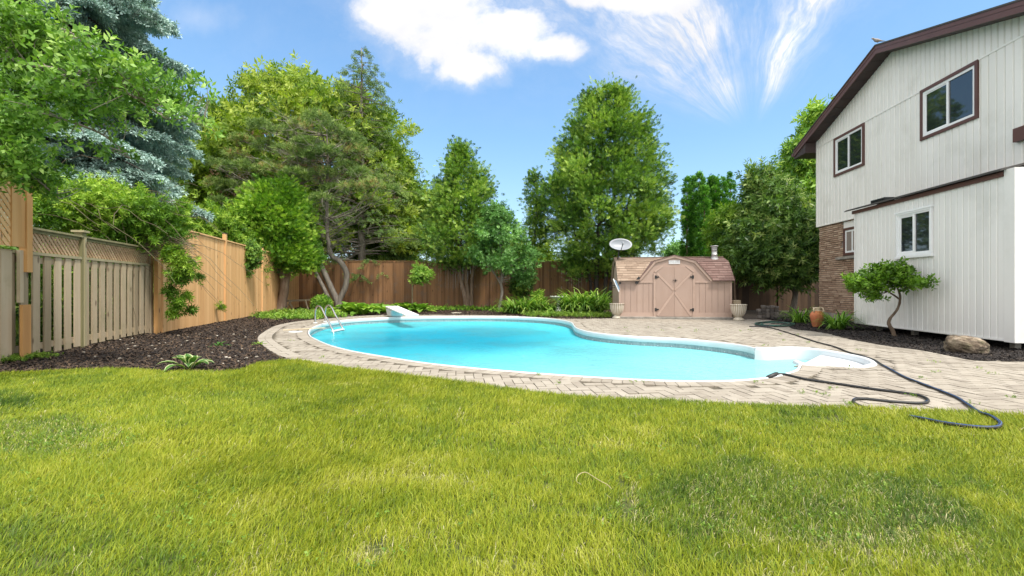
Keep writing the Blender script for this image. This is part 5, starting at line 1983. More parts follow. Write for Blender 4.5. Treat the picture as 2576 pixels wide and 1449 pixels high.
def tree(name, label, cat, Y, rows, mat, T, size, ncl, rc, nsp, trunks, barkm, nlimb=20, group=None, part='crown', szv=.3, flat=None, base=None, lim_r=.05, extra=None, **kw):
    bx_ = P3(trunks[0][0][0][0], trunks[0][0][0][1], Y) if base is None else base
    t = thing(name, label, cat, (bx_[0], Y, 0), group)
    mb = MB(); paths = []
    for pts, rad in trunks:
        P, r = trunk_path(pts, Y, rad)
        P[0][2] = min(P[0][2], 0.0) if P[0][2] < .5 else P[0][2]
        paths.append(P)
        mb.tube([tuple(p) for p in P], list(r), 9, wob=.05)
    pos, ax2, idx, cen_ = crown(rows, Y, ncl, rc, nsp, **kw)
    allp = np.concatenate(paths)
    if nlimb:
        lp, lr = limbs(allp, cen_, nlimb, lim_r)
        for P, r in zip(lp, lr):
            mb.tube([tuple(p) for p in P], list(r), 5, cap=False)
    tb = mb.build('trunk', barkm, t)
    sz = size * (1 + szv * rg.normal(size=len(pos))).clip(.45, 1.8)
    Q, I = place(T, pos, ax2, sz, flat)
    rn = shade(I, idx, ncl)
    if extra is not None:
        Q2, r2 = extra
        Q = np.concatenate([Q, Q2]); rn = np.concatenate([rn, r2])
    quads(part, Q, rn, mat, t)
    return t


# --- big double topped cedar by the shed
tree('cedar_tree', 'largest cedar with a rounded twin top, standing behind the shed end of the back fence', 'tree', 22.0,
     [(222, 1535, 1560), (235, 1470, 1590), (262, 1445, 1600), (320, 1415, 1640), (400, 1378, 1665), (470, 1362, 1690), (540, 1355, 1700), (600, 1372, 1680), (640, 1395, 1655), (670, 1402, 1560), (692, 1408, 1545)],
     L_cedar, CED, .20, 700, .46, 66,
     [([(1497, 776), (1500, 730), (1503, 640), (1510, 500), (1515, 340), (1520, 240)], [.13, .11, .10, .08, .05, .02]),
      ([(1519, 776), (1522, 730), (1530, 640), (1545, 500), (1550, 360)], [.12, .10, .09, .06, .02]),
      ([(1533, 776), (1536, 720), (1560, 600), (1590, 470)], [.11, .09, .06, .02]),
      ([(1487, 770), (1484, 700), (1450, 600), (1430, 500)], [.08, .07, .05, .02])],
     b_dark, 60, group='cedars along the back fence', lump=.3, upb=.7, inner=.6)
# its thin neighbour
tree('cedar_tree', 'thin sparse cedar leaning beside the left flank of the largest cedar', 'tree', 22.3,
     [(428, 1340, 1352), (450, 1328, 1370), (520, 1318, 1385), (580, 1318, 1380), (620, 1330, 1370)],
     L_cedar, CED, .18, 80, .34, 34,
     [([(1335, 776), (1340, 690), (1346, 600), (1352, 520), (1348, 440)], [.07, .06, .05, .035, .01])],
     b_dark, 22, group='cedars along the back fence', lump=.4, upb=.5, inner=.5)
# middle cedar
tree('cedar_tree', 'middle cedar with three bare stems and a pointed top behind the small sapling', 'tree', 22.1,
     [(366, 1150, 1162), (385, 1132, 1180), (420, 1112, 1215), (480, 1085, 1248), (550, 1062, 1272), (610, 1055, 1275), (645, 1060, 1262), (668, 1075, 1150)],
     L_cedar, CED, .20, 340, .50, 56,
     [([(1174, 776), (1166, 730), (1157, 690), (1150, 620), (1150, 520), (1155, 400)], [.13, .10, .085, .07, .05, .02]),
      ([(1180, 776), (1176, 730), (1172, 690), (1178, 620), (1190, 540)], [.11, .10, .08, .06, .02]),
      ([(1186, 776), (1187, 730), (1189, 690), (1200, 600), (1215, 540)], [.10, .085, .07, .05, .02])],
     b_brown, 42, group='cedars along the back fence', lump=.55, upb=.5, inner=.6)
# left cedar in front of the corner
tree('cedar_tree', 'bright green bushy cedar with a leaning red brown trunk in front of the fence corner', 'tree', 19.4,
     [(460, 660, 730), (490, 622, 762), (540, 600, 788), (590, 600, 798), (630, 612, 798), (655, 650, 800), (678, 720, 798)],
     L_cedar2, CED, .18, 330, .42, 72,
     [([(703, 784), (710, 755), (716, 722), (712, 695), (700, 660), (690, 600)], [.24, .20, .185, .15, .10, .03]),
      ([(716, 722), (724, 690), (732, 650), (738, 590)], [.15, .12, .08, .03]),
      ([(712, 700), (695, 672), (665, 650), (640, 630)], [.13, .10, .07, .03])],
     b_brown, 40, group='cedars along the back fence', lump=.3, upb=.45, inner=.55)

# --- big yellow-green broadleaf tree beyond the fence
tree('walnut_tree', 'tall wide yellow green broadleaf tree rising behind the pine beyond the fence', 'tree', 29.0,
     [(210, 730, 830), (228, 660, 890), (262, 580, 945), (320, 525, 1010), (390, 470, 1045), (460, 445, 1075), (540, 440, 1100), (620, 450, 1100)],
     L_walnut, [T_broad(8, .62, .26, .95, s_) for s_ in (7, 8, 9)], .36, 640, .85, 52,
     [([(775, 790), (775, 640), (770, 450), (770, 280)], [.4, .3, .2, .06])], b_brown, 50, lump=.4, upb=.1, inner=.35, group='trees beyond the fences', flatd=.8)
tree('broadleaf_tree', 'small olive green tree squeezed between the blue spruce and the tall walnut', 'tree', 33.0,
     [(285, 440, 500), (320, 425, 520), (400, 420, 520), (480, 420, 520)],
     L_walnut, BRD, .5, 90, .9, 26, [([(470, 760), (470, 500), (470, 320)], [.25, .18, .04])], b_brown, 10, group='trees beyond the fences', lump=.4)


def spruce(name, label, Y, x0, top, bot, widths, mat, nb, tw, size, droop, seed, group=None, barkm=b_dark, curl=.15, dens=1.0, T=TWG, trunk_r=.3, hang=.5, az=None, yo=0.0, sweep=.0):
    """whorled conifer. widths: rows (py, halfwidth px)"""
    r = np.random.default_rng(seed)
    xb, _, _ = P3(x0, 724, Y)
    Y = Y + yo
    zt = P3(x0, top, Y)[2]; zb_ = P3(x0, bot, Y)[2]
    wz = np.array(sorted([(P3(x0, py, Y)[2], hw / F * Y) for py, hw in widths]))
    t = thing(name, label, 'tree', (xb, Y, 0), group)
    mb = MB()
    nt = 14
    mb.tube([(xb + r.normal(0, .02), Y, z) for z in np.linspace(0, zt, nt)], list(np.linspace(trunk_r, .02, nt)), 10, wob=.06)
    P_, A_, Sx, U_ = [], [], [], []
    paths = []; rads = []
    zlev = zb_ + (zt - zb_) * (np.linspace(0, 1, nb) ** .9)
    for z in zlev:
        hw = np.interp(z, wz[:, 0], wz[:, 1])
        kbr = 7 if hw > .5 else 5
        for q in range(kbr):
            if az is None: a = r.uniform(0, 2 * math.pi)
            else: a = r.uniform(*az)
            L = hw * r.uniform(.72, 1.08)
            zz = z + r.uniform(-.12, .12)
            n = 9
            s_ = np.linspace(0, 1, n)
            hz = -droop * L * s_ + curl * L * s_ ** 2.5 + .12 * L * np.sin(s_ * 3.1)
            px_ = xb + math.cos(a) * L * s_; py_ = Y + math.sin(a) * L * s_
            pz = zz + hz
            path = np.stack([px_, py_, pz], 1)
            paths.append(path); rads.append(np.linspace(.012 + .014 * L, .006, n))
            # side shoots
            nd = max(4, int(L * tw * dens))
            u_ = r.uniform(.18, 1.0, nd) ** .75
            bp = np.stack([np.interp(u_, s_, path[:, i]) for i in range(3)], 1)
            side = r.choice([-1, 1], nd)
            dirx = np.array([math.cos(a), math.sin(a), -droop * .6])
            sv_ = np.array([-math.sin(a), math.cos(a), 0])
            spread = (1 - u_) * .45 * L + .08
            ln = spread * r.uniform(.2, 1.0, nd)
            pp = bp + sv_ * (side * ln * .75)[:, None] + dirx * (ln * .45)[:, None] + np.array([0, 0, -1]) * (ln * hang * r.uniform(.2, 1, nd))[:, None]
            aa = dirx * .8 + sv_ * (side * .7)[:, None] + r.normal(size=(nd, 3)) * .25 + np.array([0, 0, -hang * .4])
            P_.append(pp); A_.append(aa)
    P_ = np.concatenate(P_); A_ = np.concatenate(A_)
    tp = tubeq(paths, rads, 4)
    tb = mb.build('trunk', barkm, t)
    quads('branches', tp, r.random(len(tp)), barkm, t)
    Q, I = place(T, P_, A_, size * r.uniform(.7, 1.3, len(P_)))
    # tone follows the shoot; young tips lighter
    tone = r.random(len(P_)) * .6 + .2 + .25 * vnoise(P_[:, 0] * 1.3, P_[:, 2] * 1.7 + P_[:, 1])
    quads('needles', Q, np.clip(tone[I] * .85 + .2 * r.random(len(I)) - .08, 0, 1), mat, t)
    return t


spruce('blue_spruce', 'huge silvery blue spruce towering behind the grey lattice fence', 13.6, 165, -420, 545,
       [(-420, 10), (-150, 170), (0, 235), (120, 262), (250, 280), (380, 290), (480, 310), (545, 290)], L_blue, 46, 80, .36, .42, 31, barkm=b_dark, trunk_r=.27, hang=.8, group='conifers beyond the fences')
spruce('blue_spruce', 'small distant blue green spruce beside the large blue one', 31.0, 492, 268, 640,
       [(268, 3), (330, 28), (400, 45), (520, 60), (640, 70)], L_blue, 34, 22, .55, .3, 32, trunk_r=.2, hang=.4, group='conifers beyond the fences')
spruce('norway_spruce', 'dark droopy spruce with a narrow open spire above the broadleaf crown', 25.5, 910, 122, 690,
       [(122, 9), (155, 34), (190, 56), (250, 84), (300, 66), (400, 105), (500, 140), (600, 165), (690, 175)], L_spruce, 27, 11, .34, .30, 33, trunk_r=.24, hang=.9, curl=.3, group='conifers beyond the fences', barkm=b_grey)

# --- scots pine with twin snaking stems
def pine():
    Y = 20.8
    t = thing('pine_tree', 'olive green pine with two snaking grey stems and many bare dead twigs', 'tree', P3(853, 780, Y))
    t.location.z = 0
    stems = [([(853, 783), (853.5, 756.6), (869, 721), (871, 685.5), (856, 659), (833.5, 641), (824.6, 596.6), (822.4, 552), (822.4, 472), (824.6, 410), (822, 330)], [.17, .13, .125, .12, .115, .11, .09, .08, .06, .045, .02]),
             ([(850, 783), (849, 761), (833.5, 725.5), (815.7, 685.5), (802.4, 654), (785, 600), (760, 520), (735, 440)], [.15, .14, .13, .12, .11, .09, .06, .02]),
             ([(829, 775), (829, 756.6), (812, 720), (793.5, 685.5), (770, 640), (700, 540), (650, 470)], [.10, .10, .09, .08, .07, .05, .02])]
    mb = MB(); paths = []
    for pts, rad in stems:
        P, r = trunk_path(pts, Y, rad); P[0][2] = min(P[0][2], 0)
        paths.append(P)
        mb.tube([tuple(p) for p in P], list(r), 10, wob=.05)
    allp = np.concatenate(paths); allp = allp[allp[:, 2] > 2.3]
    # foliage pads traced as blobs: px, py, radius px
    pads = [(700, 338, 34), (655, 320, 28), (745, 320, 30), (800, 300, 30), (838, 330, 34), (880, 352, 34), (905, 385, 30), (770, 365, 36), (820, 385, 38), (720, 385, 34), (660, 372, 34), (610, 355, 26), (590, 395, 30), (560, 420, 28), (628, 425, 36), (690, 430, 34), (750, 440, 36), (810, 440, 36), (865, 425, 34), (910, 440, 30), (540, 465, 24), (590, 475, 30), (640, 490, 30), (700, 500, 26), (880, 475, 28), (935, 470, 26), (965, 455, 22), (985, 480, 18), (800, 500, 22), (840, 480, 24), (560, 510, 20), (760, 400, 30), (930, 505, 18)]
    pos = []; axs = []; ids = []; cen_ = []
    for k, (px, py, rp_) in enumerate(pads):
        for rep in range(2 if k % 2 else 1):
            yo = rg.uniform(-.8, 1.5) if rep else rg.uniform(-1.9, -.2)
            c_ = np.array(P3(px + rg.normal(0, 5), py, Y + yo)); R2 = rp_ / F * Y * rg.uniform(.72, .92)
            cen_.append(c_)
            n = int(rp_ * 1.9)
            d = unit(rg.normal(size=(n, 3))); d[:, 2] = np.abs(d[:, 2]) * .9 - .22
            pos.append(c_ + d * R2 * (rg.random(n) ** .35)[:, None] * np.array([1.1, 1.1, .72]))
            axs.append(d * .9 + np.array([0, 0, .65]) + rg.normal(size=(n, 3)) * .3)
            ids.append(np.full(n, len(cen_) - 1))
    cen_ = np.array(cen_); pos = np.concatenate(pos); axs = np.concatenate(axs); ids = np.concatenate(ids)
    lp, lr = limbs(allp, cen_, len(cen_), .045, .18)
    for P, r in zip(lp, lr): mb.tube([tuple(p) for p in P], list(r), 5, cap=False)
    mb.build('trunk', b_grey, t)
    # bare twigs
    tw = []; tr_ = []
    for _ in range(420):
        s_ = allp[rg.integers(len(allp))] if rg.random() < .35 else lp[rg.integers(len(lp))][rg.integers(2, 6)]
        L = rg.uniform(.35, 1.5); a = rg.uniform(0, 6.28)
        d = np.array([math.cos(a), math.sin(a) * .8, rg.uniform(-.15, .45)])
        if s_[2] < 4.2 and rg.random() < .6: d = np.array([abs(d[0]) + .5, d[1] * .6, rg.uniform(-.1, .35)]); L *= 1.5
        k = np.linspace(0, 1, 5)[:, None]
        P = s_ + d * L * k + np.array([0, 0, .25]) * L * k ** 2 + rg.normal(size=(5, 3)) * .03 * L
        tw.append(P); tr_.append(np.linspace(.011, .004, 5))
        for b in range(3):
            q = P[rg.integers(1, 5)]; d3 = unit(d + rg.normal(size=3) * .6) * L * .35
            tw.append(np.stack([q, q + d3 * .5 + rg.normal(size=3) * .02, q + d3])); tr_.append(np.array([.007, .005, .003]))
    Qt = tubeq(tw, tr_, 3)
    quads('dead_twigs', Qt, rg.random(len(Qt)), b_grey, t)
    Q, I = place(TUF, pos, axs, .34 * rg.uniform(.75, 1.25, len(pos)))
    quads('needles', Q, shade(I, ids, len(cen_), .3, .4, .3), L_pine, t)
    dp_ = pos[rg.permutation(len(pos))[:260]] + np.array([0, .1, -.35])
    Q, I = place(TUF, dp_, rg.normal(size=dp_.shape), .17 * rg.uniform(.7, 1.2, len(dp_)))
    quads('brown_needles', Q, rg.random(len(Q)), L_dead, t)
pine()

# --- small dogwood
tree('dogwood_tree', 'small open dogwood with a crooked pale trunk in front of the back fence', 'tree', 20.3,
     [(515, 1235, 1262), (545, 1205, 1290), (580, 1185, 1320), (610, 1178, 1345), (645, 1170, 1355), (668, 1180, 1350), (690, 1290, 1345), (705, 1305, 1345)],
     L_dog, BRD, .22, 100, .30, 24,
     [([(1254, 785), (1259, 760), (1263, 735), (1260, 715), (1252, 700)], [.085, .07, .065, .06, .05]),
      ([(1258, 712), (1245, 690), (1225, 670), (1205, 655)], [.05, .035, .03, .02]),
      ([(1260, 714), (1262, 680), (1263, 645), (1255, 600), (1245, 560)], [.05, .04, .03, .025, .01]),
      ([(1262, 712), (1270, 670), (1272, 640), (1290, 600)], [.045, .035, .025, .01]),
      ([(1262, 706), (1285, 700), (1310, 690), (1330, 680)], [.03, .025, .02, .01])],
     b_grey, 45, lump=.35, upb=.2, inner=.85, lim_r=.03)
tree('maple_shrub', 'small dark fine leaved shrub growing against the back fence beside the bird bath', 'shrub', 21.5,
     [(698, 1290, 1330), (715, 1275, 1345), (740, 1285, 1340), (755, 1300, 1330)],
     L_cedar, BRD, .16, 46, .22, 20, [([(1314, 783), (1314, 760), (1312, 730)], [.03, .02, .01])], b_dark, 14, inner=.8)
# --- top grafted sapling
tree('sapling_tree', 'tiny lollipop sapling on a straight thin stem near the diving board', 'tree', 19.2,
     [(670, 1040, 1062), (680, 1030, 1080), (692, 1028, 1087), (702, 1032, 1084), (710, 1036, 1048)],
     L_hosta, BRD, .12, 40, .16, 22, [([(1036.5, 785), (1037, 750), (1037.5, 715), (1040, 700), (1048, 688)], [.034, .03, .028, .028, .015])], b_olive, 12, lump=.4, inner=.8, upb=.2, lim_r=.012)

# --- columnar cedars behind the side fence
for k, (cx_, tp_, hw, yy, lab) in enumerate((
        (1728, 450, 16, 25.2, 'leftmost slim column of the clipped cedar row behind the shed'),
        (1744, 447, 13, 25.8, 'second slim cedar column from the row\'s shed side, set slightly back'),
        (1759, 437, 18, 24.9, 'tallest wide cedar column near the row\'s shed side'),
        (1772, 468, 17, 24.0, 'shorter bright cedar column standing in front of its row'),
        (1788, 447, 15, 25.2, 'middle cedar column of the clipped row above the red shed roof'),
        (1800, 450, 15, 25.0, 'cedar column just right of the middle of the clipped row'),
        (1817, 450, 17, 25.0, 'second cedar column from the end nearest the house'),
        (1837, 438, 16, 26.0, 'cedar column at the house end of the row, with a rounded tip'))):
    tree('column_cedar', lab, 'tree', yy,
         [(tp_ - 1, cx_ - 3, cx_ + 3), (tp_ + 8, cx_ - hw * .5, cx_ + hw * .5), (tp_ + 30, cx_ - hw * .72, cx_ + hw * .72), (tp_ + 100, cx_ - hw * .8, cx_ + hw * .8), (620, cx_ - hw * .92, cx_ + hw * .92), (680, cx_ - hw * .95, cx_ + hw * .95), (740, cx_ - hw * .9, cx_ + hw * .9)],
         L_col, CED, .115, 330, .11, 30, [([(cx_, 765), (cx_, 600), (cx_, tp_ + 20)], [.07, .05, .02])], b_brown, 0, group='columnar cedars behind the side fence', upb=1.3, rnd=.3, lump=.12, inner=.12)

# --- trees right of the shed
tree('buckthorn_tree', 'dense dark glossy leaved tree with a leaning trunk beside the brick corner', 'tree', 18.4,
     [(432, 1895, 1915), (450, 1885, 1940), (480, 1878, 1980), (530, 1868, 2035), (580, 1835, 2060), (620, 1815, 2065), (660, 1820, 2065), (690, 1860, 2055), (705, 1915, 2030)],
     L_buck, BRDN, .27, 430, .46, 34,
     [([(1993, 783), (1999, 755), (2000, 735), (1990, 715), (1975, 695), (1955, 640), (1940, 540)], [.12, .105, .10, .09, .07, .05, .02]),
      ([(1999, 745), (2008, 722), (2020, 700), (2030, 640)], [.05, .04, .03, .01])],
     b_grey, 60, lump=.12, upb=.3, inner=.6)
tree('elm_shrub', 'light yellow green leafy growth spilling over the side fence beside the columns', 'shrub', 19.4,
     [(525, 1825, 1870), (545, 1800, 1880), (580, 1785, 1890), (620, 1785, 1890), (650, 1800, 1880)],
     L_bush, BRDN, .26, 90, .36, 28, [([(1850, 775), (1848, 700), (1845, 600)], [.05, .04, .02])], b_brown, 16, lump=.3, inner=.6)
tree('hickory_tree', 'tall green large leaved tree rising behind the house corner', 'tree', 24.0,
     [(285, 2055, 2062), (335, 2030, 2075), (350, 2000, 2110), (385, 1965, 2140), (430, 1955, 2150), (500, 1960, 2150), (600, 1960, 2150), (680, 1970, 2150)],
     L_cedar2, [T_broad(8, .7, .24, .95, s_) for s_ in (17, 18, 19)], .36, 260, .65, 48,
     [([(2060, 770), (2060, 600), (2055, 340)], [.2, .15, .04])], b_brown, 30, lump=.35, upb=.1, inner=.5, group='trees beyond the fences')

# --- hedges seen over and through the fences
def bush(name, label, rows, Y, mat, T, size, ncl, rc, nsp, flatd=.6, group=None, cat='shrub', stems=True, **kw):
    a = prof_arr(rows, Y)
    t = thing(name, label, cat, (a[len(a) // 2, 1], Y, 0), group)
    pos, ax2, idx, cen_ = crown(rows, Y, ncl, rc, nsp, flatd=flatd, **kw)
    Q, I = place(T, pos, ax2, size * rg.uniform(.7, 1.3, len(pos)))
    quads('foliage', Q, shade(I, idx, ncl), mat, t)
    if not stems: return t
    base = np.array([a[len(a) // 2, 1], Y, 0.0])
    st_p = []
    for i in rg.permutation(ncl)[:14]:
        c_ = cen_[i]; b0 = np.array([base[0] * .4 + c_[0] * .6, Y, 0.0])
        st_p.append(np.stack([b0, (b0 + c_) / 2 + rg.normal(size=3) * .08, c_]))
    Qs = tubeq(st_p, [np.array([.02, .014, .006])] * len(st_p), 4)
    quads('stems', Qs, rg.random(len(Qs)), b_brown, t)
    return t
bush('privet_hedge', 'bright green hedge showing above the new cedar fence', [(528, 500, 560), (545, 430, 600), (580, 400, 630), (640, 400, 650), (720, 400, 640)], 17.5, L_bush, BRDN, .26, 200, .5, 30, flatd=.35)
bush('far_hedge', 'sunlit green hedge glimpsed over the back fence beside the dogwood', [(618, 1290, 1340), (630, 1200, 1400), (665, 1180, 1420), (740, 1180, 1420)], 30.0, L_walnut, BRD, .4, 110, .7, 26, flatd=.4)
bush('far_hedge', 'dark hedge behind the back fence between the pine and the middle cedar', [(640, 900, 1060), (665, 850, 1080), (740, 850, 1080)], 28.0, L_cedar, BRD, .4, 110, .7, 26, flatd=.4)
bush('far_hedge', 'pale green bush peeking out between the largest cedar and the columns', [(618, 1690, 1712), (635, 1680, 1722), (700, 1676, 1725)], 29.0, L_dog, BRD, .34, 50, .4, 26, flatd=.6)
bush('understory_shrub', 'dark leafy growth behind the weathered fence under the blue spruce', [(560, 60, 380), (600, -60, 420), (700, -80, 430), (780, -60, 420)], 12.2, L_cedar, BRD, .3, 320, .55, 30, flatd=.35)

# --- honeysuckle tangle over the fence junction
def honeysuckle():
    t = thing('honeysuckle_bush', 'tangled honeysuckle arching over the lattice fence and hanging down the cedar boards', 'shrub', (-8.2, 9.6, 0))
    pads = []
    for px, py, Y, r in ((120, 505, 8.4, 45), (170, 500, 8.8, 50), (230, 510, 9.0, 55), (290, 520, 9.3, 55), (340, 530, 9.4, 50), (390, 545, 9.6, 45), (430, 560, 9.8, 40), (140, 545, 8.6, 40), (200, 560, 9.0, 45), (260, 570, 9.2, 40), (320, 580, 9.4, 36), (380, 590, 9.6, 34), (440, 595, 9.7, 30), (100, 540, 8.2, 36), (455, 560, 9.9, 24), (460, 520, 10.6, 20), (350, 500, 10.4, 34), (270, 480, 10.2, 36),
                          (430, 630, 9.55, 24), (450, 655, 9.55, 26), (465, 690, 9.6, 22), (440, 690, 9.55, 20), (430, 730, 9.6, 16), (445, 760, 9.6, 18), (435, 785, 9.6, 13), (478, 655, 9.7, 16), (478, 775, 9.9, 11), (470, 740, 9.8, 10), (555, 768, 13.0, 6), (500, 690, 10.4, 6)):
        pads.append((px, py, Y, r))
    pos = []; axs = []; ids = []; cen_ = []
    for k, (px, py, Y, r) in enumerate(pads):
        c_ = np.array(P3(px, py, Y)); cen_.append(c_)
        R2 = r / F * Y
        n = int(r * r * .15) + 18
        g = rg.normal(size=(n, 3)) * .5; pos.append(c_ + g * R2 * np.array([1, 1.0 if r > 26 else .35, .85]))
        droop = -.9 if py > 610 else -.1
        axs.append(np.array([.35, -.3, droop]) + rg.normal(size=(n, 3)) * .75); ids.append(np.full(n, k))
    pos = np.concatenate(pos); axs = np.concatenate(axs); ids = np.concatenate(ids)
    Q, I = place(BRDN, pos, axs, .135 * rg.uniform(.7, 1.3, len(pos)))
    quads('foliage', Q, shade(I, ids, len(pads)), L_bush, t)
    tw = []
    root = np.array([-7.7, 9.9, 0.0])
    for _ in range(48):
        s_ = cen_[rg.integers(0, 18)] + rg.normal(size=3) * .22
        L = rg.uniform(.6, 1.8)
        d = unit(np.array([.55 + rg.normal() * .25, .15 + rg.normal() * .3, rg.normal() * .25]))
        k = np.linspace(0, 1, 7)[:, None]
        tw.append(s_ + d * L * k + np.array([0, 0, -.45]) * L * k ** 2 + rg.normal(size=(7, 3)) * .02)
    for _ in range(110):      # dense brown thatch of stems at the junction
        s_ = np.array(P3(rg.uniform(330, 440), rg.uniform(590, 640), 9.55))
        e_ = np.array(P3(rg.uniform(430, 505), rg.uniform(610, 680), 9.6)) + rg.normal(size=3) * .05
        m_ = (s_ + e_) / 2 + np.array([0, 0, rg.uniform(.02, .16)])
        k = np.linspace(0, 1, 6)[:, None]
        tw.append((1 - k) ** 2 * s_ + 2 * k * (1 - k) * m_ + k ** 2 * e_)
    for (a, b, ya, yb) in (((300, 540), (352, 838), 9.1, 9.35), ((310, 620), (318, 838), 9.1, 9.0), ((440, 640), (556, 768), 9.6, 12.6)):
        s_ = np.array(P3(*a, ya)); e_ = np.array(P3(*b, yb))
        k = np.linspace(0, 1, 12)[:, None]
        tw.append(s_ + (e_ - s_) * k + np.stack([.05 * np.sin(k[:, 0] * 7), 0 * k[:, 0], .04 * np.sin(k[:, 0] * 5)], 1))
    Qs = tubeq(tw, [np.linspace(.006, .003, len(p)) for p in tw], 4)
    quads('stems', Qs, rg.random(len(Qs)), b_olive, t)
honeysuckle()
ug = [(old_x(Y_) - .45 - .5 * rg.random(), Y_) for Y_ in np.linspace(5.2, 10.0, 26)]
leafy_pts = []
def undergrowth():
    P_ = []
    for (x_, y_) in ug:
        g = rg.normal(size=(110, 2)) * .16
        P_.append(np.stack([x_ + g[:, 0], y_ + g[:, 1], rg.random(110) * 1.6], 1))
    P_ = np.concatenate(P_); ax2 = np.array([0, 0, .6]) + rg.normal(size=P_.shape) * .6
    Q, I = place(BRD, P_, ax2, .17 * rg.uniform(.7, 1.3, len(P_)))
    o = quads('undergrowth', Q, rg.random(len(P_))[I], L_cedar, None, (ug[10][0], ug[10][1], 0))  # leaf mass put close behind the fence so its gaps read dark
    tag(o, 'dark undergrowth added behind the weathered fence to darken its gaps', 'undergrowth', kind='stuff')
undergrowth()
# small ivy patch on the cedar fence near the corner
bush('ivy_clump', 'small dark climber hugging the shaded end of the new cedar fence', [(618, 610, 640), (645, 600, 660), (670, 606, 640), (690, 610, 625)], 15.6, L_cedar, BRD, .14, 40, .2, 22, flatd=.3, stems=False)

# --- apple tree reaching in from the left
def apple():
    t = thing('apple_tree', 'large leafy apple tree reaching in over the lattice screen from the left edge', 'tree', (-7.6, 5.2, 0))
    mb = MB()
    mb.tube([(-7.9, 5.4, 0), (-7.8, 5.4, 1.2), (-7.7, 5.3, 2.4), (-7.5, 5.3, 3.3)], [.16, .14, .12, .1], 10, wob=.05)
    B = []
    def br(pts, r0, r1):
        P = np.array(spline([P3(px, py, Y) for px, py, Y in pts], 6))
        mb.tube([tuple(p) for p in P], list(np.linspace(r0, r1, len(P))), 7, wob=.06)
        B.append(P)
    br([(-160, 230, 5.4), (0, 148, 5.3), (60, 160, 5.2), (130, 172, 5.2), (220, 190, 5.2), (320, 235, 5.2), (420, 300, 5.3)], .035, .008)
    br([(-160, 220, 5.4), (0, 195, 5.5), (90, 180, 5.5), (180, 182, 5.6), (300, 170, 5.7), (400, 190, 5.8)], .03, .006)
    br([(-160, 300, 5.3), (-40, 260, 5.3), (60, 270, 5.4), (160, 300, 5.4), (260, 340, 5.5), (330, 400, 5.6)], .03, .006)
    br([(-160, 330, 5.3), (-60, 360, 5.2), (20, 400, 5.2), (90, 450, 5.3), (150, 500, 5.4)], .03, .006)
    br([(-160, 160, 5.4), (-40, 90, 5.3), (60, 60, 5.3), (150, 70, 5.4), (240, 120, 5.5)], .03, .006)
    br([(330, 240, 5.2), (400, 265, 5.3), (450, 290, 5.5), (510, 318, 5.6)], .01, .004)
    mb.build('trunk', b_grey, t)
    allB = np.concatenate(B)
    # crown volume bounded in the picture: (px, py, r)
    blobs = [(30, 55, 55), (90, 70, 50), (140, 110, 40), (20, 130, 60), (100, 150, 60), (190, 150, 55), (260, 165, 50), (330, 175, 42), (390, 185, 36), (60, 220, 65), (160, 230, 65), (260, 235, 60), (345, 240, 50), (410, 235, 40), (30, 300, 65), (110, 305, 38), (210, 290, 36), (310, 285, 34), (370, 275, 26), (430, 275, 22), (20, 380, 60), (60, 390, 40), (40, 430, 45), (120, 440, 34), (470, 215, 14), (485, 300, 14), (512, 318, 9), (505, 212, 8), (455, 255, 20), (10, 20, 40), (180, 60, 18), (245, 110, 20),
             (250, 380, 22), (300, 380, 18), (60, 460, 30), (110, 480, 24), (150, 470, 18), (-60, 100, 70), (-60, 250, 80), (-60, 380, 70)]
    pos = []; ids = []; tw = []
    for k, (px, py, r) in enumerate(blobs):
        Yb = 5.35 + rg.uniform(-.45, .5)
        n = max(8, int(r * r * (.042 if px < 120 else .027)))
        g = rg.normal(size=(n, 3)) * .52
        c_ = np.array(P3(px, py, Yb)); R2 = r / F * Yb
        p = c_ + g * np.array([R2, .34, R2]) * .9
        pos.append(p); ids.append(np.full(n, k))
        for _ in range(max(3, n // 9)):
            e_ = p[rg.integers(n)]
            s_ = allB[np.argmin(((allB - e_) ** 2).sum(1) + rg.random(len(allB)) * .15)]
            m_ = (s_ + e_) / 2 + rg.normal(size=3) * .05 + np.array([0, 0, .05])
            kk = np.linspace(0, 1, 5)[:, None]
            tw.append((1 - kk) ** 2 * s_ + 2 * kk * (1 - kk) * m_ + kk ** 2 * e_)
    pos = np.concatenate(pos); ids = np.concatenate(ids)
    axs = np.array([.55, -.15, .15]) + rg.normal(size=pos.shape) * .55
    Ts = [T_broad(6, .52, .24, .85, s_) for s_ in (21, 22, 23, 24)]
    Q, I = place(Ts, pos, axs, .145 * rg.uniform(.75, 1.3, len(pos)))
    # brighter young leaves outside, darker inside: pure leaf tone
    quads('crown', Q, shade(I, ids, len(blobs), .25, .5, .25), L_apple, t)
    Qs = tubeq(tw, [np.linspace(.006, .0025, 5)] * len(tw), 4)
    quads('twigs', Qs, rg.random(len(Qs)), b_grey, t)
apple()

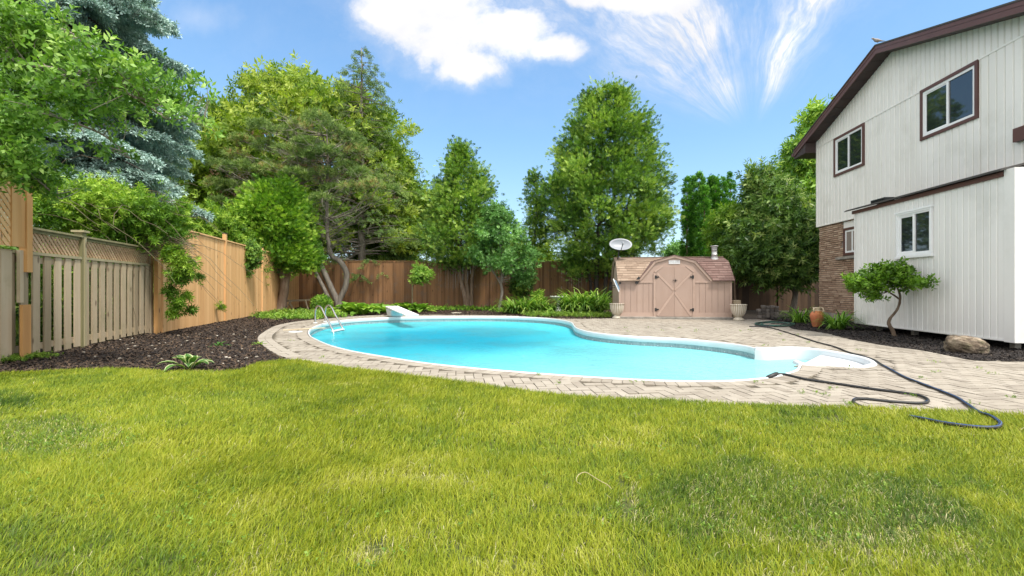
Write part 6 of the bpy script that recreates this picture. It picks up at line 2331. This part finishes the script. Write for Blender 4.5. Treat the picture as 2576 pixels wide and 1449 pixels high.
# --- small tree by the extension
def magnolia():
    Y = 9.3
    Yt = lambda px: 9.2 - max(0, px - 2250) / 90 * .8
    b0 = G(2250, 846)
    t = thing('lilac_tree', 'small leaning tree with an S shaped trunk and flat bright crown before the white extension', 'tree', (b0[0], Y, 0))
    mb = MB()
    P, r = trunk_path([(2251, 850), (2246, 832), (2236, 815), (2240, 800), (2255, 782), (2263, 762), (2264, 742), (2258, 725)], Y, [.042, .036, .034, .026, .024, .022, .02, .014])
    P[0][2] = -.02
    mb.tube([tuple(p) for p in P], list(r), 9, wob=.1)
    P2, r2 = trunk_path([(2262, 752), (2245, 740), (2225, 730), (2195, 722)], Y, [.018, .016, .013, .008]); mb.tube([tuple(p) for p in P2], list(r2), 6)
    P3_, r3 = trunk_path([(2262, 735), (2280, 725), (2305, 716), (2330, 713)], [Yt(2262), Yt(2280), Yt(2305), Yt(2330)], [.015, .012, .009, .005]); mb.tube([tuple(p) for p in P3_], list(r3), 6)
    blobs = [(2150, 712, 20), (2180, 705, 26), (2215, 695, 28), (2250, 692, 28), (2165, 728, 20), (2200, 725, 24), (2240, 715, 22), (2275, 705, 20), (2300, 710, 14), (2318, 713, 12), (2338, 713, 9), (2190, 748, 14), (2205, 752, 10), (2272, 682, 13), (2235, 681, 15), (2285, 722, 8), (2138, 712, 12), (2266, 671, 6), (2210, 682, 10)]
    pos = []; ids = []
    for k, (px, py, rr) in enumerate(blobs):
        n = int(rr * rr * .085) + 9
        c_ = np.array(P3(px, py, Yt(px) + rg.uniform(-.12, .06))); R2 = rr / F * Y
        pos.append(c_ + rg.normal(size=(n, 3)) * .55 * np.array([R2, R2 * .9, R2 * .7])); ids.append(np.full(n, k))
        s_ = P[-1] if px < 2265 else P3_[len(P3_) // 2]
        if px < 2225: s_ = P2[len(P2) // 2]
        m_ = (s_ + c_) / 2 + np.array([0, 0, .03])
        kk = np.linspace(0, 1, 5)[:, None]
        mb.tube([tuple(q) for q in ((1 - kk) ** 2 * s_ + 2 * kk * (1 - kk) * m_ + kk ** 2 * c_)], [.009, .008, .006, .005, .003], 5)
    mb.build('trunk', b_trk, t)
    pos = np.concatenate(pos); ids = np.concatenate(ids)
    axs = np.array([0, 0, .5]) + rg.normal(size=pos.shape) * .6
    Q, I = place([T_broad(6, .6, .3, .95, s_) for s_ in (31, 32)], pos, axs, .145 * rg.uniform(.75, 1.25, len(pos)))
    quads('crown', Q, shade(I, ids, len(blobs), .2, .5, .3), L_weed2, t)
b_trk = bark('bark_umber', (.06, .04, .025), (.13, .09, .06), (.24, .18, .13))
L_weed2 = leaf_mat('lilac_leaf', [(0, (.06, .14, .012)), (.5, (.12, .25, .02)), (1, (.22, .38, .05))], .35, rough=.42)
magnolia()


# --- strap and blade plants
def blades(name, label, cat, x, y, n, L, W_, mat, spread=1.0, arch=1.0, group=None, base_r=.12, segs=5, rn=(0, 1), up=1.15, oval=1.0):
    t = thing(name, label, cat, (x, y, 0), group)
    a = rg.uniform(0, 2 * math.pi, n); ll = L * rg.uniform(.65, 1.1, n)
    el = rg.uniform(.75, up + .25, n)          # start elevation
    el = np.clip(el, .3, 1.5)
    s_ = np.linspace(0, 1, segs + 1)
    br0 = rg.random(n) ** .5 * base_r
    a0 = a + rg.normal(0, .5, n)
    bx_ = x + br0 * np.cos(a0) * oval; by_ = y + br0 * np.sin(a0)
    pts = np.zeros((n, segs + 1, 3)); cur = np.stack([bx_, by_, np.zeros(n)], 1); pts[:, 0] = cur
    for k in range(segs):
        e_ = el - arch * 1.9 * (s_[k + 1] ** 1.4) * rg.uniform(.8, 1.2, n)
        st_ = ll / segs
        cur = cur + np.stack([np.cos(a) * np.cos(e_) * spread, np.sin(a) * np.cos(e_) * spread, np.sin(e_)], 1) * st_[:, None]
        pts[:, k + 1] = cur
    pts[:, :, 2] = np.maximum(pts[:, :, 2], .01)
    wd = np.array([.6, 1.0, 1.0, .85, .55, .04])[:segs + 1] if segs == 5 else np.interp(s_, [0, .15, .5, .85, 1], [.35, .6, 1.0, .7, .03])
    side = np.stack([-np.sin(a), np.cos(a), np.zeros(n)], 1)
    Lf = pts + side[:, None, :] * (wd * W_ / 2)[None, :, None]; Rt = pts - side[:, None, :] * (wd * W_ / 2)[None, :, None]
    Q = np.stack([Lf[:, :-1], Lf[:, 1:], Rt[:, 1:], Rt[:, :-1]], 2).reshape(-1, 4, 3)
    tone = rn[0] + (rn[1] - rn[0]) * rg.random(n)
    quads('leaves', Q, np.repeat(tone, segs), mat, t)
    return t


# day lilies in the back bed
for k, (px, py, hh, lab) in enumerate(((1292, 790, .50, 'leftmost day lily clump of the back row, beside the dogwood trunk'), (1322, 791, .52, 'second day lily clump from the dogwood trunk'), (1352, 790, .50, 'day lily clump standing left of the bird bath'), (1380, 790, .34, 'short day lily clump directly in front of the bird bath'),
                                      (1430, 790, .60, 'tall day lily clump just right of the bird bath'), (1452, 790, .74, 'tall day lily clump in the middle of the taller mass'), (1475, 790, .76, 'tallest day lily clump with pale buds'), (1505, 789, .70, 'day lily clump beside the left urn, in front of the cedar stems'))):
    x, y = G(px, py)
    blades('day_lily', lab, 'plant', x, y, 150, hh * 2.15, .050, L_lily, .8, .78, 'day lilies in the back bed', .2, up=1.3)
for px, py, n, hh, lab in ((2012, 813, 150, .52, 'day lily clump between the hose heap and the terracotta jug'), (2106, 830, 190, .5, 'day lily clump between the terracotta jug and the white extension')):
    x, y = G(px, py)
    blades('day_lily', lab, 'plant', x, y, int(n * .7), hh * 1.55, .032, L_lily, .85, .8, 'day lilies by the house', .13, up=1.3, rn=(0, .85))


# hostas: rosettes of broad ribbed leaves
m_hvar = None
def hosta(x, y, n, L, W_, label, mat=L_hosta, group='hostas in the beds', margin=None, z0=0.0, up=1.0, base_r=.08):
    t = thing('hosta', label, 'plant', (x, y, 0), group)
    segs = 6
    a = np.arange(n) * 2.399 + rg.uniform(-.2, .2, n); q = np.linspace(0, 1, n)
    el = 1.35 - .95 * q + rg.normal(0, .1, n); ll = L * (.6 + .5 * q) * rg.uniform(.85, 1.1, n)
    s_ = np.linspace(0, 1, segs + 1)
    cur = np.stack([x + base_r * np.cos(a) * q, y + base_r * np.sin(a) * q, np.full(n, z0)], 1)
    pts = np.zeros((n, segs + 1, 3)); pts[:, 0] = cur; els = []
    for k in range(segs):
        e_ = el * up - (1.5 if up < 1.2 else 1.15) * s_[k + 1] ** 1.8
        cur = cur + np.stack([np.cos(a) * np.cos(e_), np.sin(a) * np.cos(e_), np.sin(e_)], 1) * (ll / segs)[:, None]
        pts[:, k + 1] = cur
    pts[:, :, 2] = np.maximum(pts[:, :, 2], .012)
    wd = np.interp(s_, [0, .2, .45, .7, .9, 1], [.1, .25, 1.0, .95, .45, .03])
    side = np.stack([-np.sin(a), np.cos(a), np.zeros(n)], 1)
    lift = np.array([0, 0, 1.0])
    def edge(f): return pts + side[:, None, :] * (wd * W_ / 2 * f)[None, :, None] + lift * (abs(f) * wd * W_ * .16)[None, :, None]
    fs_ = [-1, -.72, 0, .72, 1]
    E = [edge(f) for f in fs_]
    Q = []; T_ = []
    tone = rg.random(n)
    for i in range(4):
        Q.append(np.stack([E[i][:, :-1], E[i][:, 1:], E[i + 1][:, 1:], E[i + 1][:, :-1]], 2).reshape(-1, 4, 3))
        T_.append((np.repeat(tone * .75, segs)) if i in (1, 2) or margin is None else np.full(n * segs, -1.0))
    Q = np.concatenate(Q); T_ = np.concatenate(T_)
    if margin is None:
        quads('leaves', Q, T_, mat, t)
    else:
        lv = quads('leaves', Q[T_ >= 0], T_[T_ >= 0], mat, t)
        quads('pale_margins', Q[T_ < 0], rg.random((T_ < 0).sum()), margin, t)
    return t
L_hostavar = leaf_mat('variegated_hosta', [(0, (.035, .11, .012)), (1, (.10, .24, .04))], .25, rough=.45)
L_margin = leaf_mat('pale_leaf_margin', [(0, (.42, .50, .22)), (1, (.60, .64, .38))], .3, rough=.45)
for px, py, n, L, lab in ((880, 790, 34, .62, 'big yellow green hosta at the foot of the pine'), (912, 792, 32, .60, 'big hosta between the pine foot and the diving board'), (950, 786, 28, .52, 'blue green hosta behind the diving board end'), (972, 788, 22, .42, 'smaller hosta touching the diving board pedestal'),
                          (1008, 783, 26, .52, 'dark hosta behind the diving board, left of the sapling'), (1032, 784, 28, .55, 'dark hosta around the foot of the sapling'), (1058, 785, 24, .48, 'hosta just right of the sapling')):
    x, y = G(px, py)
    hosta(x, y, n, L * 1.3, .30, lab, base_r=.14, up=1.25)
x, y = G(478, 930)
hosta(x, y, 16, .34, .10, 'variegated white edged hosta at the front edge of the mulch bed', L_hostavar, None, L_margin, up=1.25, base_r=.03)
x, y = G(551, 872); hosta(x, y, 9, .17, .05, 'small young hosta alone in the mulch bed', L_hostavar, None, up=1.15, base_r=.03)
x, y = G(652, 868); hosta(x, y, 10, .16, .04, 'tiny weed clump at the outer rim of the curved paving', L_weed, None, base_r=.03)


def leafy(name, label, cat, pts_w, mat, T, size, n, rad, hgt, group=None, kind=None):
    """low leafy plant or ground cover"""
    P_ = []
    for (x, y) in pts_w:
        g = rg.normal(size=(n, 2)) * rad * .5
        P_.append(np.stack([x + g[:, 0], y + g[:, 1], np.abs(rg.normal(size=n)) * hgt * .5 + .02], 1))
    P_ = np.concatenate(P_)
    ax2 = np.array([0, 0, .8]) + rg.normal(size=P_.shape) * .6
    Q, I = place(T, P_, ax2, size * rg.uniform(.7, 1.3, len(P_)))
    tone = rg.random(len(P_))
    o = quads(name, Q, np.clip(tone[I] * .8 + .2 * rg.random(len(I)), 0, 1), mat, None, (pts_w[0][0], pts_w[0][1], 0))
    tag(o, label, cat, group, kind)
    return o


# round boxwood
def globe(px, py, r, label, mat=L_cedar2):
    x, y = G(px, py); R2 = r / F * y
    t = thing('boxwood_shrub', label, 'shrub', (x, y, 0))
    n = 900
    d = unit(rg.normal(size=(n, 3)))
    p = np.array([x, y, R2 * .85]) + d * R2 * np.array([1, 1, .9]) * (.75 + .25 * rg.random(n))[:, None]
    Q, I = place(BRDN, p, d + rg.normal(size=(n, 3)) * .3 + np.array([0, 0, .3]), .14 * rg.uniform(.7, 1.3, n))
    quads('foliage', Q, np.clip(rg.random(n)[I], 0, 1), mat, t)
globe(810, 784, 21, 'round dense little boxwood in front of the pine stems')
# ground cover strips
def strip(a, b, n, jit=8):
    return [G(a[0] + (b[0] - a[0]) * k / n + rg.uniform(-jit, jit), a[1] + (b[1] - a[1]) * k / n + rg.uniform(-2.5, 2.5)) for k in range(n + 1)]
leafy('ground_cover', 'mixed low green ground cover under the left cedar and pine', 'ground cover', strip((655, 797), (840, 795), 34) + strip((690, 788), (850, 786), 26), L_weed, BRD, .10, 22, .42, .10, kind='stuff')
leafy('ground_cover', 'yellow green low leaves edging the paving behind the ladder', 'ground cover', strip((665, 801), (800, 803), 24, 5) + strip((745, 795), (860, 797), 24), L_hosta, BRD, .11, 16, .32, .09, kind='stuff')
leafy('ground_cover', 'low weeds along the foot of the back fence', 'ground cover', strip((1065, 781), (1250, 780), 36) + strip((1260, 784), (1300, 788), 8), L_cedar2, BRD, .11, 16, .4, .12, kind='stuff')
leafy('ground_cover', 'grassy weeds spilling on the mulch before the day lilies', 'ground cover', strip((1330, 795), (1530, 798), 30, 6), L_weed, BRDN, .12, 16, .35, .08, kind='stuff')
leafy('ground_cover', 'small round green weeds at the foot of the patched post', 'ground cover', strip((0, 915), (100, 902), 10, 6), L_weed, BRD, .05, 40, .16, .05, kind='stuff')
x, y = G(1380, 798); leafy('groundsel_weed', 'pale leafy weed sitting before the day lilies', 'plant', [(x, y)], L_hosta, BRD, .12, 22, .25, .2)
x, y = G(1353, 786)
tree('phlox_plant', 'upright whorled green stalk poking above the day lilies', 'plant', 18.2, [(740, 1350, 1356), (750, 1344, 1364), (765, 1346, 1362)], L_bush, BRDN, .16, 14, .12, 14, [([(1353, 787), (1353, 745)], [.015, .008])], b_olive, 0)
# weed tufts in paving joints
wp_ = []
for _ in range(150):
    X_, Y_ = rg.uniform(-4.6, 6.2), 3.4 + 8 * rg.random() ** 2
    if inside(deck_poly, [X_], [Y_])[0] and dist_to(opening, [X_], [Y_])[0] > .1 and not inside(opening, [X_], [Y_])[0]: wp_.append((X_, Y_))
leafy('paving_weeds', 'tiny weeds sprouting from the joints of the paving', 'weeds', wp_, L_weed, BRDN, .026, 7, .05, .012, kind='stuff')

# twigs, needles and pebbles on the mulch
m_peb = pm('pebble', [(0, (.22, .19, .15)), (.5, (.36, .32, .26)), (1, (.50, .46, .40))], .7, (30, 30, 30), .6)
bm = bmesh.new(); bmesh.ops.create_icosphere(bm, subdivisions=2, radius=1)
pme = []
for k in range(5):
    b2 = bm.copy()
    for v_ in b2.verts:
        v_.co = Vector((v_.co.x * (1 + .2 * mn.noise(v_.co + Vector((k, 0, 0)))), v_.co.y * .75, v_.co.z * .5))
    m_ = bpy.data.meshes.new('pebble'); b2.to_mesh(m_); b2.free()
    m_.materials.append(m_peb)
    at_ = m_.attributes.new('rnd', 'FLOAT', 'FACE'); at_.data.foreach_set('value', np.full(len(m_.polygons), rg.random(), np.float32))
    for f_ in m_.polygons: f_.use_smooth = True
    pme.append(m_)
bm.free()
spots = [(345, 838), (208, 888), (317, 870), (323, 880), (335, 866), (330, 855), (337, 874), (385, 873), (392, 880), (400, 868), (418, 866), (424, 870), (430, 862), (455, 870), (470, 861), (488, 866), (575, 905), (590, 898), (600, 912), (607, 880), (560, 918), (500, 925), (535, 889), (590, 862), (620, 852), (640, 880), (648, 900), (605, 845), (500, 845), (450, 846), (300, 858), (372, 900), (300, 905), (407, 905), (560, 856), (570, 902), (556, 890), (240, 900), (622, 905), (585, 842), (640, 838), (660, 830), (615, 832), (470, 850), (530, 838), (545, 848), (655, 852)]
for k, (px, py) in enumerate(spots):
    x, y = G(px + rg.uniform(-3, 3), py + rg.uniform(-1.5, 1.5))
    o = bpy.data.objects.new('pebble', pme[k % 5]); C.objects.link(o)
    s_ = rg.uniform(.012, .026) * (1 + .02 * y)
    o.scale = (s_, s_, s_); o.location = (x, y, s_ * .35 + .012); o.rotation_euler = (0, 0, rg.uniform(0, 6.28))
    tag(o, 'pale pebble lying loose on the mulch left of the pool', 'pebble', 'pebbles scattered on the mulch')

# ---------------------------------------------------------------- grass
L_grass = leaf_mat('grass_blade', [(0, (.060, .130, .016)), (.25, (.155, .240, .016)), (.5, (.285, .350, .020)), (.72, (.405, .430, .032)), (.84, (.45, .47, .09)), (1, (.66, .60, .38))], .35, rough=.5, tint=(0.750, 0.750, 0.750))


def vpx(X, Y): return CX + X / Y * F, CY + EYE / Y * F


def grass():
    n1, n2, n3 = 150000, 190000, 26000
    def samp(n, y0, y1, pad=.25, pw=1.0):
        y = y0 + (y1 - y0) * rg.random(n * 2) ** pw
        x = rg.uniform(-1, 1, n * 2) * (1.13 * y1 + pad)
        k = (np.abs(x) < 1.13 * y + pad) & inside(lawn_poly, x, y)
        return x[k][:n], y[k][:n]
    xs = []; ys = []; ws = []
    for (n, y0, y1, wd) in ((n1, 1.35, 2.7, .0030), (n2, 2.7, 6.6, .0044)):
        x, y = samp(n * 2, y0, y1)
        x, y = x[:n], y[:n]
        xs.append(x); ys.append(y); ws.append(wd * rg.uniform(.7, 1.3, len(x)))
    x = rg.uniform(-6, 6, n3); y = rg.uniform(-1.5, 1.35, n3); xs.append(x); ys.append(y); ws.append(.006 * rg.uniform(.7, 1.3, n3))
    x = rg.uniform(-9.5, 9.5, 150000); y = rg.uniform(-1.0, 5.4, 150000)      # thinner sowing to either side
    k = (np.abs(x) > 1.13 * np.maximum(y, 0) + .25) & inside(lawn_poly, x, y) & ~((np.abs(x) < 6) & (y < 1.35))
    xs.append(x[k]); ys.append(y[k]); ws.append(.0075 * rg.uniform(.7, 1.3, k.sum()))
    # fringe along the edge of the paving
    L = np.array(lawn_line); e = rg.integers(0, len(L) - 1, 9000); tt_ = rg.random(9000)[:, None]
    ep = L[e] * (1 - tt_) + L[e + 1] * tt_ + rg.normal(size=(9000, 2)) * .02
    xs.append(ep[:, 0]); ys.append(ep[:, 1]); ws.append(.0045 * rg.uniform(.7, 1.3, 9000))
    x = np.concatenate(xs); y = np.concatenate(ys); wd = np.concatenate(ws)
    N = len(x)
    px, py = vpx(x, np.maximum(y, .3))
    def el(cx_, cy_, rx, ry, soft=.35):
        d = np.hypot((px - cx_) / rx, (py - cy_) / ry) + (fbm(x * 3.1, y * 3.1) - .5) * .9
        return np.clip((1.15 - d) / soft, 0, 1)
    big_ = fbm(x * .9 + 3, y * 1.3); mid_ = fbm(x * 3.3, y * 3.9 + 9); sm_ = fbm(x * 9, y * 11 + 2)
    tone = .47 + (big_ - .5) * .32 + (mid_ - .5) * .42 + (sm_ - .5) * .35
    dry = el(120, 1120, 190, 50) * .5 + el(2000, 1290, 420, 100) * .36 + el(1160, 1060, 20, 24, .5) + el(930, 1420, 60, 30) * .8 + el(2280, 1400, 200, 50) * .6 + el(1060, 1215, 60, 8) * .8 + el(1580, 1270, 28, 50) * .6
    grn = el(20, 1015, 80, 25) + el(120, 1120, 190, 50) * .7 + el(1990, 1290, 430, 105, .2) * .85 + el(300, 1420, 700, 50) * .22 + el(2200, 1420, 400, 40) * .3
    yel = el(300, 1040, 340, 35) * .35 + el(2450, 1250, 180, 110) * .5 + el(1300, 1270, 420, 120) * .3
    tone = tone - grn * .30 + yel * .05
    gap = el(1575, 1280, 20, 50, .5) + el(1060, 1213, 50, 6, .5) + el(950, 1400, 25, 25, .5) + el(2100, 1060, 60, 12, .6) + el(1560, 1225, 12, 25, .5)
    keep = rg.random(N) > np.clip(gap, 0, 1) * .75
    keep &= rg.random(N) > np.clip((.36 - sm_) * 3, 0, .7)
    drybl = rg.random(N) < np.clip(.015 + dry * .62 + (mid_ - .62).clip(0) * .8, 0, .8)
    tone = tone + rg.normal(0, .13, N)
    tone = np.where(drybl, rg.uniform(.82, 1.0, N), np.clip(tone, 0, .8))
    ln = .058 * rg.uniform(.5, 1.25, N) * (.75 + .6 * big_) * (1 - .35 * np.clip(dry, 0, 1) * drybl)
    # lean field
    la = 1.1 + 3.2 * (fbm(x * .7 + 20, y * .8) - .5) + rg.normal(0, .95, N)
    bend = np.clip(.75 + .5 * (fbm(x * 1.6, y * 1.6 + 30) - .3) + rg.normal(0, .3, N), .05, 1.45)
    bend = np.where(drybl, np.clip(bend + .5, 0, 1.5), bend)
    x, y, wd, tone, ln, la, bend = [q[keep] for q in (x, y, wd, tone, ln, la, bend)]
    N = len(x)
    d = np.stack([np.cos(la), np.sin(la), np.zeros(N)], 1)
    fa = rg.uniform(0, math.pi, N)
    side = np.stack([np.cos(fa), np.sin(fa), np.zeros(N)], 1)
    p0 = np.stack([x, y, np.full(N, .012)], 1)
    up_ = np.array([0, 0, 1.0])
    e1 = bend * .45; e2 = bend * 1.25
    p1 = p0 + (d * np.sin(e1)[:, None] + up_ * np.cos(e1)[:, None]) * (ln * .5)[:, None]
    p2 = p1 + (d * np.sin(e2)[:, None] + up_ * np.cos(e2)[:, None]) * (ln * .5)[:, None]
    p2[:, 2] = np.maximum(p2[:, 2], .02)
    hw = (side * wd[:, None] / 2)
    V = np.stack([p0 - hw, p0 + hw, p1 + hw * .9, p1 - hw * .9, p2], 1).reshape(-1, 3)
    me = bpy.data.meshes.new('grass')
    me.vertices.add(N * 5); me.vertices.foreach_set('co', V.astype(np.float32).ravel())
    b = np.arange(N)[:, None] * 5
    li = np.concatenate([b + np.array([0, 1, 2, 3]), b + np.array([3, 2, 4])], 1).ravel()
    me.loops.add(N * 7); me.loops.foreach_set('vertex_index', li.astype(np.int32))
    ls = (np.arange(N)[:, None] * 7 + np.array([0, 4])).ravel()
    me.polygons.add(N * 2); me.polygons.foreach_set('loop_start', ls.astype(np.int32)); me.polygons.foreach_set('loop_total', np.tile([4, 3], N).astype(np.int32))
    a = me.attributes.new('rnd', 'FLOAT', 'FACE'); a.data.foreach_set('value', np.repeat(tone, 2).astype(np.float32))
    me.update(calc_edges=True)
    o = link_mesh('grass', me, L_grass)
    tag(o, 'patchy yellow green lawn grass', 'grass', kind='stuff')
grass()
cl = []
for (cx_, cy_, rx, ry, n_) in ((120, 1120, 200, 50, 60), (2000, 1290, 450, 110, 50), (600, 1250, 600, 150, 40), (1700, 1110, 600, 50, 30)):
    for _ in range(n_):
        cl.append(G(cx_ + rg.normal() * rx * .6, cy_ + rg.normal() * ry * .6, .03))
def clover():
    P_ = []
    for (x_, y_) in cl:
        m_ = rg.integers(3, 9)
        P_.append(np.stack([x_ + rg.normal(size=m_) * .035, y_ + rg.normal(size=m_) * .035, rg.uniform(.03, .055, m_)], 1))
    P_ = np.concatenate(P_); P_ = P_[inside(lawn_poly, P_[:, 0], P_[:, 1])]
    ax2 = np.array([0, 0, 1.]) + rg.normal(size=P_.shape) * .35
    Q, I = place([T_broad(4, .6, .5, 1.1, 51), T_broad(3, .6, .55, 1.2, 52)], P_, ax2, .016 * rg.uniform(.7, 1.4, len(P_)))
    o = quads('clover', Q, np.clip(rg.random(len(P_))[I] * .7, 0, 1), L_weed)
    tag(o, 'small broad clover leaves mixed into the lawn', 'clover', kind='stuff')
clover()

# curl of dry straw on the lawn

sp = [tuple(p) for p in spline([(*G(px, py, .05), z) for px, py, z in ((1538, 1230, .05), (1528, 1222, .055), (1510, 1215, .06), (1490, 1205, .065), (1472, 1198, .07), (1455, 1200, .06), (1450, 1210, .05), (1462, 1216, .045))], 5)]
mb = MB(); mb.tube(sp, .0022, 5, .5, flat=.4)
m_straw = pm('straw', [(0, (.42, .34, .17)), (1, (.55, .47, .28))], .8)
tag(mb.build('dry_straw', m_straw, loc=sp[0]), 'curled pale dry straw lying on the lawn', 'straw')
